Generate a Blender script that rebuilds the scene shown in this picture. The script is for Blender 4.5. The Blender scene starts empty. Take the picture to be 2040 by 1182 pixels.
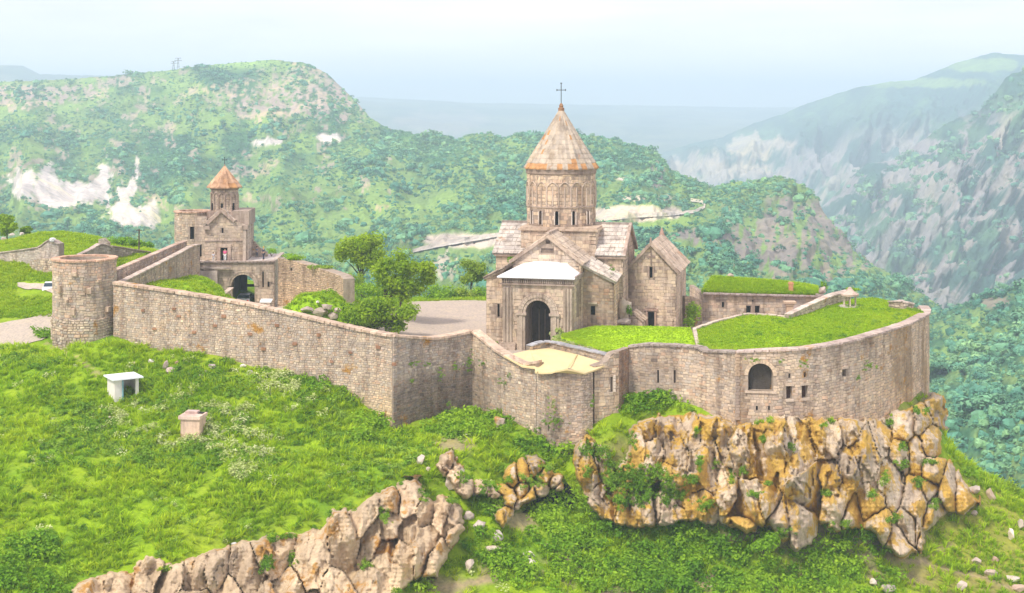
import bpy, bmesh, math, random
import numpy as np
from mathutils import Vector, Matrix, noise as mnoise

# ------------------------------------------------------------------ camera
SC = bpy.context.scene
F = 2802.0          # focal length in photo pixels (2040 wide)
CAMZ = 26.0
HY = 215.0          # horizon row
cam_d = bpy.data.cameras.new("camera")
cam = bpy.data.objects.new("camera", cam_d)
SC.collection.objects.link(cam)
cam.location = (0, 0, CAMZ)
cam.rotation_euler = (math.radians(90), 0, 0)
cam_d.sensor_width = 36.0
cam_d.lens = F / 2040 * 36
cam_d.shift_y = -(591 - HY) / 2040
cam_d.clip_start = 1.0
cam_d.clip_end = 30000
SC.camera = cam

# ------------------------------------------------------------------ light
SUN_EL = math.radians(52)
SUN_AZ = math.radians(-38)      # measured from -Y (behind camera) towards -X
world = bpy.data.worlds.new("World")
SC.world = world
world.use_nodes = True
wn = world.node_tree
wn.nodes.clear()
def N(t, typ, **kw):
    n = t.nodes.new(typ)
    for k, v in kw.items():
        setattr(n, k, v)
    return n
sky = N(wn, 'ShaderNodeTexSky', sky_type='NISHITA')
sky.sun_disc = False
sky.sun_elevation = SUN_EL
sunv = Vector((math.sin(SUN_AZ) * math.cos(SUN_EL), -math.cos(SUN_AZ) * math.cos(SUN_EL), math.sin(SUN_EL)))
sky.sun_rotation = math.atan2(sunv.x, sunv.y)
sky.altitude = 1500
sky.air_density = 1.0
tc = N(wn, 'ShaderNodeTexCoord')
mp = N(wn, 'ShaderNodeMapping'); mp.inputs['Scale'].default_value = (1.6, 1.6, 9.0)
wn.links.new(tc.outputs['Generated'], mp.inputs['Vector'])
no = N(wn, 'ShaderNodeTexNoise'); no.inputs['Scale'].default_value = 2.2; no.inputs['Detail'].default_value = 7; no.inputs['Roughness'].default_value = .55
wn.links.new(mp.outputs['Vector'], no.inputs['Vector'])
cr = N(wn, 'ShaderNodeValToRGB')
cr.color_ramp.elements[0].position = .33; cr.color_ramp.elements[0].color = (6.4, 6.0, 6.7, 1)
cr.color_ramp.elements[1].position = .66; cr.color_ramp.elements[1].color = (8.9, 8.2, 8.5, 1)
wn.links.new(no.outputs['Fac'], cr.inputs['Fac'])
# cloud cover thins into pale blue air towards the horizon
sep = N(wn, 'ShaderNodeSeparateXYZ'); wn.links.new(tc.outputs['Generated'], sep.inputs[0])
mr = N(wn, 'ShaderNodeMapRange'); mr.inputs['From Min'].default_value = -.005; mr.inputs['From Max'].default_value = .06
mr.interpolation_type = 'SMOOTHSTEP'
wn.links.new(sep.outputs['Z'], mr.inputs['Value'])
hz = N(wn, 'ShaderNodeMixRGB'); hz.inputs[1].default_value = (8.9, 8.2, 8.7, 1)
wn.links.new(mr.outputs[0], hz.inputs[0]); wn.links.new(cr.outputs['Color'], hz.inputs[2])
mx = N(wn, 'ShaderNodeMixRGB'); mx.inputs[0].default_value = .88
wn.links.new(sky.outputs[0], mx.inputs[1]); wn.links.new(hz.outputs[0], mx.inputs[2])
bg = N(wn, 'ShaderNodeBackground'); bg.inputs['Strength'].default_value = .10
wn.links.new(mx.outputs[0], bg.inputs['Color'])
wo = N(wn, 'ShaderNodeOutputWorld'); wn.links.new(bg.outputs[0], wo.inputs['Surface'])

sun_d = bpy.data.lights.new("sun", 'SUN')
sun_d.energy = 2.4
sun_d.angle = math.radians(10)
sun_d.color = (1.0, .93, .82)
sun = bpy.data.objects.new("sun", sun_d)
SC.collection.objects.link(sun)
sun.rotation_euler = sunv.to_track_quat('Z', 'Y').to_euler()

SC.view_settings.view_transform = 'Standard'
SC.view_settings.look = 'None'
SC.view_settings.gamma = 1
SC.view_settings.use_curve_mapping = False
SC.view_settings.exposure = .80
SC.render.engine = 'CYCLES'
SC.cycles.use_denoising = True
SC.cycles.max_bounces = 5
SC.cycles.diffuse_bounces = 3
SC.cycles.glossy_bounces = 2
SC.cycles.transmission_bounces = 2
SC.cycles.transparent_max_bounces = 8
SC.cycles.volume_bounces = 1
SC.cycles.caustics_reflective = False
SC.cycles.caustics_refractive = False

# ------------------------------------------------------------------ helpers
COL = SC.collection
rnd = random.Random(7)
nr = np.random.RandomState(11)

def wx(px, Y): return (px - 1020) * Y / F
def wz(py, Y): return CAMZ - (py - HY) * Y / F
def W(px, py, Y): return (wx(px, Y), Y, wz(py, Y))
def yat(py, z): return (CAMZ - z) * F / (py - HY)      # depth at which height z shows at row py

def tag(o, label=None, cat=None, group=None, kind=None):
    if label: o['label'] = label
    if cat: o['category'] = cat
    if group: o['group'] = group
    if kind: o['kind'] = kind
    return o

def empty(name, loc, label=None, cat=None, group=None, kind=None):
    o = bpy.data.objects.new(name, None)
    o.location = loc
    o.empty_display_size = .5
    COL.objects.link(o)
    return tag(o, label, cat, group, kind)

def origin(o):
    v = Vector((0, 0, 0))
    while o is not None:
        v += Vector(o.location)
        o = o.parent
    return v

def link(name, me, parent=None, loc=None):
    o = bpy.data.objects.new(name, me)
    COL.objects.link(o)
    if parent is not None: o.parent = parent
    if loc is not None: o.location = loc
    return o

class MB:
    """collects faces with a colour each, builds ONE mesh object"""
    def __init__(s): s.v = []; s.f = []; s.c = []
    def add(s, vs, fs, c=(1, 1, 1)):
        b = len(s.v); s.v.extend([tuple(p) for p in vs])
        for q in fs: s.f.append(tuple(b + i for i in q)); s.c.append(c)
    def quad(s, a, b, c_, d, col=(1, 1, 1)): s.add([a, b, c_, d], [(0, 1, 2, 3)], col)
    def box(s, x0, x1, y0, y1, z0, z1, c=(1, 1, 1)):
        s.add([(x0, y0, z0), (x1, y0, z0), (x1, y1, z0), (x0, y1, z0), (x0, y0, z1), (x1, y0, z1), (x1, y1, z1), (x0, y1, z1)],
              [(0, 3, 2, 1), (4, 5, 6, 7), (0, 1, 5, 4), (1, 2, 6, 5), (2, 3, 7, 6), (3, 0, 4, 7)], c)
    def obox(s, ctr, ex, ey, ez, sx, sy, sz, c=(1, 1, 1), jit=0, top=1.0):
        ctr = Vector(ctr); P = []
        for kz in (-1, 1):
            k = top if kz > 0 else 1
            for kx, ky in ((-1, -1), (1, -1), (1, 1), (-1, 1)):
                p = ctr + Vector(ex) * (kx * sx / 2 * k) + Vector(ey) * (ky * sy / 2 * k) + Vector(ez) * (kz * sz / 2)
                if jit: p += Vector((rnd.uniform(-jit, jit), rnd.uniform(-jit, jit), rnd.uniform(-jit, jit)))
                P.append(p)
        s.add(P, [(0, 3, 2, 1), (4, 5, 6, 7), (0, 1, 5, 4), (1, 2, 6, 5), (2, 3, 7, 6), (3, 0, 4, 7)], c)
    def tube(s, a, b, r0, r1, n=8, c=(1, 1, 1), cap=True):
        a = Vector(a); b = Vector(b); d = (b - a).normalized()
        e = d.orthogonal().normalized(); g = d.cross(e)
        A = [a + (e * math.cos(t) + g * math.sin(t)) * r0 for t in [2 * math.pi * i / n for i in range(n)]]
        B = [b + (e * math.cos(t) + g * math.sin(t)) * r1 for t in [2 * math.pi * i / n for i in range(n)]]
        fs = [(i, (i + 1) % n, n + (i + 1) % n, n + i) for i in range(n)]
        if cap: fs += [tuple(range(n - 1, -1, -1)), tuple(range(n, 2 * n))]
        s.add(A + B, fs, c)
    def lathe(s, cx, cy, prof, n=24, c=(1, 1, 1), a0=0, a1=2 * math.pi):
        full = abs(a1 - a0 - 2 * math.pi) < 1e-6
        m = n if full else n + 1
        vs = []
        for r, z in prof:
            for i in range(m):
                t = a0 + (a1 - a0) * i / n
                vs.append((cx + r * math.cos(t), cy + r * math.sin(t), z))
        fs = []
        for k in range(len(prof) - 1):
            for i in range(n):
                j = (i + 1) % m
                fs.append((k * m + i, k * m + j, (k + 1) * m + j, (k + 1) * m + i))
        s.add(vs, fs, c)
    def build(s, name, mat, parent=None, smooth=False):
        if not s.v: return None
        org = origin(parent) if parent is not None else Vector((0, 0, 0))
        v = np.array(s.v, dtype=np.float64) - np.array(org)
        me = bpy.data.meshes.new(name)
        me.from_pydata(v.tolist(), [], s.f)
        ca = me.color_attributes.new('Col', 'FLOAT_COLOR', 'CORNER')
        cnt = np.array([len(f) for f in s.f])
        cols = np.repeat(np.array([(c[0], c[1], c[2], 1.0) for c in s.c], dtype=np.float32), cnt, axis=0)
        ca.data.foreach_set('color', cols.ravel())
        if smooth: me.polygons.foreach_set('use_smooth', [True] * len(s.f))
        me.materials.append(mat)
        me.update()
        return link(name, me, parent)

def grid_mesh(name, X, Y, Z, cols, mat, mask=None, parent=None, kind='structure', smooth=True):
    ny, nx = X.shape
    v = np.stack([X, Y, Z], -1).reshape(-1, 3)
    idx = np.arange(ny * nx).reshape(ny, nx)
    q = np.stack([idx[:-1, :-1], idx[:-1, 1:], idx[1:, 1:], idx[1:, :-1]], -1).reshape(-1, 4)
    if mask is not None: q = q[mask.reshape(-1)]
    used = np.unique(q); remap = -np.ones(len(v), dtype=np.int64); remap[used] = np.arange(len(used))
    v = v[used]; q = remap[q]
    me = bpy.data.meshes.new(name)
    me.vertices.add(len(v)); me.vertices.foreach_set('co', v.astype(np.float32).ravel())
    me.loops.add(q.size); me.loops.foreach_set('vertex_index', q.astype(np.int32).ravel())
    me.polygons.add(len(q)); me.polygons.foreach_set('loop_start', np.arange(0, q.size, 4, dtype=np.int32))
    me.update(calc_edges=True)
    me.polygons.foreach_set('use_smooth', [smooth] * len(q))
    ca = me.color_attributes.new('Col', 'FLOAT_COLOR', 'POINT')
    c = np.ones((len(v), 4), dtype=np.float32); c[:, :3] = cols.reshape(-1, 3)[used]
    ca.data.foreach_set('color', c.ravel())
    me.materials.append(mat)
    me.validate()
    o = link(name, me, parent)
    if kind: o['kind'] = kind
    return o

def vnoise(x, y, seed=0):
    x = np.asarray(x, dtype=np.float64); y = np.asarray(y, dtype=np.float64)
    xi = np.floor(x).astype(np.int64); yi = np.floor(y).astype(np.int64)
    fx = x - xi; fy = y - yi
    fx = fx * fx * (3 - 2 * fx); fy = fy * fy * (3 - 2 * fy)
    def h(a, b):
        n = (a * 374761393 + b * 668265263 + seed * 1442695041) & 0xffffffff
        n = ((n ^ (n >> 13)) * 1274126177) & 0xffffffff
        n = n ^ (n >> 16)
        return (n & 0xffffff) / float(0xffffff)
    return (h(xi, yi) * (1 - fx) + h(xi + 1, yi) * fx) * (1 - fy) + (h(xi, yi + 1) * (1 - fx) + h(xi + 1, yi + 1) * fx) * fy
def fbm(x, y, oct=4, seed=0, gain=.5):
    s = 0; a = 1; t = 0
    for o in range(oct):
        s = s + a * vnoise(x * 2 ** o, y * 2 ** o, seed + o * 17); t += a; a *= gain
    return s / t
def smooth(a, b, x):
    t = np.clip((np.asarray(x) - a) / (b - a), 0, 1); return t * t * (3 - 2 * t)
def inpoly(px, py, poly):
    px = np.asarray(px); py = np.asarray(py); r = np.zeros(px.shape, bool); n = len(poly)
    for i in range(n):
        x0, y0 = poly[i]; x1, y1 = poly[(i + 1) % n]
        if y0 == y1: continue
        c = ((y0 > py) != (y1 > py)) & (px < (x1 - x0) * (py - y0) / (y1 - y0) + x0)
        r ^= c
    return r

# ------------------------------------------------------------------ materials
def mat_base(name, rough=.9, spec=.2):
    m = bpy.data.materials.new(name); m.use_nodes = True
    t = m.node_tree; b = t.nodes['Principled BSDF']
    b.inputs['Roughness'].default_value = rough
    b.inputs['Specular IOR Level'].default_value = spec
    return m, t, b
def noise_node(t, scale, detail=4, rough=.55, vec=None, stretch=None):
    n = N(t, 'ShaderNodeTexNoise'); n.inputs['Scale'].default_value = scale
    n.inputs['Detail'].default_value = detail; n.inputs['Roughness'].default_value = rough
    src = vec
    if src is None:
        src = N(t, 'ShaderNodeNewGeometry').outputs['Position']
    if stretch:
        mpn = N(t, 'ShaderNodeMapping'); mpn.inputs['Scale'].default_value = stretch
        t.links.new(src, mpn.inputs['Vector']); src = mpn.outputs[0]
    t.links.new(src, n.inputs['Vector'])
    return n
def ramp(t, fac, stops):
    r = N(t, 'ShaderNodeValToRGB'); e = r.color_ramp.elements
    while len(e) < len(stops): e.new(.5)
    for k, (p, c) in enumerate(stops): e[k].position = p; e[k].color = (c[0], c[1], c[2], 1)
    t.links.new(fac, r.inputs['Fac']); return r.outputs['Color']
def mixc(t, fac, a, b, mode='MIX'):
    m = N(t, 'ShaderNodeMixRGB', blend_type=mode)
    for k, v in ((0, fac), (1, a), (2, b)):
        if isinstance(v, (int, float)): m.inputs[k].default_value = v
        elif isinstance(v, tuple): m.inputs[k].default_value = (v[0], v[1], v[2], 1)
        else: t.links.new(v, m.inputs[k])
    return m.outputs[0]
def colattr(t):
    a = N(t, 'ShaderNodeAttribute', attribute_name='Col'); o = N(t, 'ShaderNodeObjectInfo')
    return mixc(t, 1.0, a.outputs['Color'], o.outputs['Color'], 'MULTIPLY')
def bump(t, b, height, strength=.5, dist=.05):
    n = N(t, 'ShaderNodeBump'); n.inputs['Strength'].default_value = strength; n.inputs['Distance'].default_value = dist
    t.links.new(height, n.inputs['Height']); t.links.new(n.outputs[0], b.inputs['Normal'])

def stone_mat(name, lichen=0.0, streak=.35, bumpd=.06, rough=.92, lcol=(.42, .20, .02), spots=.5):
    """Col attribute x weathering noises; world-position textures, so joined stones read as one wall"""
    m, t, b = mat_base(name, rough, .15)
    c = colattr(t)
    n1 = noise_node(t, .22, 5, .6)
    c = mixc(t, 1.0, c, ramp(t, n1.outputs[0], [(.3, (.74, .70, .68)), (.5, (1, 1, 1)), (.72, (1.16, 1.12, 1.05))]), 'MULTIPLY')
    n2 = noise_node(t, 2.6, 6, .7)
    c = mixc(t, spots, c, ramp(t, n2.outputs[0], [(.3, (.55, .5, .48)), (.48, (1, 1, 1)), (.7, (1.22, 1.2, 1.15))]), 'MULTIPLY')
    n3 = noise_node(t, 1.0, 5, .6, stretch=(1.3, 1.3, .16))
    c = mixc(t, streak, c, ramp(t, n3.outputs[0], [(.38, (.42, .37, .35)), (.52, (1, 1, 1))]), 'MULTIPLY')
    if lichen > 0:
        n4 = noise_node(t, .34, 8, .66)
        f = ramp(t, n4.outputs[0], [(.62 - .2 * lichen, (0, 0, 0)), (.68 - .2 * lichen, (.85, .85, .85))])
        n5 = noise_node(t, 5, 3, .6)
        lc = ramp(t, n5.outputs[0], [(.35, (lcol[0] * .8, lcol[1] * .75, lcol[2])), (.65, (lcol[0] * 1.15, lcol[1] * 1.25, lcol[2] * 1.4))])
        c = mixc(t, f, c, lc)
    t.links.new(c, b.inputs['Base Color'])
    nb = noise_node(t, 5.0, 7, .65)
    bump(t, b, nb.outputs[0], .9, bumpd)
    return m

def plain_mat(name, col, rough=.6, var=.15, scale=3.0, metallic=0, bumpd=.01, usecol=True):
    m, t, b = mat_base(name, rough, .4)
    n = noise_node(t, scale, 5, .6)
    lo = tuple(x * (1 - var) for x in col); hi = tuple(min(1, x * (1 + var)) for x in col)
    c = ramp(t, n.outputs[0], [(.35, lo), (.65, hi)])
    if usecol: c = mixc(t, 1.0, c, colattr(t), 'MULTIPLY')
    t.links.new(c, b.inputs['Base Color'])
    b.inputs['Metallic'].default_value = metallic
    bump(t, b, noise_node(t, scale * 6, 4).outputs[0], .4, bumpd)
    return m

def leaf_mat(name, c0, c1, c2, trans=.35, big=.12, usecol=False):
    """per-instance / per-leaf random hue, big noise for clumps, light through the leaf"""
    m, t, b = mat_base(name, .75, .25)
    oi = N(t, 'ShaderNodeObjectInfo')
    n1 = noise_node(t, big, 3, .5)
    add = N(t, 'ShaderNodeMath', operation='MULTIPLY_ADD')
    t.links.new(oi.outputs['Random'], add.inputs[0]); add.inputs[1].default_value = .55
    mm = N(t, 'ShaderNodeMath', operation='MULTIPLY_ADD'); mm.inputs[1].default_value = 1.1; mm.inputs[2].default_value = -.35
    t.links.new(n1.outputs[0], mm.inputs[0]); t.links.new(mm.outputs[0], add.inputs[2])
    c = ramp(t, add.outputs[0], [(.1, c0), (.45, c1), (.85, c2)])
    c = mixc(t, 1.0, c, N(t, 'ShaderNodeAttribute', attribute_name='Col').outputs['Color'], 'MULTIPLY')
    t.links.new(c, b.inputs['Base Color'])
    if trans > 0:
        tr = N(t, 'ShaderNodeBsdfTranslucent'); t.links.new(c, tr.inputs['Color'])
        ms = N(t, 'ShaderNodeMixShader'); ms.inputs[0].default_value = trans
        t.links.new(b.outputs[0], ms.inputs[1]); t.links.new(tr.outputs[0], ms.inputs[2])
        t.links.new(ms.outputs[0], t.nodes['Material Output'].inputs['Surface'])
    return m

def ground_mat(name, sc=1.0, bumpd=.15, contrast=1.0):
    m, t, b = mat_base(name, .95, .1)
    c = colattr(t)
    n1 = noise_node(t, .35 * sc, 6, .62)
    k = .28 * contrast
    c = mixc(t, 1.0, c, ramp(t, n1.outputs[0], [(.3, (1 - k,) * 3), (.5, (1, 1, 1)), (.7, (1 + k, 1 + k * .9, 1 - k * .2))]), 'MULTIPLY')
    n2 = noise_node(t, 3.5 * sc, 6, .65)
    c = mixc(t, .8, c, ramp(t, n2.outputs[0], [(.32, (.62, .66, .6)), (.5, (1, 1, 1)), (.7, (1.25, 1.2, 1.0))]), 'MULTIPLY')
    t.links.new(c, b.inputs['Base Color'])
    bump(t, b, noise_node(t, 2.2 * sc, 8, .7).outputs[0], .9, bumpd)
    return m

M_RUBBLE = stone_mat('rubble_stone', lichen=.02, streak=.45)
M_ASHLAR = stone_mat('ashlar_stone', streak=.55, bumpd=.03, spots=.65)
M_ROOFST = stone_mat('roof_stone', lichen=.05, streak=.55, bumpd=.06, lcol=(.42, .22, .09))
M_CLIFF = stone_mat('cliff_rock', lichen=.76, streak=.4, bumpd=.22, spots=.6, lcol=(.56, .33, .03))
M_CLIFF2 = stone_mat('pale_cliff_rock', lichen=.40, streak=.3, bumpd=.22, spots=.6, lcol=(.46, .22, .03))
M_ROCK = stone_mat('loose_rock', lichen=.05, streak=.1, bumpd=.1)
M_DARK = plain_mat('dark_opening', (.012, .011, .011), 1.0)
M_DOOR = plain_mat('door_wood', (.05, .035, .03), .8)
M_WHITE = plain_mat('white_metal_sheet', (.82, .85, .88), .45, .04, .8)
M_YELLOW = plain_mat('pale_yellow_roofing', (.66, .53, .28), .8, .07, .5)
M_IRON = plain_mat('dark_iron', (.05, .06, .065), .5, .2, 4, .6)
M_GROUND = ground_mat('grassy_ground')
M_HILL = ground_mat('hillside', .045, 5.0, 1.2)
M_FARHILL = ground_mat('far_hillside', .012, 26.0, 1.1)
M_COURT = ground_mat('gravel_court', 1.0, .02, .25)
M_BARK = plain_mat('bark', (.10, .075, .05), .95, .4, 3, bumpd=.05)
M_GRASS = leaf_mat('grass_blades', (.26, .46, .010), (.43, .63, .015), (.56, .70, .025), .5)
M_LAWN = leaf_mat('lawn_blades', (.28, .48, .012), (.40, .58, .016), (.52, .64, .025), .5)
M_WEED = leaf_mat('weed_leaves', (.12, .27, .015), (.20, .38, .022), (.34, .50, .06), .4)
M_PALEWEED = leaf_mat('pale_weed_flowers', (.42, .52, .14), (.58, .66, .24), (.72, .76, .42), .35)
M_SHRUB = leaf_mat('shrub_leaves', (.14, .32, .015), (.25, .46, .02), (.38, .58, .03), .45)
M_TREE = leaf_mat('tree_leaves', (.17, .31, .010), (.29, .46, .016), (.44, .58, .03), .5, .5)
M_FOREST = leaf_mat('far_forest', (.05, .19, .13), (.11, .30, .17), (.24, .44, .17), 0, .006)
# ------------------------------------------------------------------ near ground: height field through surveyed points
CTRL = [  # (photo column, photo row, distance)
 (110,675,147),(170,692,142.6),(230,677,146),(400,707,141),(600,748,138),(700,785,136),(780,860,133.4),(860,840,137),(940,814,141.3),(1000,838,137),
 (1050,874,133),(1130,878,130.7),(1180,852,131),(1205,832,132.5),(1235,842,133),(1252,792,136),(1300,790,135.6),(1360,803,134.5),(1410,820,132.8),(1465,846,130.4),
 (1530,838,129.8),(1600,832,130.3),(1700,833,133.5),(1800,815,141.5),(1850,785,150),
 (0,690,150),(0,640,156),(107,645,152),(0,590,170),(0,520,185),(107,545,175),(0,490,196),(60,470,200),(120,463,200),(200,478,200),(290,497,200),(250,525,178),(300,515,185),
 (0,750,139),(0,850,128),(0,1000,116),(0,1182,104),(130,700,146),(245,790,134),(250,735,139.5),(385,862,127),(300,1000,117),(150,1165,107.5),(360,1112,110),(500,800,132.5),
 (500,900,125),(500,1045,114.5),(600,1046,114.6),(720,995,118.6),(640,900,125),(790,950,121.8),(880,940,125),
 (250,1250,104),(360,1250,106.5),(600,1250,108.5),(740,1190,111.5),(880,1150,115),(930,1090,118.5),(950,1000,122),(1000,1060,120),(1000,1182,114),(940,900,128),(980,950,127.5),(1060,915,131),
 (1060,1010,126.5),(1100,1050,123),(1130,930,131),(1160,1045,125),(1300,1062,125.5),(1450,1066,126),(1560,1098,125.5),(1650,1060,127.5),(1740,1080,128.5),(1800,1112,129.5),(1850,1045,136),(1950,1000,142.5),
 (1150,890,131.3),(1300,850,133.2),(1450,860,131),(1600,850,130.6),(1700,850,133.6),(1860,830,149),(1250,930,130),
 (1100,1182,115),(1300,1182,117),(1500,1182,118.5),(1700,1182,121),(1900,1182,126),(2040,1182,130),(2040,1080,137),(2040,992,146),(1885,905,151),(1960,950,149),
]
CP = [W(a, b, c) for a, b, c in CTRL]
CP += [(-75,150,1.5),(-80,200,6),(-80,110,-8),(-85,60,-26),(-40,60,-28),(0,60,-30),(40,60,-32),(90,60,-36),(-40,85,-17),(0,85,-22),(40,90,-24),(90,100,-28),(80,140,-20),(75,155,-22),(95,190,-60),
       (60,170,-26),(62,200,-42),(-55,225,-6),(-80,235,-8),(-40,262,-45),(0,262,-55),(60,262,-70),(-80,262,-40),(-20,228,-12),(10,215,-14),(38,198,-18),(52,165,-17),(49,158,-13),
       (-33,195,-.3),(-32,181,-.3),(-31,168,-.6),(-38,182,1.5),(-20,165,-2.5),(0,165,-2.5),(15,160,-2.5),(30,150,-2.5),(40,160,-2.5),(-10,150,-2.5),(10,145,-3),(25,142,-3),(-38,160,2),(-30,150,0),(-12,190,-2.5),(5,190,-3),(-24,205,-2),(-30,205,-1.5),(-45,210,2)]
CP = np.array(CP)
def mq(d2): return np.sqrt(d2 + 4.0)
A_ = mq(((CP[:, None, :2] - CP[None, :, :2]) ** 2).sum(-1))
n_ = len(CP)
Pm = np.hstack([np.ones((n_, 1)), CP[:, :2]])
KK = np.zeros((n_ + 3, n_ + 3)); KK[:n_, :n_] = A_ - np.eye(n_) * .25; KK[:n_, n_:] = Pm; KK[n_:, :n_] = Pm.T
wts = np.linalg.solve(KK, np.concatenate([CP[:, 2], np.zeros(3)]))
GX = np.arange(-88, 108.01, .5); GY = np.arange(56, 266.01, .5)
gx, gy = np.meshgrid(GX, GY)
H = np.zeros_like(gx)
for i in range(n_): H += wts[i] * mq((gx - CP[i, 0]) ** 2 + (gy - CP[i, 1]) ** 2)
H += wts[n_] + wts[n_ + 1] * gx + wts[n_ + 2] * gy
H += (fbm(gx / 7, gy / 7, 4, 3) - .5) * 1.0 * smooth(.5, 6, np.min(np.abs(gy - 150)) + 6) + (fbm(gx / 1.6, gy / 1.6, 3, 9) - .5) * .45
edge = np.minimum(np.minimum(gx - GX[0], (GX[-1] - gx) / 3), np.minimum(gy - GY[0], (GY[-1] - gy) / 3))
w_ = 1 - smooth(0, 14, edge)
H = H * (1 - w_) + (-236) * w_
def hgt(x, y):
    x = np.asarray(x, float); y = np.asarray(y, float)
    i = np.clip((x - GX[0]) / .5, 0, len(GX) - 1.001); j = np.clip((y - GY[0]) / .5, 0, len(GY) - 1.001)
    a = i.astype(int); b = j.astype(int); u = i - a; v = j - b
    return (H[b, a] * (1 - u) + H[b, a + 1] * u) * (1 - v) + (H[b + 1, a] * (1 - u) + H[b + 1, a + 1] * u) * v
def hit(px, py, ymin=80, ymax=252, hf=None):
    """first point of the near ground seen along photo pixels"""
    hf = hf or hgt
    px = np.atleast_1d(np.asarray(px, float)); py = np.atleast_1d(np.asarray(py, float))
    out = np.full(px.shape, np.nan)
    Ys = np.arange(ymin, ymax, .3)
    for s in range(0, len(px), 4000):
        p = px[s:s + 4000, None]; q = py[s:s + 4000, None]
        below = (CAMZ - (q - HY) * Ys / F) < hf((p - 1020) * Ys / F, np.broadcast_to(Ys, (len(p), len(Ys))))
        k = below.argmax(1); ok = below.any(1)
        out[s:s + 4000] = np.where(ok, Ys[k] - .15, np.nan)
    return out
# projected photo coordinates of every ground vertex (used only to know WHICH patch of ground it is)
PX = 1020 + F * gx / gy; PY = HY + F * (CAMZ - H) / gy
GREEN = np.array([.23, .36, .014]); DGREEN = np.array([.12, .26, .02]); DIRT = np.array([.33, .25, .17]); YG = np.array([.28, .36, .03]); ROADC = np.array([.44, .375, .32])
nz = fbm(gx / 5, gy / 5, 5, 21)
colr = GREEN + (YG - GREEN) * (smooth(.45, .75, nz) * .6)[..., None]
nz2 = fbm(gx / 3, gy / 3, 4, 35)
colr = colr + (DGREEN - colr) * smooth(.5, .75, nz2)[..., None] * .7
front = smooth(1080, 1160, PY) * smooth(820, 1000, PX)
colr = colr + (DIRT * .8 - colr) * (front * smooth(.42, .62, fbm(gx / 2.2, gy / 2.2, 5, 77)))[..., None]
rs = smooth(1780, 1880, PX) * smooth(900, 1000, PY)
colr = colr + (np.array([.28, .27, .06]) - colr) * (rs * .8)[..., None]
steep = smooth(.9, 1.6, np.hypot(*np.gradient(H, .5)))
colr = colr + (np.array([.22, .17, .12]) - colr) * (steep * .8 * (PY > 700) * (gy < 160) * (PX < 1860))[..., None]
def blob(cx, cy, rx, ry, soft=.35):
    d = np.hypot((PX - cx) / rx, (PY - cy) / ry) + (fbm(gx / 1.5, gy / 1.5, 4, 5) - .5) * .9
    return 1 - smooth(1 - soft, 1 + soft, d)
for a, b, c, d in ((900, 880, 42, 24), (1040, 1040, 40, 26), (880, 1170, 60, 22), (1130, 1120, 30, 30), (1480, 1075, 40, 10)):
    colr = colr + (DIRT - colr) * (blob(a, b, c, d) * .8)[..., None]
# the lane at the left and the trodden path running down from it
def band(pts, wpx):
    d = np.full(PX.shape, 1e9)
    for (x0, y0), (x1, y1) in zip(pts[:-1], pts[1:]):
        vx, vy = x1 - x0, y1 - y0
        t = np.clip(((PX - x0) * vx + (PY - y0) * vy) / (vx * vx + vy * vy), 0, 1)
        d = np.minimum(d, np.hypot(PX - x0 - t * vx, PY - y0 - t * vy))
    return 1 - smooth(wpx * .6, wpx * 1.2, d + (fbm(gx, gy, 3, 8) - .5) * wpx)
for pts, w in (([(90, 680), (150, 712), (185, 740), (205, 752)], 4), ([(1640, 1130), (1740, 1110), (1830, 1120), (1900, 1085)], 5), ([(1830, 1120), (1960, 1150), (2040, 1180)], 4), ([(860, 1175), (940, 1160), (1080, 1140), (1130, 1120)], 5)):
    colr = colr + (DIRT * 1.1 - colr) * (band(pts, w) * .8 * (gy < 152))[..., None]
ground = grid_mesh('ground', gx, gy, H, colr, M_GROUND)

# dirt lane as its own sheet lying on the ground
def drape(name, rows, mat, col, lift=.06, step=.5, hf=hgt):
    """rows: left and right edge polylines in world x,y"""
    L, R = [np.array(r, float) for r in rows]
    def res(P, n):
        s = np.r_[0, np.cumsum(np.hypot(*np.diff(P, axis=0).T))]; t = np.linspace(0, s[-1], n)
        return np.c_[np.interp(t, s, P[:, 0]), np.interp(t, s, P[:, 1])]
    n = max(8, int(np.hypot(*(L[-1] - L[0])) / step)); L = res(L, n); R = res(R, n)
    m = max(4, int(np.hypot(*(L[n // 2] - R[n // 2])) / step))
    t = np.linspace(0, 1, m)
    X = L[:, 0:1] * (1 - t) + R[:, 0:1] * t; Y = L[:, 1:2] * (1 - t) + R[:, 1:2] * t
    Z = hf(X, Y) + lift
    return grid_mesh(name, X, Y, Z, np.broadcast_to(np.array(col), X.shape + (3,)), mat)
def gp(px, py):
    y = float(hit([px], [py])[0]); return (wx(px, y), y)
lane = drape('dirt_lane', ([gp(-120, 668), gp(-40, 650), gp(30, 640), gp(75, 632), gp(112, 622), (-43.5, 163)],
                           [gp(-120, 720), gp(-40, 700), gp(40, 690), gp(80, 683), gp(118, 660), (-41.5, 158)]), M_COURT, ROADC, .10)
lane2 = drape('parking_track', ([gp(35, 564), gp(70, 565), gp(120, 566)], [gp(35, 572), gp(70, 577), gp(120, 592)]), M_COURT, ROADC * 1.1, .10)

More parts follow.
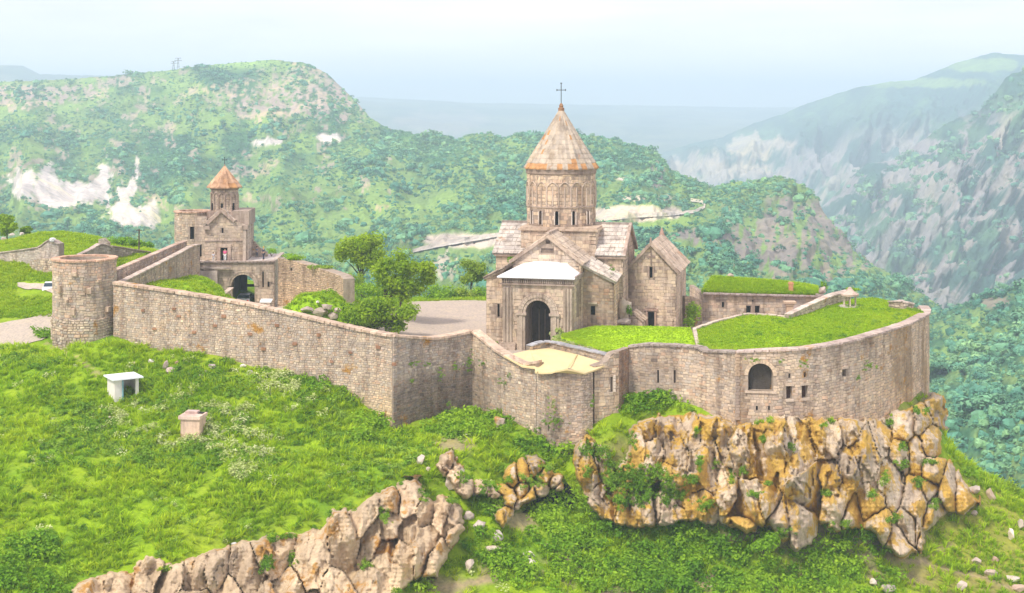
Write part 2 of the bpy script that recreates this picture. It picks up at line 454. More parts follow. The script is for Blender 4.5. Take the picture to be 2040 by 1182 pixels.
# ------------------------------------------------------------------ inside of the walls
INNER = [(-42.2, 148.2), (-31, 144), (-20, 140.8), (-12.3, 136.5), (-7.8, 139.5), (-4, 143), (-1.5, 140.5), (2.4, 135.8), (7, 134.8), (10, 135.8), (11.5, 138.6), (18, 136.6), (24, 132.6), (29, 132.5), (32.5, 135.8), (37.5, 142), (41.5, 149), (45, 160),
  (41, 176), (33, 186), (18, 192), (0, 196), (-18, 197), (-25, 200), (-35, 200), (-36, 188), (-39, 178), (-42.5, 164)]
IC = np.array([(-38,150,4.6),(-38,158,5.2),(-36.5,165,4.9),(-38,165,5.2),(-36.5,172,4.2),(-33,172,.8),(-33.8,177,.5),(-33.5,183,.0),(-36,182,.9),(-37.2,176,4.2),(-34.8,168,3.0),(-33,166,1.6),(-34,160,3.2),(-30,152,3.2),(-30,165,1.9),(-29.5,176,1.2),(-30,186,0),(-27,175,.8),(-31,198,0),(-26,170,.9),(-26,160,1.2),
      (-22,150,1.6),(-17,145,1.2),(-20,170,1.8),(-18,160,1.2),(-15,152,.7),(-10,150,.2),(-10,160,0),(-10,170,0),(-12,180,0),(-8,190,0),(0,190,0),(5,185,0),(0,160,0),(-5,145,.2),(0,143,.1),(5,145,.1),(20,140,.2),(20,160,0),(15,170,0),
      (30,170,0),(30,150,.3),(40,150,.4),(43,165,.3),(25,185,-.3),(-15,195,-.6),(-22,186,.6),(-21,178,1.6),(-35,190,0),(-40,170,5)])
A2 = mq(((IC[:, None, :2] - IC[None, :, :2]) ** 2).sum(-1)); n2 = len(IC)
w2 = np.linalg.solve(A2 - np.eye(n2) * .3, IC[:, 2] - 1.0)
def hin(x, y):
    x = np.asarray(x, float); y = np.asarray(y, float); z = np.ones(np.broadcast(x, y).shape)
    for i in range(n2): z = z + w2[i] * mq((x - IC[i, 0]) ** 2 + (y - IC[i, 1]) ** 2)
    # grassy mound with rubble beside the gatehouse
    d = np.hypot((x + 23.0) / 4.6, (y - 166) / 4.0)
    z = z + 2.6 * (1 - smooth(.35, 1.15, d)) ** 1.0
    return z + (fbm(x / 3, y / 3, 3, 44) - .5) * .12
ix, iy = np.meshgrid(np.arange(-46, 48, .5), np.arange(132, 202, .5))
iz = hin(ix, iy)
im = inpoly(ix[:-1, :-1] + .25, iy[:-1, :-1] + .25, INNER)
court_mask = (1 - smooth(-17.5, -14.5, -14.0 - 0 * ix)) if False else None
cw = smooth(-17.8, -15.6, ix + (fbm(ix / 3, iy / 3, 3, 2) - .5) * 2 - .10 * (iy - 160)) * smooth(146, 149, iy) * (1 - smooth(189.5, 191, iy + (fbm(ix / 2, iy / 2, 3, 12) - .5)))
gate_drive = (1 - smooth(2.4, 3.6, np.abs(ix + 31 - (iy - 186) * -.02))) * smooth(172, 176, iy)
cross = (1 - smooth(2.2, 3.4, np.abs(iy - 176 + (ix + 30) * .12 + (fbm(ix / 3, iy / 3, 3, 62) - .5) * 2))) * (ix > -30) * (ix < -14)
cw = np.clip(cw + gate_drive + cross, 0, 1)
IG = np.array([.26, .43, .014])
icol = IG + (ROADC * np.array([1.0, .97, .97]) - IG) * cw[..., None]
inner_ground = grid_mesh('courtyard_ground', ix, iy, iz, icol, M_COURT, im)
# ------------------------------------------------------------------ valley and mountains
vx, vy = np.meshgrid(np.linspace(-7000, 7000, 141), np.concatenate([np.linspace(-400, 2000, 60), np.linspace(2100, 9800, 60)]))
vz = -240 + fbm(vx / 500, vy / 500, 4, 5) * 30 * smooth(300, 900, np.hypot(vx, vy - 150))
vz = np.where(np.hypot(vx, vy - 150) < 320, -237.0, vz)
grid_mesh('valley_floor', vx, vy, vz, np.broadcast_to(np.array([.10, .19, .05]), vx.shape + (3,)), M_FARHILL)

class Hill:
    """a mountainside lofted between polylines (ridge first, foot last), then roughened in 3D"""
    def __init__(s, name, rows, p0, p1, step, ny, amp, gul, seed, colfn, mat=M_HILL, tpow=1.0, back=600, wt=.10, iso=False):
        px = np.arange(p0, p1 + 1, step); s.px = px
        R = []
        for r in rows:
            r = np.array(r, float); R.append((np.interp(px, r[:, 0], r[:, 1]), np.interp(px, r[:, 0], r[:, 2])))
        nseg = len(R) - 1; t = np.linspace(0, 1, ny) ** tpow
        s.t = t; tt = t * nseg; k = np.minimum(tt.astype(int), nseg - 1); f = tt - k
        RP = np.array([a for a, b in R]); RY = np.array([b for a, b in R])
        PY_ = RP[k] * (1 - f)[:, None] + RP[k + 1] * f[:, None]
        YY = RY[k] * (1 - f)[:, None] + RY[k + 1] * f[:, None]
        PXg = np.broadcast_to(px, PY_.shape)
        X = (PXg - 1020) * YY / F; Z = CAMZ - (PY_ - HY) * YY / F
        # relief: broad spurs, gullies running down the slope, and fine roughness
        win = smooth(0, wt, t)[:, None] * .96 + .04
        g = fbm(PXg * gul, t[:, None] * 2.2 + 0 * PXg, 5, seed)
        g = 1 - np.abs(g * 2 - 1) * 2
        if iso: g = 1 - np.abs(fbm(PXg / 95 + PY_ / 170, PY_ / 80 - PXg / 400, 6, seed, .55) * 2 - 1) * 3; 
        b_ = fbm(PXg * gul * 2.3 + 9, t[:, None] * 6 + 0 * PXg, 5, seed + 3) - .5
        fine = fbm(PXg / 14, PY_ / 11, 4, seed + 5) - .5
        d = amp * (g * .8 + b_ * 1.1) + amp * .28 * fine
        Yd = YY - d * win * .9
        Zd = Z + d * win * .55 + (fbm(px / 9, px * 0, 4, seed + 9) - .5)[None, :] * min(amp, 40) * .10 * (1 - smooth(0, .2, t)[:, None])
        s.X, s.Y, s.Z, s.PX, s.PY, s.T = X, Yd, Zd, 1020 + F * X / Yd, HY + F * (CAMZ - Zd) / Yd, np.broadcast_to(t[:, None], X.shape)
        s.G = g; s.P0 = PXg; s.Q0 = PY_
        col = colfn(s)
        Xb = X[0] * (1 + back / YY[0]); Yb = YY[0] + back; Zb = np.full_like(Xb, -240.0)
        Xf = np.vstack([Xb, X]); Yf = np.vstack([Yb, Yd]); Zf = np.vstack([Zb, Zd])
        cf = np.concatenate([col[:1], col])
        s.col = col
        s.o = grid_mesh(name, Xf[::-1], Yf[::-1], Zf[::-1], cf[::-1], mat)
    def at(s, px, py):
        j = int(np.clip(round((px - s.px[0]) / (s.px[1] - s.px[0])), 0, len(s.px) - 1))
        c_ = np.maximum.accumulate(s.PY[:, j] + np.arange(s.PY.shape[0]) * 1e-4)
        return tuple(float(np.interp(py, c_, A_[:, j])) for A_ in (s.X, s.Y, s.Z))
    def sample(s, n, maskfn, seed):
        r = np.random.RandomState(seed)
        i = r.rand(n) * (s.X.shape[0] - 1.001); j = r.rand(n) * (s.X.shape[1] - 1.001)
        a = i.astype(int); b = j.astype(int); u = i - a; v = j - b
        def L(A): return (A[a, b] * (1 - u) + A[a + 1, b] * u) * (1 - v) + (A[a, b + 1] * (1 - u) + A[a + 1, b + 1] * u) * v
        X, Y, Z, P, Q, T = L(s.X), L(s.Y), L(s.Z), L(s.PX), L(s.PY), L(s.T)
        keep = r.rand(n) < maskfn(P, Q, T)
        return X[keep], Y[keep], Z[keep], P[keep], Q[keep]

FOREST = np.array([.06, .17, .085]); MEADOW = np.array([.24, .38, .12]); PINK = np.array([.42, .33, .29]); PALE = np.array([.78, .70, .66]); BLUEG = np.array([.05, .10, .045]); CLIFFC = np.array([.34, .27, .29])
def ell(P, Q, cx, cy, rx, ry, amp=1.0, sc=14, seed=4):
    return 1 - smooth(.75, 1.05, np.hypot((P - cx) / rx, (Q - cy) / ry) + (fbm(P / sc, Q / sc * .7, 4, seed) - .5) * amp * 1.6)
SCREE = [(48, 368, 26, 24), (95, 372, 22, 34), (140, 385, 62, 20), (205, 372, 14, 40), (115, 400, 34, 12), (248, 400, 13, 34), (264, 372, 8, 20), (272, 330, 4, 26), (262, 432, 34, 16), (302, 426, 18, 22), (240, 425, 22, 10), (655, 275, 22, 8), (530, 283, 26, 6)]
def scree_mask(P, Q):
    m = np.zeros(np.shape(P))
    for k, (a, b, c, d) in enumerate(SCREE): m = np.maximum(m, ell(P, Q, a, b, c * 1.25, d * 1.25, .8, 9, 30 + k))
    return m
def crag_mask(P, Q):
    z = fbm(P / 6, Q / 5, 4, 91)
    reg = np.maximum(ell(P, Q, 600, 205, 150, 36), np.maximum(ell(P, Q, 70, 190, 130, 26), np.maximum(ell(P, Q, 460, 190, 80, 26) * .8, ell(P, Q, 150, 180, 70, 14))))
    reg = np.maximum(reg, .75 * ell(P, Q, 620, 165, 110, 30))
    spots = smooth(.60, .66, fbm(P / 26, Q / 18, 4, 17)) * (Q < 420) * (P < 780) * .8
    return np.clip(np.maximum(reg * smooth(.42, .52, z), spots * smooth(.38, .5, z)), 0, 1)
def col_left(s):
    P, Q = s.PX, s.PY
    n = fbm(P / 60, Q / 40, 5, 51)
    light = smooth(.30, .60, n + .22 * smooth(300, 480, Q) + .16 * smooth(430, 700, P) * smooth(280, 340, Q) - .03)
    c = FOREST + (MEADOW - FOREST) * light[..., None]
    c = c + (PINK * 1.25 - c) * (crag_mask(P, Q) * .95)[..., None]
    c = c + (PALE - c) * scree_mask(P, Q)[..., None]
    top = (1 - smooth(.0, .05, s.T)) * smooth(380, 440, P) * (1 - smooth(520, 560, P))
    c = c + (MEADOW * 1.3 - c) * top[..., None]
    tl = ell(P, Q, 60, 158, 160, 14, .4)
    c = c + (MEADOW * 1.2 - c) * (tl * .8)[..., None]
    # cuttings beside the valley road
    earth = np.maximum(ell(P, Q, 925, 480, 110, 17, .5, 20), np.maximum(ell(P, Q, 1275, 425, 105, 17, .5, 20), np.maximum(ell(P, Q, 1290, 395, 55, 7, .9), ell(P, Q, 1245, 357, 22, 5, .6))))
    earth = np.maximum(earth, np.maximum(ell(P, Q, 885, 530, 26, 24, 1.2, 10) * .8, ell(P, Q, 1260, 480, 24, 24, 1.0, 10) * .6))
    c = c + (PALE * np.array([1.05, .97, .92]) - c) * (earth * .9)[..., None]
    cl = np.maximum(ell(P, Q, 1620, 475, 190, 90, .4, 30), ell(P, Q, 1310, 345, 16, 34, .6))
    cl = np.maximum(cl, ell(P, Q, 1450, 472, 130, 18, .8, 20)) * smooth(.34, .44, fbm(P / 9, Q / 26, 4, 15))
    c = c + (CLIFFC - c) * (cl * .85)[..., None]
    hill_tag = s; s.cl = cl
    return c
left_ridge = [(-260,170,1700),(0,164,1700),(100,160,1700),(200,153,1680),(330,141,1650),(430,128,1600),(550,120,1550),(615,126,1520),(655,150,1500),(700,192,1450),(735,232,1400),(775,257,1350),(840,276,1300),(930,281,1250),(1000,276,1220),
              (1100,271,1150),(1190,270,1100),(1250,284,1060),(1290,298,1030),(1312,322,1010),(1332,358,990),(1350,372,980),(1420,376,960),(1560,375,930),(1598,392,915),(1640,440,900),(1700,530,880),(1780,590,870),(1850,630,860),(1950,680,850)]
left_mid = [(-260,330,1150),(0,330,1150),(300,320,1120),(700,340,1080),(840,345,1050),(1000,350,960),(1200,345,880),(1300,370,860),(1400,410,840),(1560,430,830),(1650,500,820),(1780,610,800),(1950,700,800)]
left_low = [(-260,480,800),(0,470,800),(400,480,760),(800,500,720),(1000,470,690),(1200,445,680),(1400,480,680),(1560,520,680),(1700,600,680),(1950,720,690)]
left_foot = [(-260,640,470),(0,640,470),(800,660,470),(1200,650,470),(1560,680,480),(1700,700,500),(1950,780,520)]
HL = Hill('hillside_across_the_gorge', [left_ridge, left_mid, left_low, left_foot], -260, 1950, 3, 150, 26, .006, 3, col_left)

def col_right(s):
    P, Q = s.PX, s.PY
    n = fbm(P / 45, Q / 45, 5, 61)
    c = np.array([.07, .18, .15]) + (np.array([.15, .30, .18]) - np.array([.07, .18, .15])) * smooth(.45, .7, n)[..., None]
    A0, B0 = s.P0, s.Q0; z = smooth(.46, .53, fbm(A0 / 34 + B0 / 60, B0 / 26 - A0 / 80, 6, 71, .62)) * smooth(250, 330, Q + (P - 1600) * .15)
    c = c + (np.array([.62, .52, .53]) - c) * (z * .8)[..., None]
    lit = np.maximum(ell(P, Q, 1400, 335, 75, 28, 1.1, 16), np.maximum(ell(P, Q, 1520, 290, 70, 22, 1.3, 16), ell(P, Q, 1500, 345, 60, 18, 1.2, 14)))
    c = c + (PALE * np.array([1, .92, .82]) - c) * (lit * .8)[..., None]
    mead = ell(P, Q, 1830, 165, 160, 12, .6) + ell(P, Q, 1960, 130, 90, 16, .4)
    c = c + (MEADOW * 1.2 - c) * np.clip(mead, 0, 1)[..., None] * .8
    return c
far_ridge = [(1200,400,4300),(1310,308,4200),(1400,280,4100),(1440,274,4050),(1500,247,4000),(1560,228,3950),(1600,210,3900),(1700,176,3800),(1760,166,3700),(1820,160,3700),(1900,128,3650),(1975,107,3600),(2045,110,3600),(2400,80,3500)]
far_mid = [(1200,440,3700),(1310,350,3600),(1500,330,3400),(1700,300,3100),(1900,260,3000),(2040,240,2900),(2400,220,2900)]
far_foot = [(1200,640,2500),(1500,640,2500),(1700,640,2450),(2040,660,2400),(2400,660,2400)]
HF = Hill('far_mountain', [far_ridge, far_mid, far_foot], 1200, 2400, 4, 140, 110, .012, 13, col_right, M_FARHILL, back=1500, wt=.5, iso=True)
near_ridge = [(1500,700,2300),(1560,560,2300),(1600,470,2300),(1630,420,2280),(1680,372,2250),(1720,330,2200),(1790,318,2150),(1860,262,2050),(1900,240,2000),(1950,222,1960),(1985,182,1920),(2005,152,1900),(2045,140,1880),(2400,60,1850)]
near_mid = [(1500,760,2000),(1600,560,2000),(1700,450,1900),(1900,400,1700),(2040,350,1650),(2400,300,1600)]
near_foot = [(1500,820,1400),(1700,700,1300),(2040,740,1250),(2400,760,1200)]
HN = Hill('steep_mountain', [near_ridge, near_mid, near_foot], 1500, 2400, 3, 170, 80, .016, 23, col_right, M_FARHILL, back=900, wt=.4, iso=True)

def col_green(s):
    P, Q = s.PX, s.PY
    n = fbm(P / 50, Q / 30, 4, 81)
    c = FOREST * 1.2 + (MEADOW * 1.2 - FOREST * 1.2) * smooth(.35, .6, n)[..., None]
    m = np.maximum(ell(P, Q, 1985, 603, 34, 12, 1.0, 8), ell(P, Q, 1926, 715, 12, 8, .6, 6))
    return c + (PINK - c) * (m * .8)[..., None]
HG = Hill('wooded_slope', [[(1500,850,760),(1700,740,720),(1850,642,690),(1900,612,670),(1960,590,650),(2045,566,630),(2500,420,600)],
                           [(1500,1050,420),(1850,850,420),(2040,800,400),(2500,780,400)],
                           [(1500,1400,330),(1850,1250,320),(2040,1250,320),(2500,1300,300)]], 1500, 2500, 5, 120, 12, .012, 33, col_green, back=300)

def col_plateau(s):
    P, Q = s.PX, s.PY
    c = np.array([.10, .14, .07]) + (np.array([.22, .24, .14]) - np.array([.10, .14, .07])) * smooth(.4, .6, fbm(P / 80, Q / 8, 4, 5))[..., None]
    m = ell(P, Q, 880, 245, 90, 22, .8) * .6
    return c + (PINK * 1.1 - c) * m[..., None]
HP = Hill('far_plateau', [[(-400,203,7600),(640,196,7400),(720,193,7300),(790,197,7300),(930,205,7200),(1000,206,7300),(1500,214,8200),(2600,214,8200)],
                          [(-400,330,4200),(700,235,5000),(1000,262,5200),(1300,262,5500),(2600,300,5500)], [(-400,420,3200),(2600,420,3200)]], -400, 2600, 10, 70, 60, .004, 43, col_plateau, M_FARHILL, back=1200)
HP2 = Hill('hazy_ridge', [[(-400,150,5200),(0,130,5200),(45,131,5200),(80,148,5200),(150,150,5300),(260,152,5300),(420,190,5300),(700,230,5300)], [(-400,300,3000),(700,330,3000)]], -400, 700, 6, 50, 30, .02, 53, col_plateau, M_FARHILL, back=800)

# valley road below the cuttings: its own strip lying on the hillside
rd = [(826,503), (880,492), (960,478), (1010,468), (1090,455), (1195,441), (1260,434), (1330,430), (1380,424), (1402,414), (1396,404), (1372,400)]
mb = MB(); pts = []
for (x0, y0), (x1, y1) in zip(rd[:-1], rd[1:]):
    for k in range(10): pts.append((x0 + (x1 - x0) * k / 10, y0 + (y1 - y0) * k / 10))
prev = None
for x, y in pts:
    wd = 3 + 5 * math.sin(math.pi * min(1, max(0, (x - 820) / 190))) + 3 * math.sin(math.pi * min(1, max(0, (x - 1180) / 200)))
    row = [Vector(HL.at(x, y + 3 - (3 + wd) * k / 4)) + Vector((0, -1.2, .8)) for k in range(5)]
    if prev:
        for k in range(4): mb.quad(prev[k], row[k], row[k + 1], prev[k + 1], (.66, .58, .51) if k else (.72, .65, .58))
    prev = row
o = mb.build('valley_road', M_HILL, smooth=True); o['kind'] = 'structure'

# ------------------------------------------------------------------ haze
hb = MB(); hb.box(-7200, 7200, -420, 9900, -243, 206)
hm = bpy.data.materials.new('haze'); hm.use_nodes = True; t = hm.node_tree; t.nodes.clear()
pv = N(t, 'ShaderNodeVolumePrincipled')
pv.inputs['Color'].default_value = (.67, .84, 1.0, 1)
pv.inputs['Density'].default_value = .00034
pv.inputs['Anisotropy'].default_value = .0
t.links.new(pv.outputs[0], N(t, 'ShaderNodeOutputMaterial').inputs['Volume'])
ho = hb.build('haze', hm); ho['kind'] = 'stuff'; ho['label'] = 'pale blue haze filling the gorge'

# ------------------------------------------------------------------ scattering of countless plants
def proto(name, mb, mat):
    me_o = mb.build(name, mat); COL.objects.unlink(me_o); return me_o
def scatter(name, pts, protos, scales, mat=None, label=None, seed=1, tilt=.15, flat=None, cat=None):
    """ONE object: points carrying instances of a few plant shapes"""
    pts = np.asarray(pts, float); n = len(pts)
    if n == 0: return None
    r = np.random.RandomState(seed)
    me = bpy.data.meshes.new(name); me.vertices.add(n); me.vertices.foreach_set('co', pts.astype(np.float32).ravel())
    sc = np.asarray(scales, float)
    if sc.ndim == 1: sc = np.stack([sc, sc, sc], -1)
    if flat: sc = sc * np.array([1, 1, flat])
    a = me.attributes.new('scl', 'FLOAT_VECTOR', 'POINT'); a.data.foreach_set('vector', sc.astype(np.float32).ravel())
    rot = np.stack([r.normal(0, tilt, n), r.normal(0, tilt, n), r.uniform(0, 6.283, n)], -1)
    a = me.attributes.new('rot', 'FLOAT_VECTOR', 'POINT'); a.data.foreach_set('vector', rot.astype(np.float32).ravel())
    a = me.attributes.new('kindi', 'INT', 'POINT'); a.data.foreach_set('value', r.randint(0, len(protos), n).astype(np.int32))
    o = link(name, me)
    g = bpy.data.node_groups.new(name, 'GeometryNodeTree')
    g.interface.new_socket('Geometry', in_out='INPUT', socket_type='NodeSocketGeometry')
    g.interface.new_socket('Geometry', in_out='OUTPUT', socket_type='NodeSocketGeometry')
    gi = N(g, 'NodeGroupInput'); go = N(g, 'NodeGroupOutput'); jn = N(g, 'GeometryNodeJoinGeometry')
    def attr(nm, ty):
        x = N(g, 'GeometryNodeInputNamedAttribute', data_type=ty); x.inputs['Name'].default_value = nm; return x.outputs['Attribute']
    S = attr('scl', 'FLOAT_VECTOR'); Rt = attr('rot', 'FLOAT_VECTOR'); K = attr('kindi', 'INT')
    for k, p in enumerate(protos):
        oi = N(g, 'GeometryNodeObjectInfo'); oi.inputs['Object'].default_value = p; oi.inputs['As Instance'].default_value = True
        ip = N(g, 'GeometryNodeInstanceOnPoints')
        cmp_ = N(g, 'FunctionNodeCompare', data_type='INT', operation='EQUAL')
        g.links.new(K, cmp_.inputs[2]); cmp_.inputs[3].default_value = k
        g.links.new(gi.outputs[0], ip.inputs['Points']); g.links.new(cmp_.outputs[0], ip.inputs['Selection'])
        g.links.new(oi.outputs['Geometry'], ip.inputs['Instance']); g.links.new(Rt, ip.inputs['Rotation']); g.links.new(S, ip.inputs['Scale'])
        g.links.new(ip.outputs[0], jn.inputs[0])
    g.links.new(jn.outputs[0], go.inputs[0])
    md = o.modifiers.new('scatter', 'NODES'); md.node_group = g
    o['kind'] = 'stuff'
    if label: o['label'] = label
    return o

def tuft_proto(name, mat, n=14, h=.5, spread=.28, w=.035, seg=2, shade=True):
    mb = MB()
    for i in range(n):
        a = rnd.uniform(0, 6.283); r0 = rnd.uniform(0, spread * .5); lean = rnd.uniform(.4, 1.3) * h
        hh = h * rnd.uniform(.55, 1.1); x, y = r0 * math.cos(a), r0 * math.sin(a)
        dx, dy = math.cos(a + rnd.uniform(-.6, .6)), math.sin(a + rnd.uniform(-.6, .6)); sx, sy = -dy * w, dx * w
        c = rnd.uniform(.8, 1.15); c = (c, c, c)
        P = [(x - sx, y - sy, -.05), (x + sx, y + sy, -.05), (x + dx * lean * .35 + sx * .8, y + dy * lean * .35 + sy * .8, hh * .6), (x + dx * lean * .35 - sx * .8, y + dy * lean * .35 - sy * .8, hh * .6), (x + dx * lean, y + dy * lean, hh)]
        mb.add(P, [(0, 1, 2, 3), (3, 2, 4)], c)
    return proto(name, mb, mat)
def clump_mb(n, r, leaf, flat=.75, hollow=.45, up=.3):
    """leaf-sized faces spread through a lumpy volume"""
    mb = MB(); lobes = [(Vector((rnd.gauss(0, .42), rnd.gauss(0, .42), rnd.uniform(.1, .75) * flat)) * r, rnd.uniform(.38, .62) * r) for _ in range(6)]
    for i in range(n):
        c, lr = rnd.choice(lobes)
        d = Vector((rnd.gauss(0, 1), rnd.gauss(0, 1), rnd.gauss(.25, 1))).normalized()
        p = c + d * lr * rnd.uniform(hollow, 1) ; p.z = max(p.z, .02)
        nn = (d + Vector((rnd.gauss(0, .5), rnd.gauss(0, .5), rnd.gauss(up, .5)))).normalized()
        e = nn.orthogonal().normalized(); e.rotate(Matrix.Rotation(rnd.uniform(0, 6.28), 3, nn)); g_ = nn.cross(e)
        s = leaf * rnd.uniform(.6, 1.3); c_ = rnd.uniform(.72, 1.22); cc = (c_, c_, c_)
        mb.add([p - e * s, p - g_ * s * .55 , p + e * s, p + g_ * s * .55], [(0, 1, 2, 3)], cc)
    return mb
def blob_mb(sub=2, amp=.28, seed=0):
    bm = bmesh.new(); bmesh.ops.create_icosphere(bm, subdivisions=sub, radius=1)
    mb = MB(); vs = []
    for v in bm.verts:
        k = 1 + amp * mnoise.fractal(v.co * 1.7 + Vector((seed * 9, 0, 0)), 1, 2, 3) + amp * .6 * mnoise.noise(v.co * 5 + Vector((0, seed * 3, 0)))
        vs.append(v.co * k)
    mb.add(vs, [tuple(v.index for v in f.verts) for f in bm.faces]); 
    mb.c = [(c, c, c) for c in (rnd.uniform(.7, 1.25) for _ in mb.f)]
    bm.free(); return mb
P_TREE = [proto('forest_tree', blob_mb(2, .45, k), M_FOREST) for k in range(2)] + [proto('forest_tree', clump_mb(110, 1.25, .27, .95, .35, .5), M_FOREST) for k in range(3)]
def forest(name, hill, n, maskfn, size, label, seed):
    X, Y, Z, P, Q = hill.sample(n, maskfn, seed); r = np.random.RandomState(seed + 1)
    s = size(P, Q) * np.clip(np.exp(r.normal(-.12, .42, len(X))), .35, 2.4)
    sc = np.stack([s * 1.1, s * 1.1, s * r.uniform(.7, 1.1, len(X))], -1)
    return scatter(name, np.stack([X, Y, Z + s * .3], -1), P_TREE, sc, label=label, seed=seed, tilt=.1)
def fm_left(P, Q, T):
    n = fbm(P / 30, Q / 20, 4, 101)
    d = smooth(.36, .60, n + .10 * smooth(420, 300, Q)) * .9 + .12
    d = d * (1 - .55 * ell(P, Q, 560, 430, 260, 110, .5, 40)); d = d * (1 - scree_mask(P, Q)) ** 2 * (1 - crag_mask(P, Q) * .95) * (1 - ell(P, Q, 1620, 475, 190, 90, .4, 30) * .88)
    earth = np.maximum(ell(P, Q, 925, 484, 125, 26, .5, 20), ell(P, Q, 1285, 430, 125, 24, .5, 20))
    return np.clip(d * (1 - earth), 0, 1)
if 1: forest('forest_on_hillside', HL, 64000, fm_left, lambda P, Q: .75 + .95 * smooth(.4, .8, fbm(P / 50, Q / 30, 3, 7)) + 0 * P, 'green trees and scrub covering the hillside across the gorge', 301)
if 1: forest('forest_on_wooded_slope', HG, 26000, lambda P, Q, T: (.15 + .7 * smooth(.4, .58, fbm(P / 26, Q / 18, 4, 103))) * (1 - ell(P, Q, 1985, 603, 34, 12, .6, 8)), lambda P, Q: .8 + .9 * smooth(.45, .75, fbm(P / 30, Q / 20, 3, 17)), 'dense green woodland on the slope right of the monastery', 303)
if 1: forest('scrub_on_steep_mountain', HN, 4500, lambda P, Q, T: smooth(.45, .6, fbm(P / 40, Q / 30, 4, 105)), lambda P, Q: 3.2 + 0 * P, 'dark scrub scattered over the steep blue mountain', 305)
# ------------------------------------------------------------------ masonry
def unit_block(k, bev=.07, jit=.05):
    r = random.Random(100 + k); me = bpy.data.meshes.new('block')
    P = []
    for z in (-.5, .5):
        for x, y in ((-.5, -.5), (.5, -.5), (.5, .5), (-.5, .5)):
            P.append((x + r.uniform(-jit, jit), y + r.uniform(-jit, jit) * .6, z + r.uniform(-jit, jit)))
    # front face (-y) pillowed: inset ring
    me_v = P[:]
    fr = [0, 1, 5, 4]; cx = sum(P[i][0] for i in fr) / 4; cz = sum(P[i][2] for i in fr) / 4
    for i in fr: me_v.append((P[i][0] + (cx - P[i][0]) * bev * 2.2, P[i][1] - .10, P[i][2] + (cz - P[i][2]) * bev * 2.2))
    fs = [(0, 3, 2, 1), (4, 5, 6, 7), (1, 2, 6, 5), (2, 3, 7, 6), (3, 0, 4, 7), (0, 1, 9, 8), (1, 5, 10, 9), (5, 4, 11, 10), (4, 0, 8, 11), (8, 9, 10, 11)]
    me.from_pydata(me_v, [], fs)
    ca = me.color_attributes.new('Col', 'FLOAT_COLOR', 'CORNER')
    ca.data.foreach_set('color', [1.0] * (4 * sum(len(f) for f in fs)))
    return me
UNIT = {}
def unit(mat, k):
    key = (mat.name, k)
    if key not in UNIT:
        me = unit_block(k); me.materials.append(mat); UNIT[key] = me
    return UNIT[key]
def block(parent, name, ctr, ex, ey, ez, sx, sy, sz, mat, col, org=None):
    o = bpy.data.objects.new(name, unit(mat, rnd.randrange(10)))
    COL.objects.link(o); o.parent = parent
    if org is None: org = origin(parent)
    c = Vector(ctr) - org
    M = Matrix(((ex[0] * sx, ey[0] * sy, ez[0] * sz, c.x), (ex[1] * sx, ey[1] * sy, ez[1] * sz, c.y), (ex[2] * sx, ey[2] * sy, ez[2] * sz, c.z), (0, 0, 0, 1)))
    o.matrix_local = M
    o.color = (col[0], col[1], col[2], 1)
    return o

BR = 1.22
PAL_RUBBLE = [(.44, .35, .28), (.40, .32, .265), (.36, .31, .28), (.50, .40, .30), (.46, .36, .27), (.38, .35, .33), (.33, .28, .25), (.56, .47, .37), (.47, .31, .22), (.42, .34, .29)]
PAL_ASH = [(.47, .37, .30), (.44, .35, .285), (.42, .34, .30), (.50, .40, .31), (.45, .33, .27), (.39, .33, .29), (.53, .43, .33)]
PAL_GREY = [(.36, .32, .30), (.39, .35, .32), (.33, .29, .27), (.42, .37, .33), (.30, .27, .26)]
PAL_ROOF = [(.40, .33, .28), (.44, .36, .30), (.36, .31, .28), (.47, .37, .29), (.34, .30, .28)]
def pal(p): 
    c = rnd.choice(p); k = rnd.uniform(.92, 1.08) * BR; c = [c[i] * .6 + sum(q[i] for q in p) / len(p) * .4 for i in range(3)]; return (c[0] * k, c[1] * k, c[2] * k * .945)
MORTAR = (.38, .31, .25)

class Path2:
    def __init__(s, xy, smoothn=True):
        s.p = np.array(xy, float); d = np.diff(s.p, axis=0); s.l = np.hypot(d[:, 0], d[:, 1]); s.u = np.r_[0, np.cumsum(s.l)]
        d = d / s.l[:, None]; s.d = d; n = np.c_[d[:, 1], -d[:, 0]]
        s.n = n
        if smoothn:
            vn = np.vstack([n[:1], (n[1:] + n[:-1]) / 2, n[-1:]]); s.vn = vn / np.hypot(vn[:, 0], vn[:, 1])[:, None]
        else: s.vn = None
        s.L = s.u[-1]
    def at(s, u, d=0.0):
        """point at length u, d metres out from the face"""
        k = int(np.clip(np.searchsorted(s.u, u, 'right') - 1, 0, len(s.l) - 1)); f = (u - s.u[k]) / s.l[k]
        p = s.p[k] + s.d[k] * (u - s.u[k])
        if s.vn is not None: n = s.vn[k] * (1 - min(max(f, 0), 1)) + s.vn[k + 1] * min(max(f, 0), 1); n = n / np.hypot(*n)
        else: n = s.n[k]
        return (p[0] + n[0] * d, p[1] + n[1] * d), n
def zhole(h, u):
    """top of an opening at u"""
    if h.get('arch'):
        r = (h['u1'] - h['u0']) / 2; c = (h['u0'] + h['u1']) / 2; k = max(0, 1 - ((u - c) / r) ** 2)
        return h['z1'] - h['rise'] * (1 - math.sqrt(k))
    return h['z1']
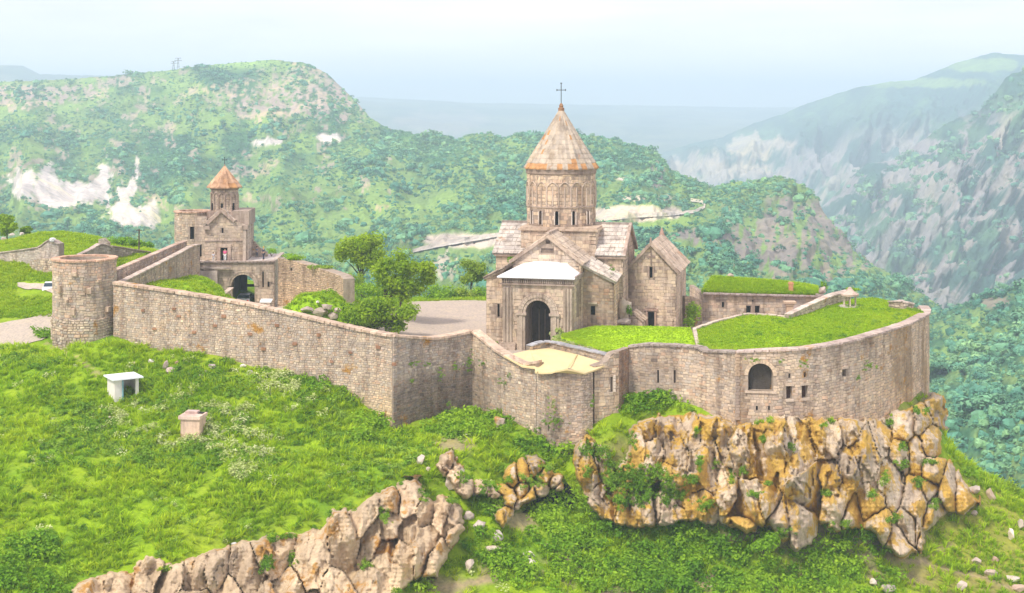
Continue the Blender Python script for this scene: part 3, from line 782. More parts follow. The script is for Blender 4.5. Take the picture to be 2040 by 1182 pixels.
def wall(parent, pts, thick=.8, holes=(), mat=None, palette=PAL_RUBBLE, ch=.24, lw=.34, proud=.045, smoothn=True, name='wall', tint=None, big=.48, budget=None,
         joint=.02, batter=0.0, back=True, coping=None, base=MORTAR, skip=None, stones=True, ragged=0.0):
    """pts: (x, y, zbottom, ztop) left to right as seen from outside. holes: dict u0,u1,z0,z1,[arch,rise,depth,mat,part]"""
    mat = mat or M_RUBBLE
    P = Path2([(a, b) for a, b, _, _ in pts], smoothn); zb = lambda u: float(np.interp(u, P.u, [q[2] for q in pts])); zt = lambda u: float(np.interp(u, P.u, [q[3] for q in pts]))
    def q3(u, z, d=0.0):
        (x, y), n = P.at(u, d + batter * max(0, zt(u) - z)); return (x, y, z)
    br = set(P.u.tolist())
    k = max(2, int(P.L / 2.0))
    for i in range(k + 1): br.add(P.L * i / k)
    for h in holes:
        m = 12 if h.get('arch') else 1
        for i in range(m + 1): br.add(h['u0'] + (h['u1'] - h['u0']) * i / m)
    br = sorted(b for b in br if -1e-6 <= b <= P.L + 1e-6); br = [b for i, b in enumerate(br) if i == 0 or b - br[i - 1] > 1e-4]
    mb = MB()
    for a, b in zip(br[:-1], br[1:]):
        m = (a + b) / 2; hs = sorted([h for h in holes if h['u0'] - 1e-6 < m < h['u1'] + 1e-6], key=lambda h: h['z0'])
        za0, zb0 = zb(a), zb(b)
        for h in hs:
            dp = h.get('depth', .5); top = (zhole(h, a), zhole(h, b))
            mb.quad(q3(a, za0), q3(b, zb0), q3(b, h['z0']), q3(a, h['z0']), base)
            mb.quad(q3(a, h['z0']), q3(b, h['z0']), q3(b, h['z0'], -dp), q3(a, h['z0'], -dp), base)        # sill
            mb.quad(q3(a, top[0], -dp), q3(b, top[1], -dp), q3(b, top[1]), q3(a, top[0]), base)            # soffit
            za0, zb0 = top
        mb.quad(q3(a, za0), q3(b, zb0), q3(b, zt(b)), q3(a, zt(a)), base)
        mb.quad(q3(a, zt(a)), q3(b, zt(b)), q3(b, zt(b), -thick), q3(a, zt(a), -thick), base)
        deep = any(h.get('through') or h.get('depth', .5) > thick for h in hs)
        if back and not deep: mb.quad(q3(b, zb(b), -thick), q3(a, zb(a), -thick), q3(a, zt(a), -thick), q3(b, zt(b), -thick), base)
        elif back:
            h = hs[0]
            mb.quad(q3(b, zhole(h, b), -thick), q3(a, zhole(h, a), -thick), q3(a, zt(a), -thick), q3(b, zt(b), -thick), base)
    mb.quad(q3(0, zb(0)), q3(0, zt(0)), q3(0, zt(0), -thick), q3(0, zb(0), -thick), base)
    mb.quad(q3(P.L, zb(P.L)), q3(P.L, zb(P.L), -thick), q3(P.L, zt(P.L), -thick), q3(P.L, zt(P.L)), base)
    for h in holes:
        dp = h.get('depth', .5)
        for u in (h['u0'], h['u1']):
            zz = zhole(h, u)
            if zz > h['z0']: mb.quad(q3(u, h['z0']), q3(u, zz), q3(u, zz, -dp), q3(u, h['z0'], -dp), base)
    w = mb.build(name, mat, parent)
    for h in holes:     # what closes the opening
        if h.get('through'): continue
        dp = h.get('depth', .5) - .02; hb_ = MB(); m = 10 if h.get('arch') else 1
        for i in range(m):
            a = h['u0'] + (h['u1'] - h['u0']) * i / m; b = h['u0'] + (h['u1'] - h['u0']) * (i + 1) / m
            hb_.quad(q3(a, h['z0'], -dp), q3(b, h['z0'], -dp), q3(b, zhole(h, b), -dp), q3(a, zhole(h, a), -dp), h.get('col', (1, 1, 1)))
        hb_.build(h.get('part', 'window'), h.get('mat', M_DARK), parent)
    if stones:
        sb = MB(); nobj = 0; budget = 300 if budget is None else budget
        zmin = min(q[2] for q in pts); zmax = max(q[3] for q in pts); z = zmin - ch * 1.5; zmax += ch * 1.5; sd_ = rnd.random() * 50; wu = np.linspace(0, P.L + .01, 80); wv_ = (fbm(wu * .45 + sd_, wu * 0 + .3, 3, 3) - .5) * ch * (2.6 if ch < .33 else .25); wob = lambda q_: float(np.interp(q_, wu, wv_)); org = origin(parent)
        cands = []
        while z < zmax:
            c_h = ch * rnd.uniform(.8, 1.2); u = rnd.uniform(-.3, 0) * lw
            while u < P.L:
                l = lw * rnd.uniform(.6, 1.6); u0 = max(u + joint / 2, 0); u1 = min(u + l - joint / 2, P.L); u += l
                if u1 - u0 < .06: continue
                wb_ = wob(u0) + rnd.uniform(-.06, .06) * ch; z0 = z + wb_ + joint / 2 * rnd.uniform(.6, 1.6); z1 = z + wb_ + c_h * (1 if rnd.random() > .1 else rnd.uniform(.7, 1.25)) - joint / 2
                a0, a1 = max(z0, zb(u0)), max(z0, zb(u1)); b0, b1 = min(z1, zt(u0) - .01), min(z1, zt(u1) - .01)
                if b0 - a0 < .03 and b1 - a1 < .03: continue
                b0 = max(b0, a0 + .005); b1 = max(b1, a1 + .005)
                bad = False; um = (u0 + u1) / 2
                for h in holes:
                    g = .02
                    if u1 > h['u0'] + g and u0 < h['u1'] - g and z1 > h['z0'] + g:
                        if any(z0 < zhole(h, x) - g for x in (max(u0, h['u0']), min(u1, h['u1']), min(max(um, h['u0']), h['u1']))): bad = True; break
                if not bad and skip and skip(um, (z0 + z1) / 2): bad = True
                if bad: continue
                c = pal(palette)
                if ch < .33 and rnd.random() < .10: q_ = rnd.choice((.68, .8, 1.22, 1.3)); c = (c[0] * q_, c[1] * q_, c[2] * q_)
                if tint:
                    tc_ = tint(um, (z0 + z1) / 2); c = (c[0] * tc_[0], c[1] * tc_[1], c[2] * tc_[2])
                full = (b0 - a0) > .9 * (z1 - z0) and (b1 - a1) > .9 * (z1 - z0)
                cands.append((u0, u1, a0, a1, b0, b1, c, full))
            z += c_h
        order = sorted([i for i, c in enumerate(cands) if c[7] and (c[1] - c[0]) >= big], key=lambda i: -(cands[i][1] - cands[i][0]))[:budget]
        order = set(order)
        for i, (u0, u1, a0, a1, b0, b1, c, full) in enumerate(cands):
            pr = rnd.uniform(.3, 1) * proud
            if i in order:
                (x, y), n = P.at((u0 + u1) / 2, pr - .09 + batter * max(0, zt((u0 + u1) / 2) - a0)); (xa, ya), _ = P.at(u0, 0); (xb, yb), _ = P.at(u1, 0)
                e = Vector((xb - xa, yb - ya, 0)); L_ = e.length; e.normalize()
                block(parent, 'stone', (x, y, (a0 + b0) / 2), e, (-e.y * -1 * -1, e.x, 0), (0, 0, 1), L_, .18, b0 - a0, mat, c, org); continue
            j = lambda s_: rnd.uniform(-s_, s_)
            jj = joint * .8; t = -.03
            O = [q3(u0, a0, t), q3(u1, a1, t), q3(u1, b1, t), q3(u0, b0, t)]
            ins = min(.03, (u1 - u0) * .12, max(.004, (b0 - a0) * .15))
            I = [q3(u0 + ins + j(jj), a0 + ins + j(jj), pr + j(.01)), q3(u1 - ins + j(jj), a1 + ins + j(jj), pr + j(.01)), q3(u1 - ins + j(jj), b1 - ins + j(jj), pr + j(.01)), q3(u0 + ins + j(jj), b0 - ins + j(jj), pr + j(.01))]
            sb.add(O + I, [(0, 1, 5, 4), (1, 2, 6, 5), (2, 3, 7, 6), (3, 0, 4, 7), (4, 5, 6, 7)], c)
        so = sb.build('stonework', mat, parent)
        if so: so['kind'] = 'stuff'
    if coping:
        cw_, chh, cl, ccol = coping['w'], coping['h'], coping['l'], coping['col']; u = 0; org = origin(parent)
        while u < P.L - .05:
            l = min(cl * rnd.uniform(.7, 1.3), P.L - u)
            a = Vector(q3(u, zt(u), 0)); b = Vector(q3(u + l, zt(u + l), 0)); e = b - a
            if e.length < .05: break
            Lc = e.length; e.normalize(); (_, _), n = P.at(u + l / 2); n3 = Vector((n[0], n[1], 0)); up = e.cross(Vector((-n3.x, -n3.y, 0))).normalized()
            up = Vector((-n3.x, -n3.y, 0)).cross(e) * -1 if up.z < 0 else up
            if up.z < 0: up = -up
            c = (a + b) / 2 - n3 * (cw_ / 2 - .12) + up * (chh / 2 - .03)
            k = rnd.uniform(.85, 1.12)
            block(parent, coping.get('name', 'coping_stone'), c, e, (-n3.x, -n3.y, 0), up, Lc * .985, cw_, chh * rnd.uniform(.85, 1.15), mat, (ccol[0] * k, ccol[1] * k, ccol[2] * k), org)
            u += l
    return P, q3
def archstones(parent, q3, uc, zs, r, wid, n, mat, palette, d=.09, name='voussoir', a0=0, a1=math.pi, sx=1.0):
    """ring of wedge stones round an arch, each its own part"""
    for i in range(n):
        t0 = a0 + (a1 - a0) * (i + .04) / n; t1 = a0 + (a1 - a0) * (i + .96) / n; mb = MB()
        V = []
        for dd in (-.05, d):
            for t_, rr in ((t0, r), (t1, r), (t1, r + wid), (t0, r + wid)):
                V.append(q3(uc - rr * math.cos(t_) * sx, zs + rr * math.sin(t_), dd))
        mb.add(V, [(0, 1, 2, 3), (7, 6, 5, 4), (0, 4, 5, 1), (1, 5, 6, 2), (2, 6, 7, 3), (3, 7, 4, 0)], pal(palette))
        mb.build(name, mat, parent)
class Frame:
    """local frame of a building: u right along its front, v back, turned by angle a"""
    def __init__(s, px, Y, deg):
        s.o = (wx(px, Y), Y); s.a = math.radians(deg); s.c, s.s = math.cos(s.a), math.sin(s.a)
    def xy(s, u, v): return (s.o[0] + u * s.c + v * s.s, s.o[1] - u * s.s + v * s.c)
    def p(s, u, v, z): x, y = s.xy(u, v); return (x, y, z)
    def u(s, px, v):
        k = px - 1020
        return (k * (s.o[1] + v * s.c) - F * (s.o[0] + v * s.s)) / (F * s.c + k * s.s)
    def z(s, px, py, v):
        x, y = s.xy(s.u(px, v), v); return wz(py, y)
    def ax(s): return Vector((s.c, -s.s, 0)), Vector((s.s, s.c, 0))
def roof(parent, A, B, C, D, mat, palette, name='roof', tile='roof_slab', th=.22, rows=6, cols=8, up=.05, objs=True, tilt=.04, base=None, lip=True):
    """A,B eave corners (left,right), C,D ridge corners (right,left): slab plus laid stone slabs, each its own part"""
    A, B, C, D = map(Vector, (A, B, C, D)); n = (B - A).cross(D - A).normalized()
    if n.z < 0: n = -n
    mb = MB(); c = base or palette[0]
    lo = [p - n * th for p in (A, B, C, D)]
    mb.add([A, B, C, D] + lo, [(0, 1, 2, 3), (7, 6, 5, 4), (0, 4, 5, 1), (1, 5, 6, 2), (2, 6, 7, 3), (3, 7, 4, 0)], c)
    r_ = mb.build(name, mat, parent)
    org = origin(parent); sb = MB()
    for i in range(rows):
        t0, t1 = i / rows, (i + 1) / rows
        L0, R0, L1, R1 = A.lerp(D, t0), B.lerp(C, t0), A.lerp(D, t1), B.lerp(C, t1)
        wl = ((R0 - L0).length + (R1 - L1).length) / 2; m = max(1, round(cols * wl / max((B - A).length, .1)))
        cuts = [0] + [(k + rnd.uniform(-.18, .18)) / m for k in range(1, m)] + [1]
        for k in range(m):
            p = L0.lerp(R0, cuts[k]); q = L0.lerp(R0, cuts[k + 1]); p1 = L1.lerp(R1, cuts[k]); q1 = L1.lerp(R1, cuts[k + 1])
            ctr = (p + q + p1 + q1) / 4 + n * (up + rnd.uniform(0, .02)); ex = (q - p).normalized(); ey = ((p1 + q1) / 2 - (p + q) / 2); ly = ey.length
            ey = (ey / ly - n * tilt * 0).normalized(); w = ((q - p).length + (q1 - p1).length) / 2
            nn = ex.cross(ey).normalized(); nn = nn if nn.dot(n) > 0 else -nn
            ey2 = (ey - nn * tilt * 1.6).normalized(); nn2 = ex.cross(ey2).normalized(); nn2 = nn2 if nn2.dot(n) > 0 else -nn2
            if objs: block(parent, tile, ctr, ex, ey2, nn2, w * .96, ly * 1.06, .10, mat, pal(palette), org)
            else: sb.obox(ctr, ex, ey2, nn2, w * .95, ly * 1.06, .09, pal(palette), .01)
    if not objs:
        so = sb.build('roof_slabs', mat, parent); so['kind'] = 'stuff'
    return r_
def bar(parent, name, A, B, w, h, mat, col, up=(0, 0, 1)):
    A, B = Vector(A), Vector(B); e = (B - A); L = e.length; e.normalize(); up = Vector(up); s_ = e.cross(up).normalized(); up = s_.cross(e).normalized()
    mb = MB(); mb.obox((A + B) / 2, e, s_, up, L, w, h, col); return mb.build(name, mat, parent)
def cross_part(parent, x, y, z0, h, w, th, mat, name='cross', ang=0):
    mb = MB(); ex = Vector((math.cos(ang), math.sin(ang), 0)); ey = Vector((-math.sin(ang), math.cos(ang), 0)); ez = Vector((0, 0, 1))
    mb.obox((x, y, z0 + h / 2), ex, ey, ez, th, th, h)
    mb.obox(Vector((x, y, z0 + h * .68)), ex, ey, ez, w, th * .95, th * .95)
    for s_ in (-1, 1): mb.obox(Vector((x, y, z0 + h * .68)) + ex * (s_ * w / 2), ex, ey, ez, th * 1.1, th * 1.4, th * 2.6)
    mb.obox((x, y, z0 + h), ex, ey, ez, th * 2.6, th * 1.4, th * 1.1)
    return mb.build(name, mat, parent)
# ------------------------------------------------------------------ fortification walls
PEACH = (.60, .46, .35)
def wp(px, Y, pyb, pyt, dig=1.2): return (wx(px, Y), Y, wz(pyb, Y) - dig, wz(pyt, Y))
COPE = dict(w=1.0, h=.26, l=.75, col=PEACH)

# round tower at the left
tc_ = (wx(168.5, 148.4), 148.4); R_T = 3.22; zr = 10.05
T = empty('round_tower', (tc_[0], tc_[1], 1.5), 'round open-topped rubble tower at the left end of the long wall', 'tower')
def circ(cx, cy, r, n, a0=90, a1=450): return [(cx + r * math.cos(math.radians(a0 + (a1 - a0) * i / n)), cy + r * math.sin(math.radians(a0 + (a1 - a0) * i / n))) for i in range(n + 1)]
_, q3t = wall(T, [(x, y, 0.5, zr) for x, y in circ(*tc_, R_T, 28)], thick=.75, ch=.27, lw=.42, big=.48, tint=lambda u, z: (1.06, .98, .95) if z > 8.6 else (1, 1, 1), coping=dict(w=.8, h=.2, l=.7, col=(.58, .38, .27)))
wall(T, [(x, y, 0.3, 4.15 + .1 * math.sin(i * 2.1)) for i, (x, y) in enumerate(circ(*tc_, R_T + .13, 28))], thick=.2, ch=.3, lw=.42, proud=.12, name='plinth', palette=PAL_RUBBLE + [(.60, .52, .42), (.55, .48, .40)], joint=.05, back=False, big=.55)
mb = MB(); mb.lathe(tc_[0], tc_[1], [(0.01, 9.3), (R_T - .7, 9.25)], 24, (.30, .25, .19)); mb.build('floor', M_RUBBLE, T)
def tower_pt(px, r): # angle on the tower whose column is px
    best = min(range(180, 361), key=lambda a: abs(1020 + F * (tc_[0] + r * math.cos(math.radians(a))) / (tc_[1] + r * math.sin(math.radians(a))) - px))
    return math.radians(best)
for px, py, w_, h_ in ((149, 546, .55, .42), (121, 576, .4, .75), (176, 580, .45, .65), (146, 622, .42, .75), (213, 616, .45, .55), (134, 600, .3, .3), (196, 560, .35, .3)):
    a = tower_pt(px, R_T); n = Vector((math.cos(a), math.sin(a), 0)); p = Vector((tc_[0], tc_[1], 0)) + n * (R_T + .12); p.z = wz(py, p.y)
    block(T, 'corbel', p, (-n.y, n.x, 0), -n, (0, 0, 1), w_, .42, h_, M_RUBBLE, (.55, .42, .31))

# long wall
def wtint_long(u, z):
    k = float(smooth(24, 33, u)) * float(1 - smooth(-3.5, 1.5, z)); 
    return (1 + .22 * k, 1 + .16 * k, 1 - .02 * k)
LW = [(226, 146.2, 680, 566), (300, 144, 692, 577), (400, 141.3, 708, 592), (500, 139.3, 728, 610), (600, 137.4, 752, 632), (700, 135.6, 787, 656), (765, 134.3, 845, 669), (781, 133.6, 862, 671)]
pts = [wp(*a) for a in LW]
T = empty('fortress_wall', (pts[4][0], pts[4][1], pts[4][2]), 'long pale wall with peach coping running from the round tower to the sharp corner', 'wall', 'outer fortress walls')
_, q3w = wall(T, pts, thick=1.3, ch=.22, lw=.32, tint=wtint_long, coping=COPE, proud=.06, palette=PAL_RUBBLE)
for u, z in ((4, 5.2), (8, 5.6), (8.6, 4.9), (13, 4.2), (14, 5.2), (17, 3.6), (20, 4.6), (22, 2.9), (24.6, 3.9), (28, 2.4), (31, 3.1), (34, 1.7), (10.5, 3.4), (18.5, 2.2), (26, 1.4), (5.5, 3.4)):
    p = Vector(q3w(min(u, 33), z, .08)); block(T, 'rust_stone', p, (1, 0, 0), (0, 1, 0), (0, 0, 1), rnd.uniform(.32, .48), .2, rnd.uniform(.2, .3), M_RUBBLE, (.36, .20, .12))

# recessed stretch behind the corner
BW = [(783, 133.6, 862, 671), (820, 135.6, 852, 674), (860, 137.8, 842, 677), (900, 139.6, 830, 672), (941, 141.3, 818, 662)]
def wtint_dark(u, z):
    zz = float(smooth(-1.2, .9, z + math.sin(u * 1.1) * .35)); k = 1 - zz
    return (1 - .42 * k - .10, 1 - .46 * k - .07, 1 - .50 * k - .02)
T = empty('fortress_wall', (wx(860, 138), 138, -6), 'recessed wall stretch with a grey top and dark brown lower part between the sharp corner and the bend', 'wall', 'outer fortress walls')
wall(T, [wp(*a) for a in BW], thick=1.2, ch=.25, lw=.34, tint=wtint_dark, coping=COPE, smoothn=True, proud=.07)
CW = [(941, 141.3, 818, 662), (960, 140, 822, 677), (985, 138.5, 832, 698), (1012, 136.6, 850, 715), (1041, 134.8, 866, 729), (1068, 133.6, 876, 724)]
def wtint_c(u, z):
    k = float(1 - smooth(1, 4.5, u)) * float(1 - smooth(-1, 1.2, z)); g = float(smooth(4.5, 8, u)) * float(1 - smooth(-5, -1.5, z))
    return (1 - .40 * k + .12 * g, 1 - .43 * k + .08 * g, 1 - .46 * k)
T = empty('fortress_wall', (wx(1010, 137), 137, -6), 'wall stretch whose coping swoops down from the bend to the pale yellow roof', 'wall', 'outer fortress walls')
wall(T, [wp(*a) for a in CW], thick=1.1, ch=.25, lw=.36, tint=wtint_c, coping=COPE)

# corner building with the flat pale yellow roof
T = empty('corner_building', (wx(1130, 133), 133, -6), 'rubble corner building with a flat pale yellow roof rising above the undergrowth', 'building')
KW = [(1069, 133.5, 876, 741), (1085, 132.4, 880, 741), (1100, 131.6, 882, 742), (1129, 130.8, 882, 737), (1160, 131, 870, 742), (1181, 131.9, 855, 741)]
def wtint_k(u, z):
    k = math.exp(-((u - 2.6 - z * .1) / 1.2) ** 2) * .35 + .15 * math.exp(-((u - 4.2) / .5) ** 2)
    return (1 - k, 1 - k * 1.05, 1 - k * 1.1)
_, qk = wall(T, [wp(*a) for a in KW], thick=.9, ch=.24, lw=.36, tint=wtint_k, holes=[dict(u0=1.75, u1=2.0, z0=wz(862, 131.5), z1=wz(850, 131.5), depth=.5)])
_, qk2 = wall(T, [wp(1184, 132.6, 848, 730), wp(1208, 133.2, 838, 722), wp(1222, 133.8, 838, 704), wp(1233, 134.1, 850, 700)], thick=.9, ch=.3, lw=.44, tint=lambda u, z: (1.12, 1.1, 1.04), holes=[dict(u0=1.88, u1=2.12, z0=wz(781, 133.7), z1=wz(751, 133.7), depth=.5)])
wall(T, [wp(1233, 134.1, 850, 700), wp(1254, 137.4, 815, 692)], thick=.6, ch=.28, lw=.4, tint=lambda u, z: (.62, .52, .46))
for k in range(5): # dressed stones framing the slit
    p = qk2(2.30, wz(781, 133.7) + .15 + k * .32, .06); block(T, 'quoin', p, (1, 0, 0), (0, 1, 0), (0, 0, 1), .26, .2, .29, M_RUBBLE, (.62, .54, .45))
YR = [(1004, 709, 136.6), (1040, 729.5, 134.2), (1066, 733, 133), (1066, 741.5, 132.6), (1080, 743, 131.9), (1099, 742, 131.0), (1106, 739.5, 130.9), (1129, 735, 130.2), (1142, 737, 130.3), (1166, 743.5, 130.6), (1182, 738, 131.6), (1213, 725.5, 133.6), (1150, 706, 138), (1094, 693.5, 141.2), (1056, 697, 140.4)]
mb = MB(); top = [W(*a) for a in YR]; bot = [(x, y, z - .14) for x, y, z in top]; n_y = len(top)
mb.add(top + bot, [tuple(range(n_y)), tuple(range(2 * n_y - 1, n_y - 1, -1))] + [(i, n_y + i, n_y + (i + 1) % n_y, (i + 1) % n_y) for i in range(n_y)], (1, 1, 1))
mb.build('flat_roof', M_YELLOW, T)
for a, b in (((1094, 694, 141.1), (1070, 742, 132.2)), ((1150, 706.5, 137.8), (1130, 736, 130.6))): # faint laps of the roofing sheets
    A = Vector(W(*a)) + Vector((0, 0, .02)); B = Vector(W(*b)) + Vector((0, 0, .05)); bar(T, 'roofing_lap', A, B, .10, .03, M_YELLOW, (.93, .9, .85))
bar(T, 'vent_pipe', W(1024, 716, 136), W(1024, 708, 136), .12, .12, M_RUBBLE, (.5, .33, .24), (1, 0, 0))
# low wall closing the roof terrace towards the lawn
T = empty('low_wall', (wx(1150, 139), 139, 1), 'low rubble wall topped with grey slabs between the yellow roof and the lawn', 'wall')
wall(T, [wp(1056, 140.2, 700, 691, .6), wp(1075, 141, 698, 683, .6), wp(1093, 141.6, 696, 681, .6), wp(1130, 139.6, 704, 690, .6), wp(1170, 137.2, 715, 699, .6), wp(1210, 134.9, 728, 708, .6), wp(1224, 134.2, 730, 707, .6)], thick=.6, ch=.24, lw=.42,
     palette=PAL_RUBBLE + [(.62, .48, .34)], coping=dict(w=.75, h=.14, l=.9, col=(.40, .40, .42), name='coping_slab'))

# curtain wall and the great bastion
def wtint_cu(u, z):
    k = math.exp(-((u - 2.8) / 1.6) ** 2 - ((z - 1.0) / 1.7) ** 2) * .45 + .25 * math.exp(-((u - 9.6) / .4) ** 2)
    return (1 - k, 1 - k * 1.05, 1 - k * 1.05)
CU = [(1252, 137.2, 800, 692), (1290, 136.2, 800, 688), (1340, 135.2, 808, 690), (1392, 133.8, 822, 694), (1393, 133.7, 822, 701), (1440, 131.8, 848, 702), (1466, 130.6, 852, 704)]
T = empty('curtain_wall', (wx(1350, 134.5), 134.5, -4), 'straight rubble curtain wall with two narrow slits in front of the small lawn', 'wall')
hs = []
for px, yy in ((1312, 135.9), (1345, 135.2)):
    u = math.hypot(wx(px, yy) - wx(1252, 137.2), yy - 137.2); hs.append(dict(u0=u - .10, u1=u + .10, z0=wz(763, yy), z1=wz(737, yy), depth=.4))
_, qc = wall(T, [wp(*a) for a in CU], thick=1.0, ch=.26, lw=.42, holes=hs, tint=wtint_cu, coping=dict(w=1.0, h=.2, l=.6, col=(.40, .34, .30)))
for h in []: bar(T, 'slit_arm', qc((h['u0'] + h['u1']) / 2 - .4, wz(748, 135.5), .085), qc((h['u0'] + h['u1']) / 2 + .4, wz(748, 135.5), .085), .05, .16, M_DARK, (1, 1, 1))
BA = [(1467, 130.5, 852, 703), (1500, 130.0, 846, 701.5), (1540, 129.8, 840, 700), (1600, 130.3, 838, 697), (1650, 131.6, 838, 690), (1700, 134, 838, 680), (1745, 137.4, 833, 667), (1785, 141, 824, 655), (1815, 145, 812, 645), (1838, 150, 798, 633), (1849, 156, 784, 627), (1851, 162, 772, 619), (1846, 168, 766, 612)]
bpts = [wp(*a, dig=1.8 if a[0] < 1800 else 6) for a in BA]; PB = Path2([(a, b) for a, b, _, _ in bpts])
def ub(px):
    best = min(np.linspace(0, PB.L, 1200), key=lambda u: abs(1020 + F * PB.at(u)[0][0] / PB.at(u)[0][1] - px)); return float(best)
def hole(px0, px1, py0, py1, **k):
    u0, u1 = ub(px0), ub(px1); Y = PB.at((u0 + u1) / 2)[0][1]
    return dict(u0=u0, u1=u1, z0=wz(py1, Y), z1=wz(py0, Y), **k)
hs = [hole(1490, 1541, 724, 779, arch=True, rise=1.15, depth=.8, mat=M_RUBBLE, col=(.07, .06, .05), part='alcove_back'),  # alcove back painted dark in place of the recess's shade
      hole(1566, 1577.5, 769, 795, depth=.45, mat=M_DOOR, col=(1.3, .8, .6)), hole(1597.5, 1609, 768, 793, depth=.45, mat=M_DOOR, col=(1.3, .8, .6)),
      hole(1570.5, 1575.5, 744, 754, depth=.35), hole(1601, 1606, 742, 752, depth=.35), hole(1506, 1510, 809, 818, depth=.4), hole(1530, 1534, 809, 818, depth=.4),
      hole(1678, 1686, 735, 750, depth=.45, mat=M_DOOR, col=(.5, .45, .4))]
T = empty('round_bastion', (wx(1650, 136), 136, -4), 'great curved stone bastion with an arched alcove and small windows standing on the orange cliff', 'bastion')
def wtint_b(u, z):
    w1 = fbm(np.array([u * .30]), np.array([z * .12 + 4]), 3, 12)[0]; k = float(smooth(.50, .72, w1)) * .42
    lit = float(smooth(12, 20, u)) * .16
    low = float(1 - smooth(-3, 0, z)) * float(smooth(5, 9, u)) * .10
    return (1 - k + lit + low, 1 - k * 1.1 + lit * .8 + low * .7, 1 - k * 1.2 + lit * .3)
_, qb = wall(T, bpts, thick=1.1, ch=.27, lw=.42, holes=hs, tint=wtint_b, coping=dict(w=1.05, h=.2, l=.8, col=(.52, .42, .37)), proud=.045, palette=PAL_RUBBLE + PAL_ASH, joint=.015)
h = hs[0]; archstones(T, qb, (h['u0'] + h['u1']) / 2, h['z1'] - 1.15, 1.15, .34, 13, M_RUBBLE, [(.5, .39, .3), (.44, .35, .28)], d=.08)
for h, e in ((hs[0], .25), (hs[1], .12), (hs[2], .12)):
    um = (h['u0'] + h['u1']) / 2; w_ = h['u1'] - h['u0'] + e * 2; a = qb(um - w_ / 2, h['z0'] - .1, .12); b = qb(um + w_ / 2, h['z0'] - .1, .12)
    bar(T, 'sill', a, b, .3, .2, M_RUBBLE, (.55, .45, .36))
for h in hs[1:3] + hs[7:8]:
    um = (h['u0'] + h['u1']) / 2; w_ = h['u1'] - h['u0'] + .3; a = qb(um - w_ / 2, h['z1'] + .12, .05); b = qb(um + w_ / 2, h['z1'] + .12, .05)
    bar(T, 'lintel', a, b, .2, .22, M_RUBBLE, (.52, .42, .33))
# vertical seam with rusty dressed stones where the bastion starts
for k in range(22):
    p = qb(.12, wz(840, 130.5) + .3 + k * .29, .05); block(T, 'quoin', p, (1, 0, 0), (0, 1, 0), (0, 0, 1), .34 if k % 2 else .46, .2, .27, M_RUBBLE, (.50, .37, .26) if k > 13 else (.36, .29, .24))

# ------------------------------------------------------------------ lawns behind the parapets
def loft(name, Fr, Bk, mat, col, bumps=.12, n=60, m=24, skirt=1.2):
    Fr = np.array(Fr, float); Bk = np.array(Bk, float)
    def res(P):
        s = np.r_[0, np.cumsum(np.hypot(np.diff(P[:, 0]), np.diff(P[:, 1])))]; t = np.linspace(0, s[-1], n)
        return np.c_[np.interp(t, s, P[:, 0]), np.interp(t, s, P[:, 1]), np.interp(t, s, P[:, 2])]
    A, B = res(Fr), res(Bk); t = np.linspace(0, 1, m)[:, None]
    X = A[:, 0] * (1 - t) + B[:, 0] * t; Y = A[:, 1] * (1 - t) + B[:, 1] * t; Z = A[:, 2] * (1 - t) + B[:, 2] * t
    w = np.sin(np.pi * t) ** .5 * np.ones_like(X)
    Z = Z + (fbm(X / 4, Y / 4, 3, 71) - .5) * bumps * 4 * w + .12 * w
    X0, Y0, Z0 = X, Y, Z
    def pad(Q, d=0): Q = np.vstack([Q[:1] , Q, Q[-1:]]); Q = np.hstack([Q[:, :1], Q, Q[:, -1:]]); return Q
    Xp, Yp, Zp = pad(X), pad(Y), pad(Z); Zp[0] -= skirt; Zp[-1] -= skirt; Zp[:, 0] -= skirt; Zp[:, -1] -= skirt
    g = grid_mesh(name, Xp, Yp, Zp, np.broadcast_to(np.array(col), Xp.shape + (3,)) * (1 + (fbm(Xp / 3, Yp / 3, 3, 5)[..., None] - .5) * .4), mat, smooth=False)
    return X0, Y0, Z0
def zp(px, py, z): Y = yat(py, z); return (wx(px, Y), Y, z)
LGC = (.34, .54, .012)
terr = loft('terrace_ground', [zp(1100, 690, 2.0), zp(1222, 712, 2.0), (wx(1258, 138), 138, 2.1), (wx(1392, 134.8), 134.8, 2.1)], [zp(1100, 672, 1.9), zp(1130, 664, 1.9), zp(1190, 650, 2.0), zp(1376, 655, 2.1)], M_GROUND, (.34, .27, .17), .02, skirt=2)
lawn1 = loft('small_lawn', [zp(1118, 671, 2.35), zp(1160, 683, 2.35), zp(1215, 697, 2.35), (wx(1258, 138), 138, 2.45), (wx(1300, 136.9), 136.9, 2.45), (wx(1390, 134.7), 134.7, 2.5)],
             [zp(1122, 667, 2.35), zp(1150, 658, 2.35), zp(1185, 649.5, 2.4), zp(1240, 649, 2.4), zp(1310, 650, 2.4), zp(1376, 652.5, 2.45)], M_GROUND, LGC, .03)
lawn2 = loft('large_lawn', [(wx(1393, 134.5), 134.5, 2.65), (wx(1466, 132), 132, 2.75), (wx(1540, 131.2), 131.2, 2.85), (wx(1600, 131.6), 131.6, 2.95), (wx(1692, 135.0), 135.0, 3.1), (wx(1780, 141.6), 141.6, 3.2), (wx(1832, 150), 150, 3.1), (wx(1840, 156), 156, 2.9)],
             [zp(1385, 656, 2.75), zp(1430, 641, 2.85), zp(1488, 627, 2.95), zp(1560, 632, 3.0), zp(1610, 618, 3.1), zp(1650, 605, 3.2), zp(1690, 598, 3.3), zp(1740, 594, 3.5), zp(1790, 606, 3.4), zp(1830, 622, 3.2)], M_GROUND, LGC, .06)
T = empty('stone_kerb', zp(1440, 640, 2.4), 'thin pale stone kerb along the back edge of the large lawn', 'kerb')
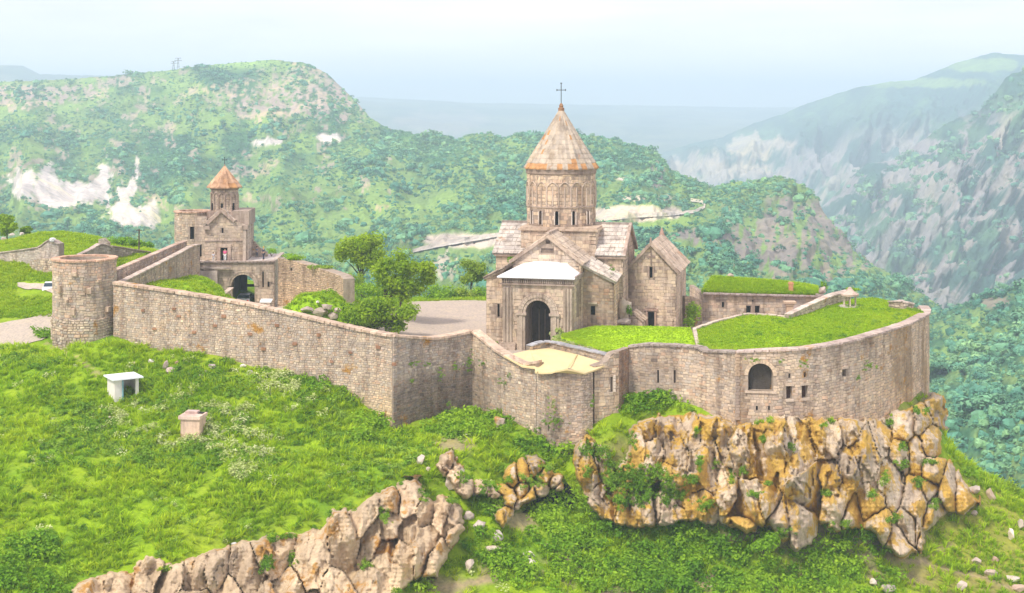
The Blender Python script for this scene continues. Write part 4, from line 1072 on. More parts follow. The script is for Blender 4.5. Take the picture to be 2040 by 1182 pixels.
K_ = [zp(1391, 692, 2.75), zp(1383, 656, 2.95), zp(1430, 640, 3.05), zp(1488, 626, 3.1), zp(1530, 628, 3.1), zp(1568, 632, 3.1)]
for A, B in zip(K_[:-1], K_[1:]):
    A, B = Vector(A), Vector(B); m = max(1, int((B - A).length / .8))
    for k in range(m):
        a, b = A.lerp(B, k / m), A.lerp(B, (k + .93) / m); e = (b - a); L_ = e.length; e.normalize()
        block(T, 'kerb_stone', (a + b) / 2 + Vector((0, 0, rnd.uniform(0, .05) - .1)), e, Vector((-e.y, e.x, 0)).normalized(), e.cross(Vector((-e.y, e.x, 0)).normalized()), L_, .35, .42, M_RUBBLE, (.60, .50, .42))
T = empty('stair_parapet', zp(1620, 615, 2.8), 'sloping stone stair parapet climbing the lawn towards the little rotunda', 'wall')
SP = [(1572, 152.5, 641, 629), (1600, 155, 634, 615), (1630, 158.5, 623, 602), (1660, 162, 610, 590), (1692, 165, 600, 584)]
wall(T, [wp(*a, dig=.5) for a in SP], thick=.55, ch=.3, lw=.5, palette=[(.55, .44, .36), (.6, .5, .42)], coping=dict(w=.7, h=.18, l=.8, col=(.62, .52, .45)))
T = empty('stair_parapet', zp(1640, 606, 2.8), 'farther sloping parapet of the lawn stair, meeting the wall of the turf-roofed house', 'wall')
wall(T, [wp(1628, 163, 618, 600, .5), wp(1660, 166, 606, 587, .5), wp(1690, 169, 598, 580, .5)], thick=.5, ch=.3, lw=.5, palette=[(.55, .46, .38)], coping=dict(w=.6, h=.16, l=.8, col=(.6, .5, .43)))
# ------------------------------------------------------------------ main church
FC = Frame(1119, 163.5, 13)
CH = empty('cathedral', FC.p(0, 0, 0), 'large stone church with a tall round drum, conical ribbed roof and iron cross', 'church')
ex, ey = FC.ax(); ez = Vector((0, 0, 1))
def face(parent, fr, u0, v0, u1, v1, zb, zt, **k):
    """vertical wall in a building frame; zt is a height or list of (fraction, height)"""
    a, b = fr.xy(u0, v0), fr.xy(u1, v1)
    if not isinstance(zt, list): zt = [(0, zt), (1, zt)]
    pts = [(a[0] + (b[0] - a[0]) * f, a[1] + (b[1] - a[1]) * f, zb, z) for f, z in zt]
    kw = dict(thick=.5, mat=M_ASHLAR, palette=PAL_ASH, ch=.42, lw=.62, smoothn=False, proud=.025, joint=.012, big=.6, budget=120, base=(.34, .27, .22)); kw.update(k)
    return wall(parent, pts, **kw)
# transept block
vT = 4.6
uL, uR = FC.u(988, -vT), FC.u(1241, -vT)
zE = FC.z(1240, 508, -vT); zR = FC.z(1240, 449, 0)
face(CH, FC, uL, -vT, uR, -vT, 0, zE)
face(CH, FC, uR, -vT, uR, vT, 0, [(0, zE), (.5, zR), (1, zE)], budget=60)
face(CH, FC, uL, vT, uL, -vT, 0, [(0, zE), (.5, zR), (1, zE)], budget=20)
face(CH, FC, uR, vT, uL, vT, 0, zE, stones=False)
for s_, (a, b) in enumerate(((uL, FC.u(1045, -vT)), (FC.u(1186, -vT), uR))):
    oh = .35
    a_, b_ = (a - oh, b) if s_ == 0 else (a, b + oh)
    roof(CH, FC.p(a_, -vT - oh, zE - .12), FC.p(b_, -vT - oh, zE - .12), FC.p(b_, 0, zR + .1), FC.p(a_, 0, zR + .1), M_ROOFST, [(.44, .40, .38), (.38, .34, .33), (.48, .43, .40)], rows=8, cols=6 if s_ == 0 else 7, tilt=.07)
    roof(CH, FC.p(b_, vT + oh, zE - .12), FC.p(a_, vT + oh, zE - .12), FC.p(a_, 0, zR + .1), FC.p(b_, 0, zR + .1), M_ROOFST, PAL_ROOF, objs=False)
    bar(CH, 'ridge', FC.p(a_ - .02, 0, zR + .2), FC.p(b_, 0, zR + .2), .4, .25, M_ROOFST, (.34, .29, .26))
    bar(CH, 'eave_moulding', FC.p(a_ + .2, -vT - .18, zE - .32), FC.p(b_, -vT - .18, zE - .32), .38, .22, M_ASHLAR, (.34, .26, .21))
for s_ in (-1, 1):
    bar(CH, 'rake_moulding', FC.p(uR + .2, s_ * (vT + .4), zE - .15), FC.p(uR + .2, 0, zR + .22), .34, .3, M_ASHLAR, (.40, .31, .26))
# nave arm towards the viewer
vN = -9.6; uNl, uNr = FC.u(1022, vN), FC.u(1157, vN); um = FC.u(1091, vN)
zNe = FC.z(1157, 521, vN); zNr = FC.z(1091, 470, vN)
hs = [dict(u0=0, u1=0, z0=0, z1=0)]
L_ = uNr - uNl; ua = FC.u(1078, vN) - uNl; ub_ = FC.u(1103, vN) - uNl; uc0 = FC.u(1087, vN) - uNl; uc1 = FC.u(1096, vN) - uNl
hs = [dict(u0=ua, u1=ub_, z0=FC.z(1090, 504, vN), z1=FC.z(1090, 495, vN), depth=.18, mat=M_ASHLAR, col=(.22, .17, .14), part='blind_panel'), dict(u0=uc0, u1=uc1, z0=FC.z(1090, 486, vN), z1=FC.z(1090, 479, vN), depth=.25, mat=M_ASHLAR, col=(.16, .12, .10))]
face(CH, FC, uNl, vN, uNr, vN, 0, [(0, zNe), ((um - uNl) / L_, zNr), (1, zNe)], holes=hs, budget=80)
face(CH, FC, uNr, vN, uNr, -vT, 0, zNe - .1, budget=40)
face(CH, FC, uNl, -vT, uNl, vN, 0, zNe - .1, budget=10)
oh = .35; sl = (zNr - zNe) / (uNr - um)
dv = -3.4
roof(CH, FC.p(uNr + oh, vN - .25, zNe - oh * sl + .12), FC.p(uNr + oh, -vT + .6, zNe - oh * sl + .12), FC.p(um, dv, zNr + .15), FC.p(um, vN - .25, zNr + .15), M_ROOFST, [(.46, .38, .32), (.42, .34, .29), (.5, .41, .34)], rows=6, cols=7, tilt=.03)
roof(CH, FC.p(uNl - oh, -vT + .6, zNe - oh * sl + .12), FC.p(uNl - oh, vN - .25, zNe - oh * sl + .12), FC.p(um, vN - .25, zNr + .15), FC.p(um, dv, zNr + .15), M_ROOFST, [(.46, .38, .32), (.42, .34, .29)], rows=6, cols=7, tilt=.03)
for u_ in (uNr, uNl):
    e_ = oh if u_ > um else -oh
    bar(CH, 'rake_moulding', FC.p(u_ + e_, vN - .22, zNe - oh * sl - .05), FC.p(um, vN - .22, zNr - .02), .3, .3, M_ASHLAR, (.46, .36, .29))
bar(CH, 'ridge', FC.p(um, vN - .25, zNr + .28), FC.p(um, dv, zNr + .28), .36, .22, M_ROOFST, (.44, .35, .29))
# square pedestal below the drum
hp = 4.25; uP = FC.u(1112, -hp); zP = FC.z(1112, 459, -hp)
u0, u1 = FC.u(1038, -hp), FC.u(1187, -hp)
face(CH, FC, u0, -hp, u1, -hp, 7, zP, budget=90); face(CH, FC, u1, -hp, u1, hp, 7, zP, budget=30); face(CH, FC, u0, hp, u0, -hp, 7, zP, budget=10); face(CH, FC, u1, hp, u0, hp, 7, zP, stones=False)
mb = MB(); 
for (d, a, b) in ((.30, zP - .05, zP + .16), (.12, zP + .16, zP + .34)):
    P = [FC.p(u0 - d, -hp - d, a), FC.p(u1 + d, -hp - d, a), FC.p(u1 + d, hp + d, a), FC.p(u0 - d, hp + d, a)]; Q = [(x, y, b) for x, y, _ in P]
    mb.add(P + Q, [(3, 2, 1, 0), (4, 5, 6, 7), (0, 1, 5, 4), (1, 2, 6, 5), (2, 3, 7, 6), (3, 0, 4, 7)], (.50, .39, .30))
mb.build('cornice', M_ASHLAR, CH)
# drum
cx, cy = FC.xy(FC.u(1118, 0), 0); RD = 3.98
zD0, zD1 = wz(453, cy - RD), wz(337, cy - RD)
NC = 40; cp = circ(cx, cy, RD, NC)
PDm = Path2(cp)
def ud(px): return float(min(np.linspace(PDm.L * .25, PDm.L * .75, 700), key=lambda u: abs(1020 + F * PDm.at(u)[0][0] / PDm.at(u)[0][1] - px)))
zw0, zw1 = wz(449, cy - RD), wz(421, cy - RD); hs = []
for px in (1060, 1077, 1109, 1143, 1171): hs.append(dict(u0=ud(px) - .19, u1=ud(px) + .19, z0=zw0, z1=zw1, arch=True, rise=.19, depth=.35, mat=M_DARK, part='window'))
def wt_drum(u, z):
    k = .35 * math.exp(-((z - (zD0 + 4.4)) / .45) ** 2) * (.5 + .5 * math.sin(u * 3.1)) + .3 * float(smooth(.55, .75, fbm(np.array([u * .8]), np.array([z * .25]), 3, 3)[0])) + .18 * float(smooth(zD1 - .9, zD1, z))
    return (1.12 - k, 1.07 - k * 1.05, 1.0 - k * 1.05)
_, qd = wall(CH, [(x, y, zD0, zD1) for x, y in cp], thick=.7, mat=M_ASHLAR, palette=PAL_ASH, ch=.42, lw=.62, holes=hs, proud=.02, joint=.012, big=.6, budget=110, tint=wt_drum, base=(.36, .28, .22), name='drum')
for h in hs: 
    p = (h['u0'] + h['u1']) / 2
    for s_ in (-1, 1): bar(CH, 'window_frame', qd(p + s_ * .25, zw0, .06), qd(p + s_ * .25, zw1 - .1, .06), .1, .16, M_ASHLAR, (.66, .58, .50), (0, 1, 0))
zz = wz(416, cy - RD)
mb = MB(); mb.lathe(cx, cy, [(RD, zz), (RD + .1, zz + .05), (RD + .1, zz + .2), (RD, zz + .25)], 40, (.44, .34, .27)); mb.build('string_course', M_ASHLAR, CH)
for k in range(20): # slim blind arcade shafts
    a = math.radians(180 + (k - 1) * 10 + 4); 
    if k > 18: break
    x, y = cx + (RD + .04) * math.cos(a), cy + (RD + .04) * math.sin(a); mb = MB(); mb.tube((x, y, zz + .25), (x, y, wz(371, cy)), .09, .09, 6, (.52, .42, .34)); mb.build('shaft', M_ASHLAR, CH)
for k in range(9):
    a = math.radians(180 + k * 20 + 4); a2 = math.radians(180 + (k + 1) * 20 + 4); mb = MB(); pr = None
    for i in range(9):
        f = i / 8; aa = a + (a2 - a) * f; p = Vector((cx + (RD + .05) * math.cos(aa), cy + (RD + .05) * math.sin(aa), wz(371, cy) + math.sin(math.pi * f) * .62))
        if pr is not None: mb.tube(pr, p, .07, .07, 5, (.52, .42, .34))
        pr = p
    mb.build('blind_arch', M_ASHLAR, CH)
mb = MB(); mb.lathe(cx, cy, [(RD, zD1 - .75), (RD + .12, zD1 - .6), (RD + .12, zD1 - .35), (RD + .18, zD1 - .15), (RD + .18, zD1 + .02), (RD - .5, zD1 + .05)], 40, (.33, .25, .20)); mb.build('drum_cornice', M_ASHLAR, CH)
def umbrella(parent, cx, cy, r, z0, z1, nf, mat, palette, rows=9, amp=.12, org=None, name='cone_roof'):
    """folded stone cone: ridges and valleys, built as courses of slabs"""
    org = org or origin(parent); n = nf * 2
    core = MB(); core.lathe(cx, cy, [(r * .96, z0 + .03), (.05, z1 - .12)], nf * 2, (.2, .16, .13)); core.lathe(cx, cy, [(r * .5, z0 - .1), (r * .97, z0 + .03)], nf * 2, (.2, .16, .13)); core.build(name, mat, parent)
    for k in range(rows):
        t0, t1 = k / rows, (k + 1.04) / rows; mb = MB()
        for i in range(n):
            a, b = 2 * math.pi * i / n, 2 * math.pi * (i + 1) / n
            def P(t, an, hi, lift=0):
                rr = r * (1 - t) + .05; rr = rr * (1 + (amp if hi else -.0) * (1 - t * .6) * .35); 
                return (cx + rr * math.cos(an), cy + rr * math.sin(an), z0 + (z1 - z0) * t + lift + (.06 if hi else 0) - (.10 * r / 4 if (k == 0 and hi and t == 0) else 0))
            lo = .09 * (1 - t0 * .7); ha, hb_ = (i % 2 == 0), (i % 2 == 1); c = pal(palette)
            if (k == 0 or rnd.random() < .06) and rnd.random() < .5: c = (.50, .27, .12)
            A, B, C, D = P(t0, a, ha, lo), P(t0, b, hb_, lo), P(min(t1, 1), b, hb_, .01), P(min(t1, 1), a, ha, .01)
            E, G = P(t0, a, ha, -.06), P(t0, b, hb_, -.06)
            mb.add([A, B, C, D, E, G], [(0, 1, 2, 3), (4, 5, 1, 0)], c)
        mb.build('roof_course', mat, parent)
zA = wz(214, cy)
umbrella(CH, cx, cy, RD + .12, zD1, zA, 22, M_ROOFST, [(.39, .33, .28), (.35, .30, .26), (.42, .35, .29), (.31, .27, .24), (.39, .32, .25)], rows=13, amp=.16)
mb = MB(); mb.lathe(cx, cy, [(.34, zA - .55), (.36, zA - .1), (.22, zA), (.26, zA + .15), (.12, zA + .45), (.02, zA + .5)], 10, (.30, .17, .10)); mb.build('finial', M_ROOFST, CH)
cross_part(CH, cx, cy, zA + .3, wz(166, cy) - zA - .3, 1.0, .085, M_IRON)

# west porch with the white sheet roof
PO = empty('porch', FC.p(FC.u(1070, -13), -13, 0), 'tall arched stone porch under a white sheet-metal roof in front of the church', 'porch')
v0 = -13.1; a, b = FC.u(1001, v0), FC.u(1142, v0); zt_ = FC.z(1070, 553, v0)
ac = FC.u(1072, v0) - a; r_ = 1.37; zs_ = FC.z(1072, 624, v0)
h = [dict(u0=ac - r_, u1=ac + r_, z0=.02, z1=zs_ + r_, arch=True, rise=r_, depth=3.4, mat=M_ASHLAR, col=(.11, .085, .07), part='inner_wall')]  # inner wall coloured dark so the arch reads as shaded
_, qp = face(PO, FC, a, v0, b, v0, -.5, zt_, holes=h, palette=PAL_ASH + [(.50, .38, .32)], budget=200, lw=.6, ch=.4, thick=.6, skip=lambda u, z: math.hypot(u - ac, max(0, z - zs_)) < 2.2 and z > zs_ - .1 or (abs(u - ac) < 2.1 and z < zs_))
for rr, wd, n_a, d in ((r_, .30, 15, .12), (r_ + .32, .34, 17, .20), (r_ + .68, .16, 17, .14)):
    archstones(PO, qp, ac, zs_, rr, wd, n_a, M_ASHLAR, [(.44, .35, .30), (.40, .32, .28)], d=d)
for s_ in (-1, 1):
    for k, (du, wd, dd) in enumerate(((.16, .24, .14), (.48, .28, .24), (.8, .18, .12))):
        A = qp(ac + s_ * (r_ + du), 0, dd / 2); B = qp(ac + s_ * (r_ + du), zs_ - .18, dd / 2); bar(PO, 'pilaster', A, B, wd, dd + .12, M_ASHLAR, (.47, .38, .31), ex)
    bar(PO, 'impost', qp(ac + s_ * (r_ - .12), zs_ - .12, .12), qp(ac + s_ * (r_ + 1.0), zs_ - .12, .12), .42, .26, M_ASHLAR, (.50, .40, .33))
# corner shafts and plinth
for u_ in (a + .25, a + .6, a + .95, b - .9, b - .55, b - .22):
    x, y = FC.xy(u_, v0 - .06); mb = MB(); mb.tube((x, y, .6), (x, y, zt_ - 1.1), .16, .16, 8, (.49, .40, .33)); mb.build('corner_shaft', M_ASHLAR, PO)
for k, (d, z0_, z1_) in enumerate(((.42, -.5, .3), (.26, .3, .55), (.12, .55, .75))):
    for (p, q) in ((a - d, ac + a - r_ - 1.05), (ac + a + r_ + 1.05, b + d)):
        bar(PO, 'plinth', FC.p(p, v0 - d / 2 - .06, (z0_ + z1_) / 2), FC.p(q, v0 - d / 2 - .06, (z0_ + z1_) / 2), d + .2, z1_ - z0_, M_ASHLAR, (.45, .36, .30))
vB = -8.2
face(PO, FC, b, v0, b, vB, -.5, zt_, budget=60, skip=lambda u, z: 1.6 < u < 2.9 and 3.2 < z < 7)
for k in range(3): # carved cross panel on the flank
    bar(PO, 'carved_panel', FC.p(b + .04, v0 + 2.0 + k * .3, 3.4), FC.p(b + .04, v0 + 2.0 + k * .3, 6.6 - abs(k - 1) * .4), .08, .18, M_ASHLAR, (.36, .28, .24), (1, 0, 0))
face(PO, FC, a, vB, a, v0, -.5, zt_, budget=20)
bar(PO, 'cornice', FC.p(a - .2, v0 - .1, zt_ - .75), FC.p(b + .2, v0 - .1, zt_ - .75), .35, .16, M_ASHLAR, (.40, .31, .26))
for k in range(34):
    u_ = a - .05 + (b - a + .1) * (k + .5) / 34; p = FC.p(u_, v0 - .12, zt_ - .42); block(PO, 'dentil', p, ex, ey, ez, .17, .2, .42, M_ASHLAR, (.33, .26, .22))
bar(PO, 'cornice', FC.p(a - .25, v0 - .16, zt_ - .08), FC.p(b + .25, v0 - .16, zt_ - .08), .5, .2, M_ASHLAR, (.36, .29, .25))
bar(PO, 'cornice', FC.p(b + .12, v0 - .2, zt_ - .08), FC.p(b + .12, vB, zt_ - .08), .35, .5, M_ASHLAR, (.38, .31, .27))
fl = FC.p(FC.u(990, v0 - .5), v0 - .5, zt_ + .06); fr_ = FC.p(FC.u(1142, v0 - .5) + .15, v0 - .5, zt_ + .06)
br_ = FC.p(FC.u(1158, vB - .2), vB - .2, zt_ + .25); bl = FC.p(FC.u(1006, vB - .2) - .2, vB - .2, zt_ + .25)
k1 = FC.p(FC.u(1126, vB - .1), vB - .1, FC.z(1126, 516, vB)); k0 = FC.p(FC.u(1055, vB - .1), vB - .1, FC.z(1055, 518, vB)); km = FC.p(FC.u(1090, vB - .1), vB - .1, FC.z(1090, 511, vB))
mb = MB(); V = [fl, fr_, br_, k1, km, k0]; V2 = [(x, y, z - .12) for x, y, z in V]
mb.add(V + V2, [(0, 1, 4), (0, 4, 5), (1, 3, 4), (1, 2, 3), (6, 7, 1, 0), (7, 8, 2, 1), (11, 10, 9, 8, 7, 6)], (1, 1, 1)); mb.build('metal_roof', M_WHITE, PO)
for k in range(1, 9): # standing seams
    f = k / 9; A = Vector(fl).lerp(Vector(fr_), f); B = Vector(k0).lerp(Vector(k1), f) ; B = Vector((B.x, B.y, B.z)) 
    A.z += .03; B.z = (Vector(k0).lerp(Vector(km), min(1, f * 2)) if f < .5 else Vector(km).lerp(Vector(k1), f * 2 - 1)).z + .03
    bar(PO, 'roof_seam', A, B, .05, .05, M_WHITE, (.9, .92, .95))
# dark shapes inside the arch: columns and a doorway
for k, u_ in enumerate((ac + a - .55, ac + a + .1)):
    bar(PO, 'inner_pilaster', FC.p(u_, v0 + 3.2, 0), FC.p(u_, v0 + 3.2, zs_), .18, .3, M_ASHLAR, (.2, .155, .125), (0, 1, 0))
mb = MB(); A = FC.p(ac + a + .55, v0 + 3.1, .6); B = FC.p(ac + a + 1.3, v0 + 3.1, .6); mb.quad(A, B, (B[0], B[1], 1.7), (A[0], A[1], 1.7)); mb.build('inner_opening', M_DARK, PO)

# side chapels flanking the porch
v1 = -9.7; zl = FC.z(968, 554, v1); a1, b1 = FC.u(969, v1), FC.u(1003, v1); z2 = FC.z(1003, 538, v1)
h = [dict(u0=1.25, u1=1.5, z0=FC.z(998, 632, v1), z1=FC.z(998, 606, v1), depth=.4)]
face(CH, FC, a1, v1, b1, v1, -.3, [(0, zl), (1, z2)], holes=h, budget=30, name='side_chapel_wall')
face(CH, FC, a1, 2, a1, v1, -.3, zl, budget=10, name='side_chapel_wall')
roof(CH, FC.p(a1 - .3, v1 - .3, zl), FC.p(b1, v1 - .3, z2 + .15), FC.p(b1, -vT, z2 + .3), FC.p(a1 - .3, -vT, zl + .1), M_ROOFST, PAL_ROOF, name='lean_to_roof', rows=4, cols=4)
v2 = -8.3; a2, b2 = FC.u(1158, v2), FC.u(1223, v2); z3 = FC.z(1163, 530, v2); z4 = FC.z(1222, 563, v2)
L2 = b2 - a2; uw = FC.u(1181, v2) - a2
h = [dict(u0=uw - .26, u1=uw + .26, z0=FC.z(1181, 628, v2), z1=FC.z(1181, 610, v2), depth=.4)]
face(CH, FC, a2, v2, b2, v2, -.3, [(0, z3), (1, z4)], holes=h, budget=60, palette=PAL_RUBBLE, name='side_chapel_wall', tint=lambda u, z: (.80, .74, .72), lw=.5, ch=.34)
bar(CH, 'lintel', FC.p(a2 + uw - .5, v2 - .1, FC.z(1181, 604, v2)), FC.p(a2 + uw + .5, v2 - .1, FC.z(1181, 604, v2)), .3, .18, M_ASHLAR, (.55, .46, .36))
face(CH, FC, b2, v2, b2, 1.5, -.3, [(0, z4), (1, z4 + 1.0)], budget=60, palette=PAL_RUBBLE + [(.62, .52, .40), (.60, .50, .38)], name='side_chapel_wall', tint=lambda u, z: (1.22, 1.16, 1.02), lw=.5, ch=.34)  # brighter tint paints this flank as the lit side
roof(CH, FC.p(a2 + .2, v2 - .35, z3 + .1), FC.p(b2 + .35, v2 - .35, z4 + .05), FC.p(b2 + .35, v2 + 3.6, z4 + .45), FC.p(a2 + .6, v2 + 3.2, z3 + .7), M_ROOFST, [(.52, .46, .42), (.48, .42, .38), (.56, .50, .46)], name='lean_to_roof', rows=4, cols=5, tilt=.02)

# gabled chapel to the right
FG = Frame(1297, 160.5, 13)
GH = empty('gabled_chapel', FG.p(0, 0, 0), 'small gabled stone chapel with a dark doorway and cross-shaped window beside the church', 'chapel')
a, b = FG.u(1250, 0), FG.u(1347, 0); zge = FG.z(1345, 538, 0); zga = FG.z(1297, 486, 0); um = FG.u(1297, 0); L_ = b - a; D_ = 10.5
dd = FG.u(1297, 0) - a
h = [dict(u0=dd - .36, u1=dd + .36, z0=.5, z1=FG.z(1297, 622, 0), depth=.5, part='doorway'), dict(u0=dd - .16, u1=dd + .16, z0=FG.z(1297, 554, 0), z1=FG.z(1297, 532, 0), depth=.4)]
def wt_g(u, z):
    k = .30 * math.exp(-(u / 1.0) ** 2) + .22 * float(smooth(.55, .7, fbm(np.array([u]), np.array([z * .6]), 3, 8)[0]))
    return (1 - k, 1 - k * 1.05, 1 - k)
_, qg = face(GH, FG, a, 0, b, 0, 0, [(0, zge), ((um - a) / L_, zga), (1, zge)], holes=h, budget=260, lw=.55, ch=.38, big=.55, tint=wt_g, palette=PAL_ASH + [(.55, .44, .32)])
face(GH, FG, b, 0, b, D_, 0, zge, budget=120, tint=lambda u, z: (1.1, 1.08, 1.06)); face(GH, FG, a, D_, a, 0, 0, zge, budget=20); face(GH, FG, b, D_, a, D_, 0, [(0, zge), ((b - um) / L_, zga), (1, zge)], stones=False)
oh = .4; sl = (zga - zge) / (b - um)
roof(GH, FG.p(b + oh, -.3, zge - oh * sl + .15), FG.p(b + oh, D_ + .3, zge - oh * sl + .15), FG.p(um, D_ + .3, zga + .15), FG.p(um, -.3, zga + .15), M_ROOFST, [(.48, .38, .31), (.44, .35, .29), (.52, .40, .32)], rows=7, cols=9, tilt=.03)
roof(GH, FG.p(a - oh, D_ + .3, zge - oh * sl + .15), FG.p(a - oh, -.3, zge - oh * sl + .15), FG.p(um, -.3, zga + .15), FG.p(um, D_ + .3, zga + .15), M_ROOFST, PAL_ROOF, objs=False)
for u_, e_ in ((b, oh), (a, -oh)): bar(GH, 'rake_moulding', FG.p(u_ + e_, -.28, zge - oh * sl), FG.p(um, -.28, zga + .05), .34, .3, M_ASHLAR, (.42, .33, .27))
bar(GH, 'eave_moulding', FG.p(b + .2, -.2, zge - .22), FG.p(b + .2, D_, zge - .22), .36, .26, M_ASHLAR, (.56, .46, .38))
for px, w_, hgt_ in ((0, .5, 0), ): pass
for (du, z0_, z1_, w_) in ((0, 9.35, 9.75, .34), (0, 8.6, 9.0, .34), (0, 7.55, 8.4, .62), (0, 5.6, 6.5, .40), (-.55, 8.95, 9.2, .5), (.55, 8.95, 9.2, .5)):
    pass
cz = FG.z(1297, 512, 0)
bar(GH, 'carved_cross', qg(dd, cz - .85, .05), qg(dd, cz + .75, .05), .1, .26, M_ASHLAR, (.28, .21, .18), (0, 1, 0)); bar(GH, 'carved_cross_arm', qg(dd - .5, cz, .055), qg(dd + .5, cz, .055), .1, .24, M_ASHLAR, (.28, .21, .18))
for s_ in (-1, 1):
    bar(GH, 'window_frame', qg(dd + s_ * .27, FG.z(1297, 554, 0), .06), qg(dd + s_ * .27, FG.z(1297, 530, 0), .06), .14, .18, M_ASHLAR, (.38, .29, .24), (0, 1, 0))
    bar(GH, 'door_frame', qg(dd + s_ * .5, .5, .07), qg(dd + s_ * .5, FG.z(1297, 621, 0) + .05, .07), .2, .24, M_ASHLAR, (.46, .33, .26), (0, 1, 0))
bar(GH, 'lintel', qg(dd - .8, FG.z(1297, 617, 0), .1), qg(dd + .8, FG.z(1297, 617, 0), .1), .26, .26, M_ASHLAR, (.44, .31, .25))
mb = MB(); zg = FG.z(1297, 613, 0); mb.add([qg(dd - .55, zg, .05), qg(dd + .55, zg, .05), qg(dd, zg + .6, .05), qg(dd - .55, zg, .16), qg(dd + .55, zg, .16), qg(dd, zg + .6, .16)], [(3, 4, 5), (0, 3, 5, 2), (4, 1, 2, 5), (0, 1, 4, 3)], (.50, .40, .33)); mb.build('pediment', M_ASHLAR, GH)
mb = MB(); x, y = FG.xy(um, -.2); mb.tube((x, y, zga + .1), (x, y, zga + .75), .16, .07, 6, (.35, .27, .22)); mb.build('finial', M_ROOFST, GH)
mb = MB(); x, y = FG.xy(um, D_ - .3); mb.tube((x, y, zga + .1), (x, y, zga + 1.0), .35, .05, 6, (.52, .35, .28)); mb.build('finial', M_ROOFST, GH)
# little gabled tomb between church and chapel
FT = Frame(1262, 157.5, 13)
TB = empty('stone_tomb', FT.p(0, 0, 0), 'small gabled stone tomb against the corner of the chapel', 'tomb')
zt0 = FT.z(1262, 623, 0); ze0 = FT.z(1262, 637, 0); a, b = FT.u(1245, 0), FT.u(1280, 0)
face(TB, FT, a, 0, b, 0, .5, [(0, ze0), (.5, zt0), (1, ze0)], budget=30); face(TB, FT, b, 0, b, 2, .5, ze0, budget=5); face(TB, FT, a, 2, a, 0, .5, ze0, stones=False)
m_ = (a + b) / 2
roof(TB, FT.p(b + .2, -.2, ze0 - .05), FT.p(b + .2, 2, ze0 - .05), FT.p(m_, 2, zt0 + .1), FT.p(m_, -.2, zt0 + .1), M_ASHLAR, PAL_ASH, rows=2, cols=2); roof(TB, FT.p(a - .2, 2, ze0 - .05), FT.p(a - .2, -.2, ze0 - .05), FT.p(m_, -.2, zt0 + .1), FT.p(m_, 2, zt0 + .1), M_ASHLAR, PAL_ASH, rows=2, cols=2)

# turf-roofed range behind the lawn
FH = Frame(1400, 172, -3)
RH = empty('turf_roofed_house', FH.p(0, 0, 0), 'long low stone house with a grassy turf roof behind the large lawn', 'house')
a, b = FH.u(1400, 0), FH.u(1632, 0); zh = FH.z(1400, 586, 0); zh2 = FH.z(1632, 592, 0); D_ = 9
def hh(p0, p1, q0, q1, **k): return dict(u0=FH.u(p0, 0) - a, u1=FH.u(p1, 0) - a, z0=FH.z(p0, q1, 0), z1=FH.z(p0, q0, 0), **k)
h = [hh(1438, 1443, 602, 613, depth=.4), hh(1486.5, 1496, 609.5, 624, depth=.4), hh(1504, 1513.5, 609.5, 624, depth=.4), hh(1498, 1501.5, 598.5, 601.5, depth=.3)]
_, qh = face(RH, FH, a, 0, b, 0, -1.0, [(0, zh), (1, zh2)], holes=h, palette=PAL_GREY + PAL_ASH, budget=280, ch=.36, lw=.6, tint=lambda u, z: (1.02 - .2 * math.exp(-((u - 11) / .9) ** 2), 1.0 - .18 * math.exp(-((u - 11) / .9) ** 2), .98))
face(RH, FH, b, 0, b, D_, -1, zh2, stones=False); face(RH, FH, a, D_, a, 0, -1, zh, budget=10)
k = 0
while k < 22:
    u_ = (b - a) * (k + .5) / 22; p = FH.p(a + u_, -.12, zh + (zh2 - zh) * k / 22 + .1); block(RH, 'eave_slab', p, FH.ax()[0], FH.ax()[1], ez, (b - a) / 22 * .97, .75, .2, M_RUBBLE, (.42, .34, .32)); k += 1
turf = loft('turf_roof', [FH.p(a - .1, .15, zh + .15), FH.p((a + b) / 2, .15, (zh + zh2) / 2 + .15), FH.p(b, .15, zh2 + .15)], [FH.p(FH.u(1420, 5.5), 5.5, FH.z(1420, 553, 5.5)), FH.p(FH.u(1480, 5.5), 5.5, FH.z(1480, 557, 5.5)), FH.p(FH.u(1560, 5.5), 5.5, FH.z(1560, 563, 5.5)), FH.p(FH.u(1625, 5.5), 5.5, FH.z(1625, 573, 5.5))], M_GROUND, LGC, .06, 60, 20, .2)
tb_ = bpy.data.objects['turf_roof']; 
for v in tb_.data.vertices: v.co = v.co - origin(RH)
tb_.parent = RH; del tb_['kind']
# the house carries on to the right, lower
face(RH, FH, FH.u(1628, .4), .4, FH.u(1662, .4), .4, -.5, [(0, FH.z(1628, 588, .4)), (1, FH.z(1662, 596, .4))], palette=PAL_GREY, budget=20, name='annex_wall')
bar(RH, 'annex_slab', FH.p(FH.u(1624, .2), .2, FH.z(1630, 586, 0)), FH.p(FH.u(1664, .2), .2, FH.z(1662, 594, 0)), .8, .2, M_RUBBLE, (.5, .42, .38))
for px, pyt, pyb, w_ in ((1575.5, 566, 578, .5),): 
    x, y = FH.xy(FH.u(px, 1), 1); mb = MB(); mb.obox((x, y, (wz(pyt, y) + wz(pyb, y)) / 2), (1, 0, 0), (0, 1, 0), (0, 0, 1), w_, w_, wz(pyt, y) - wz(pyb, y) + .5, (.55, .27, .14)); mb.obox((x, y, wz(pyt, y) + .05), (1, 0, 0), (0, 1, 0), (0, 0, 1), w_ * 1.25, w_ * 1.25, .14, (.58, .3, .16)); mb.build('chimney', M_RUBBLE, RH)
CL = empty('stone_pillar', (wx(1573, 166), 166, 2.4), 'orange-stained stone pillar with a wide cap in front of the turf-roofed house', 'pillar')
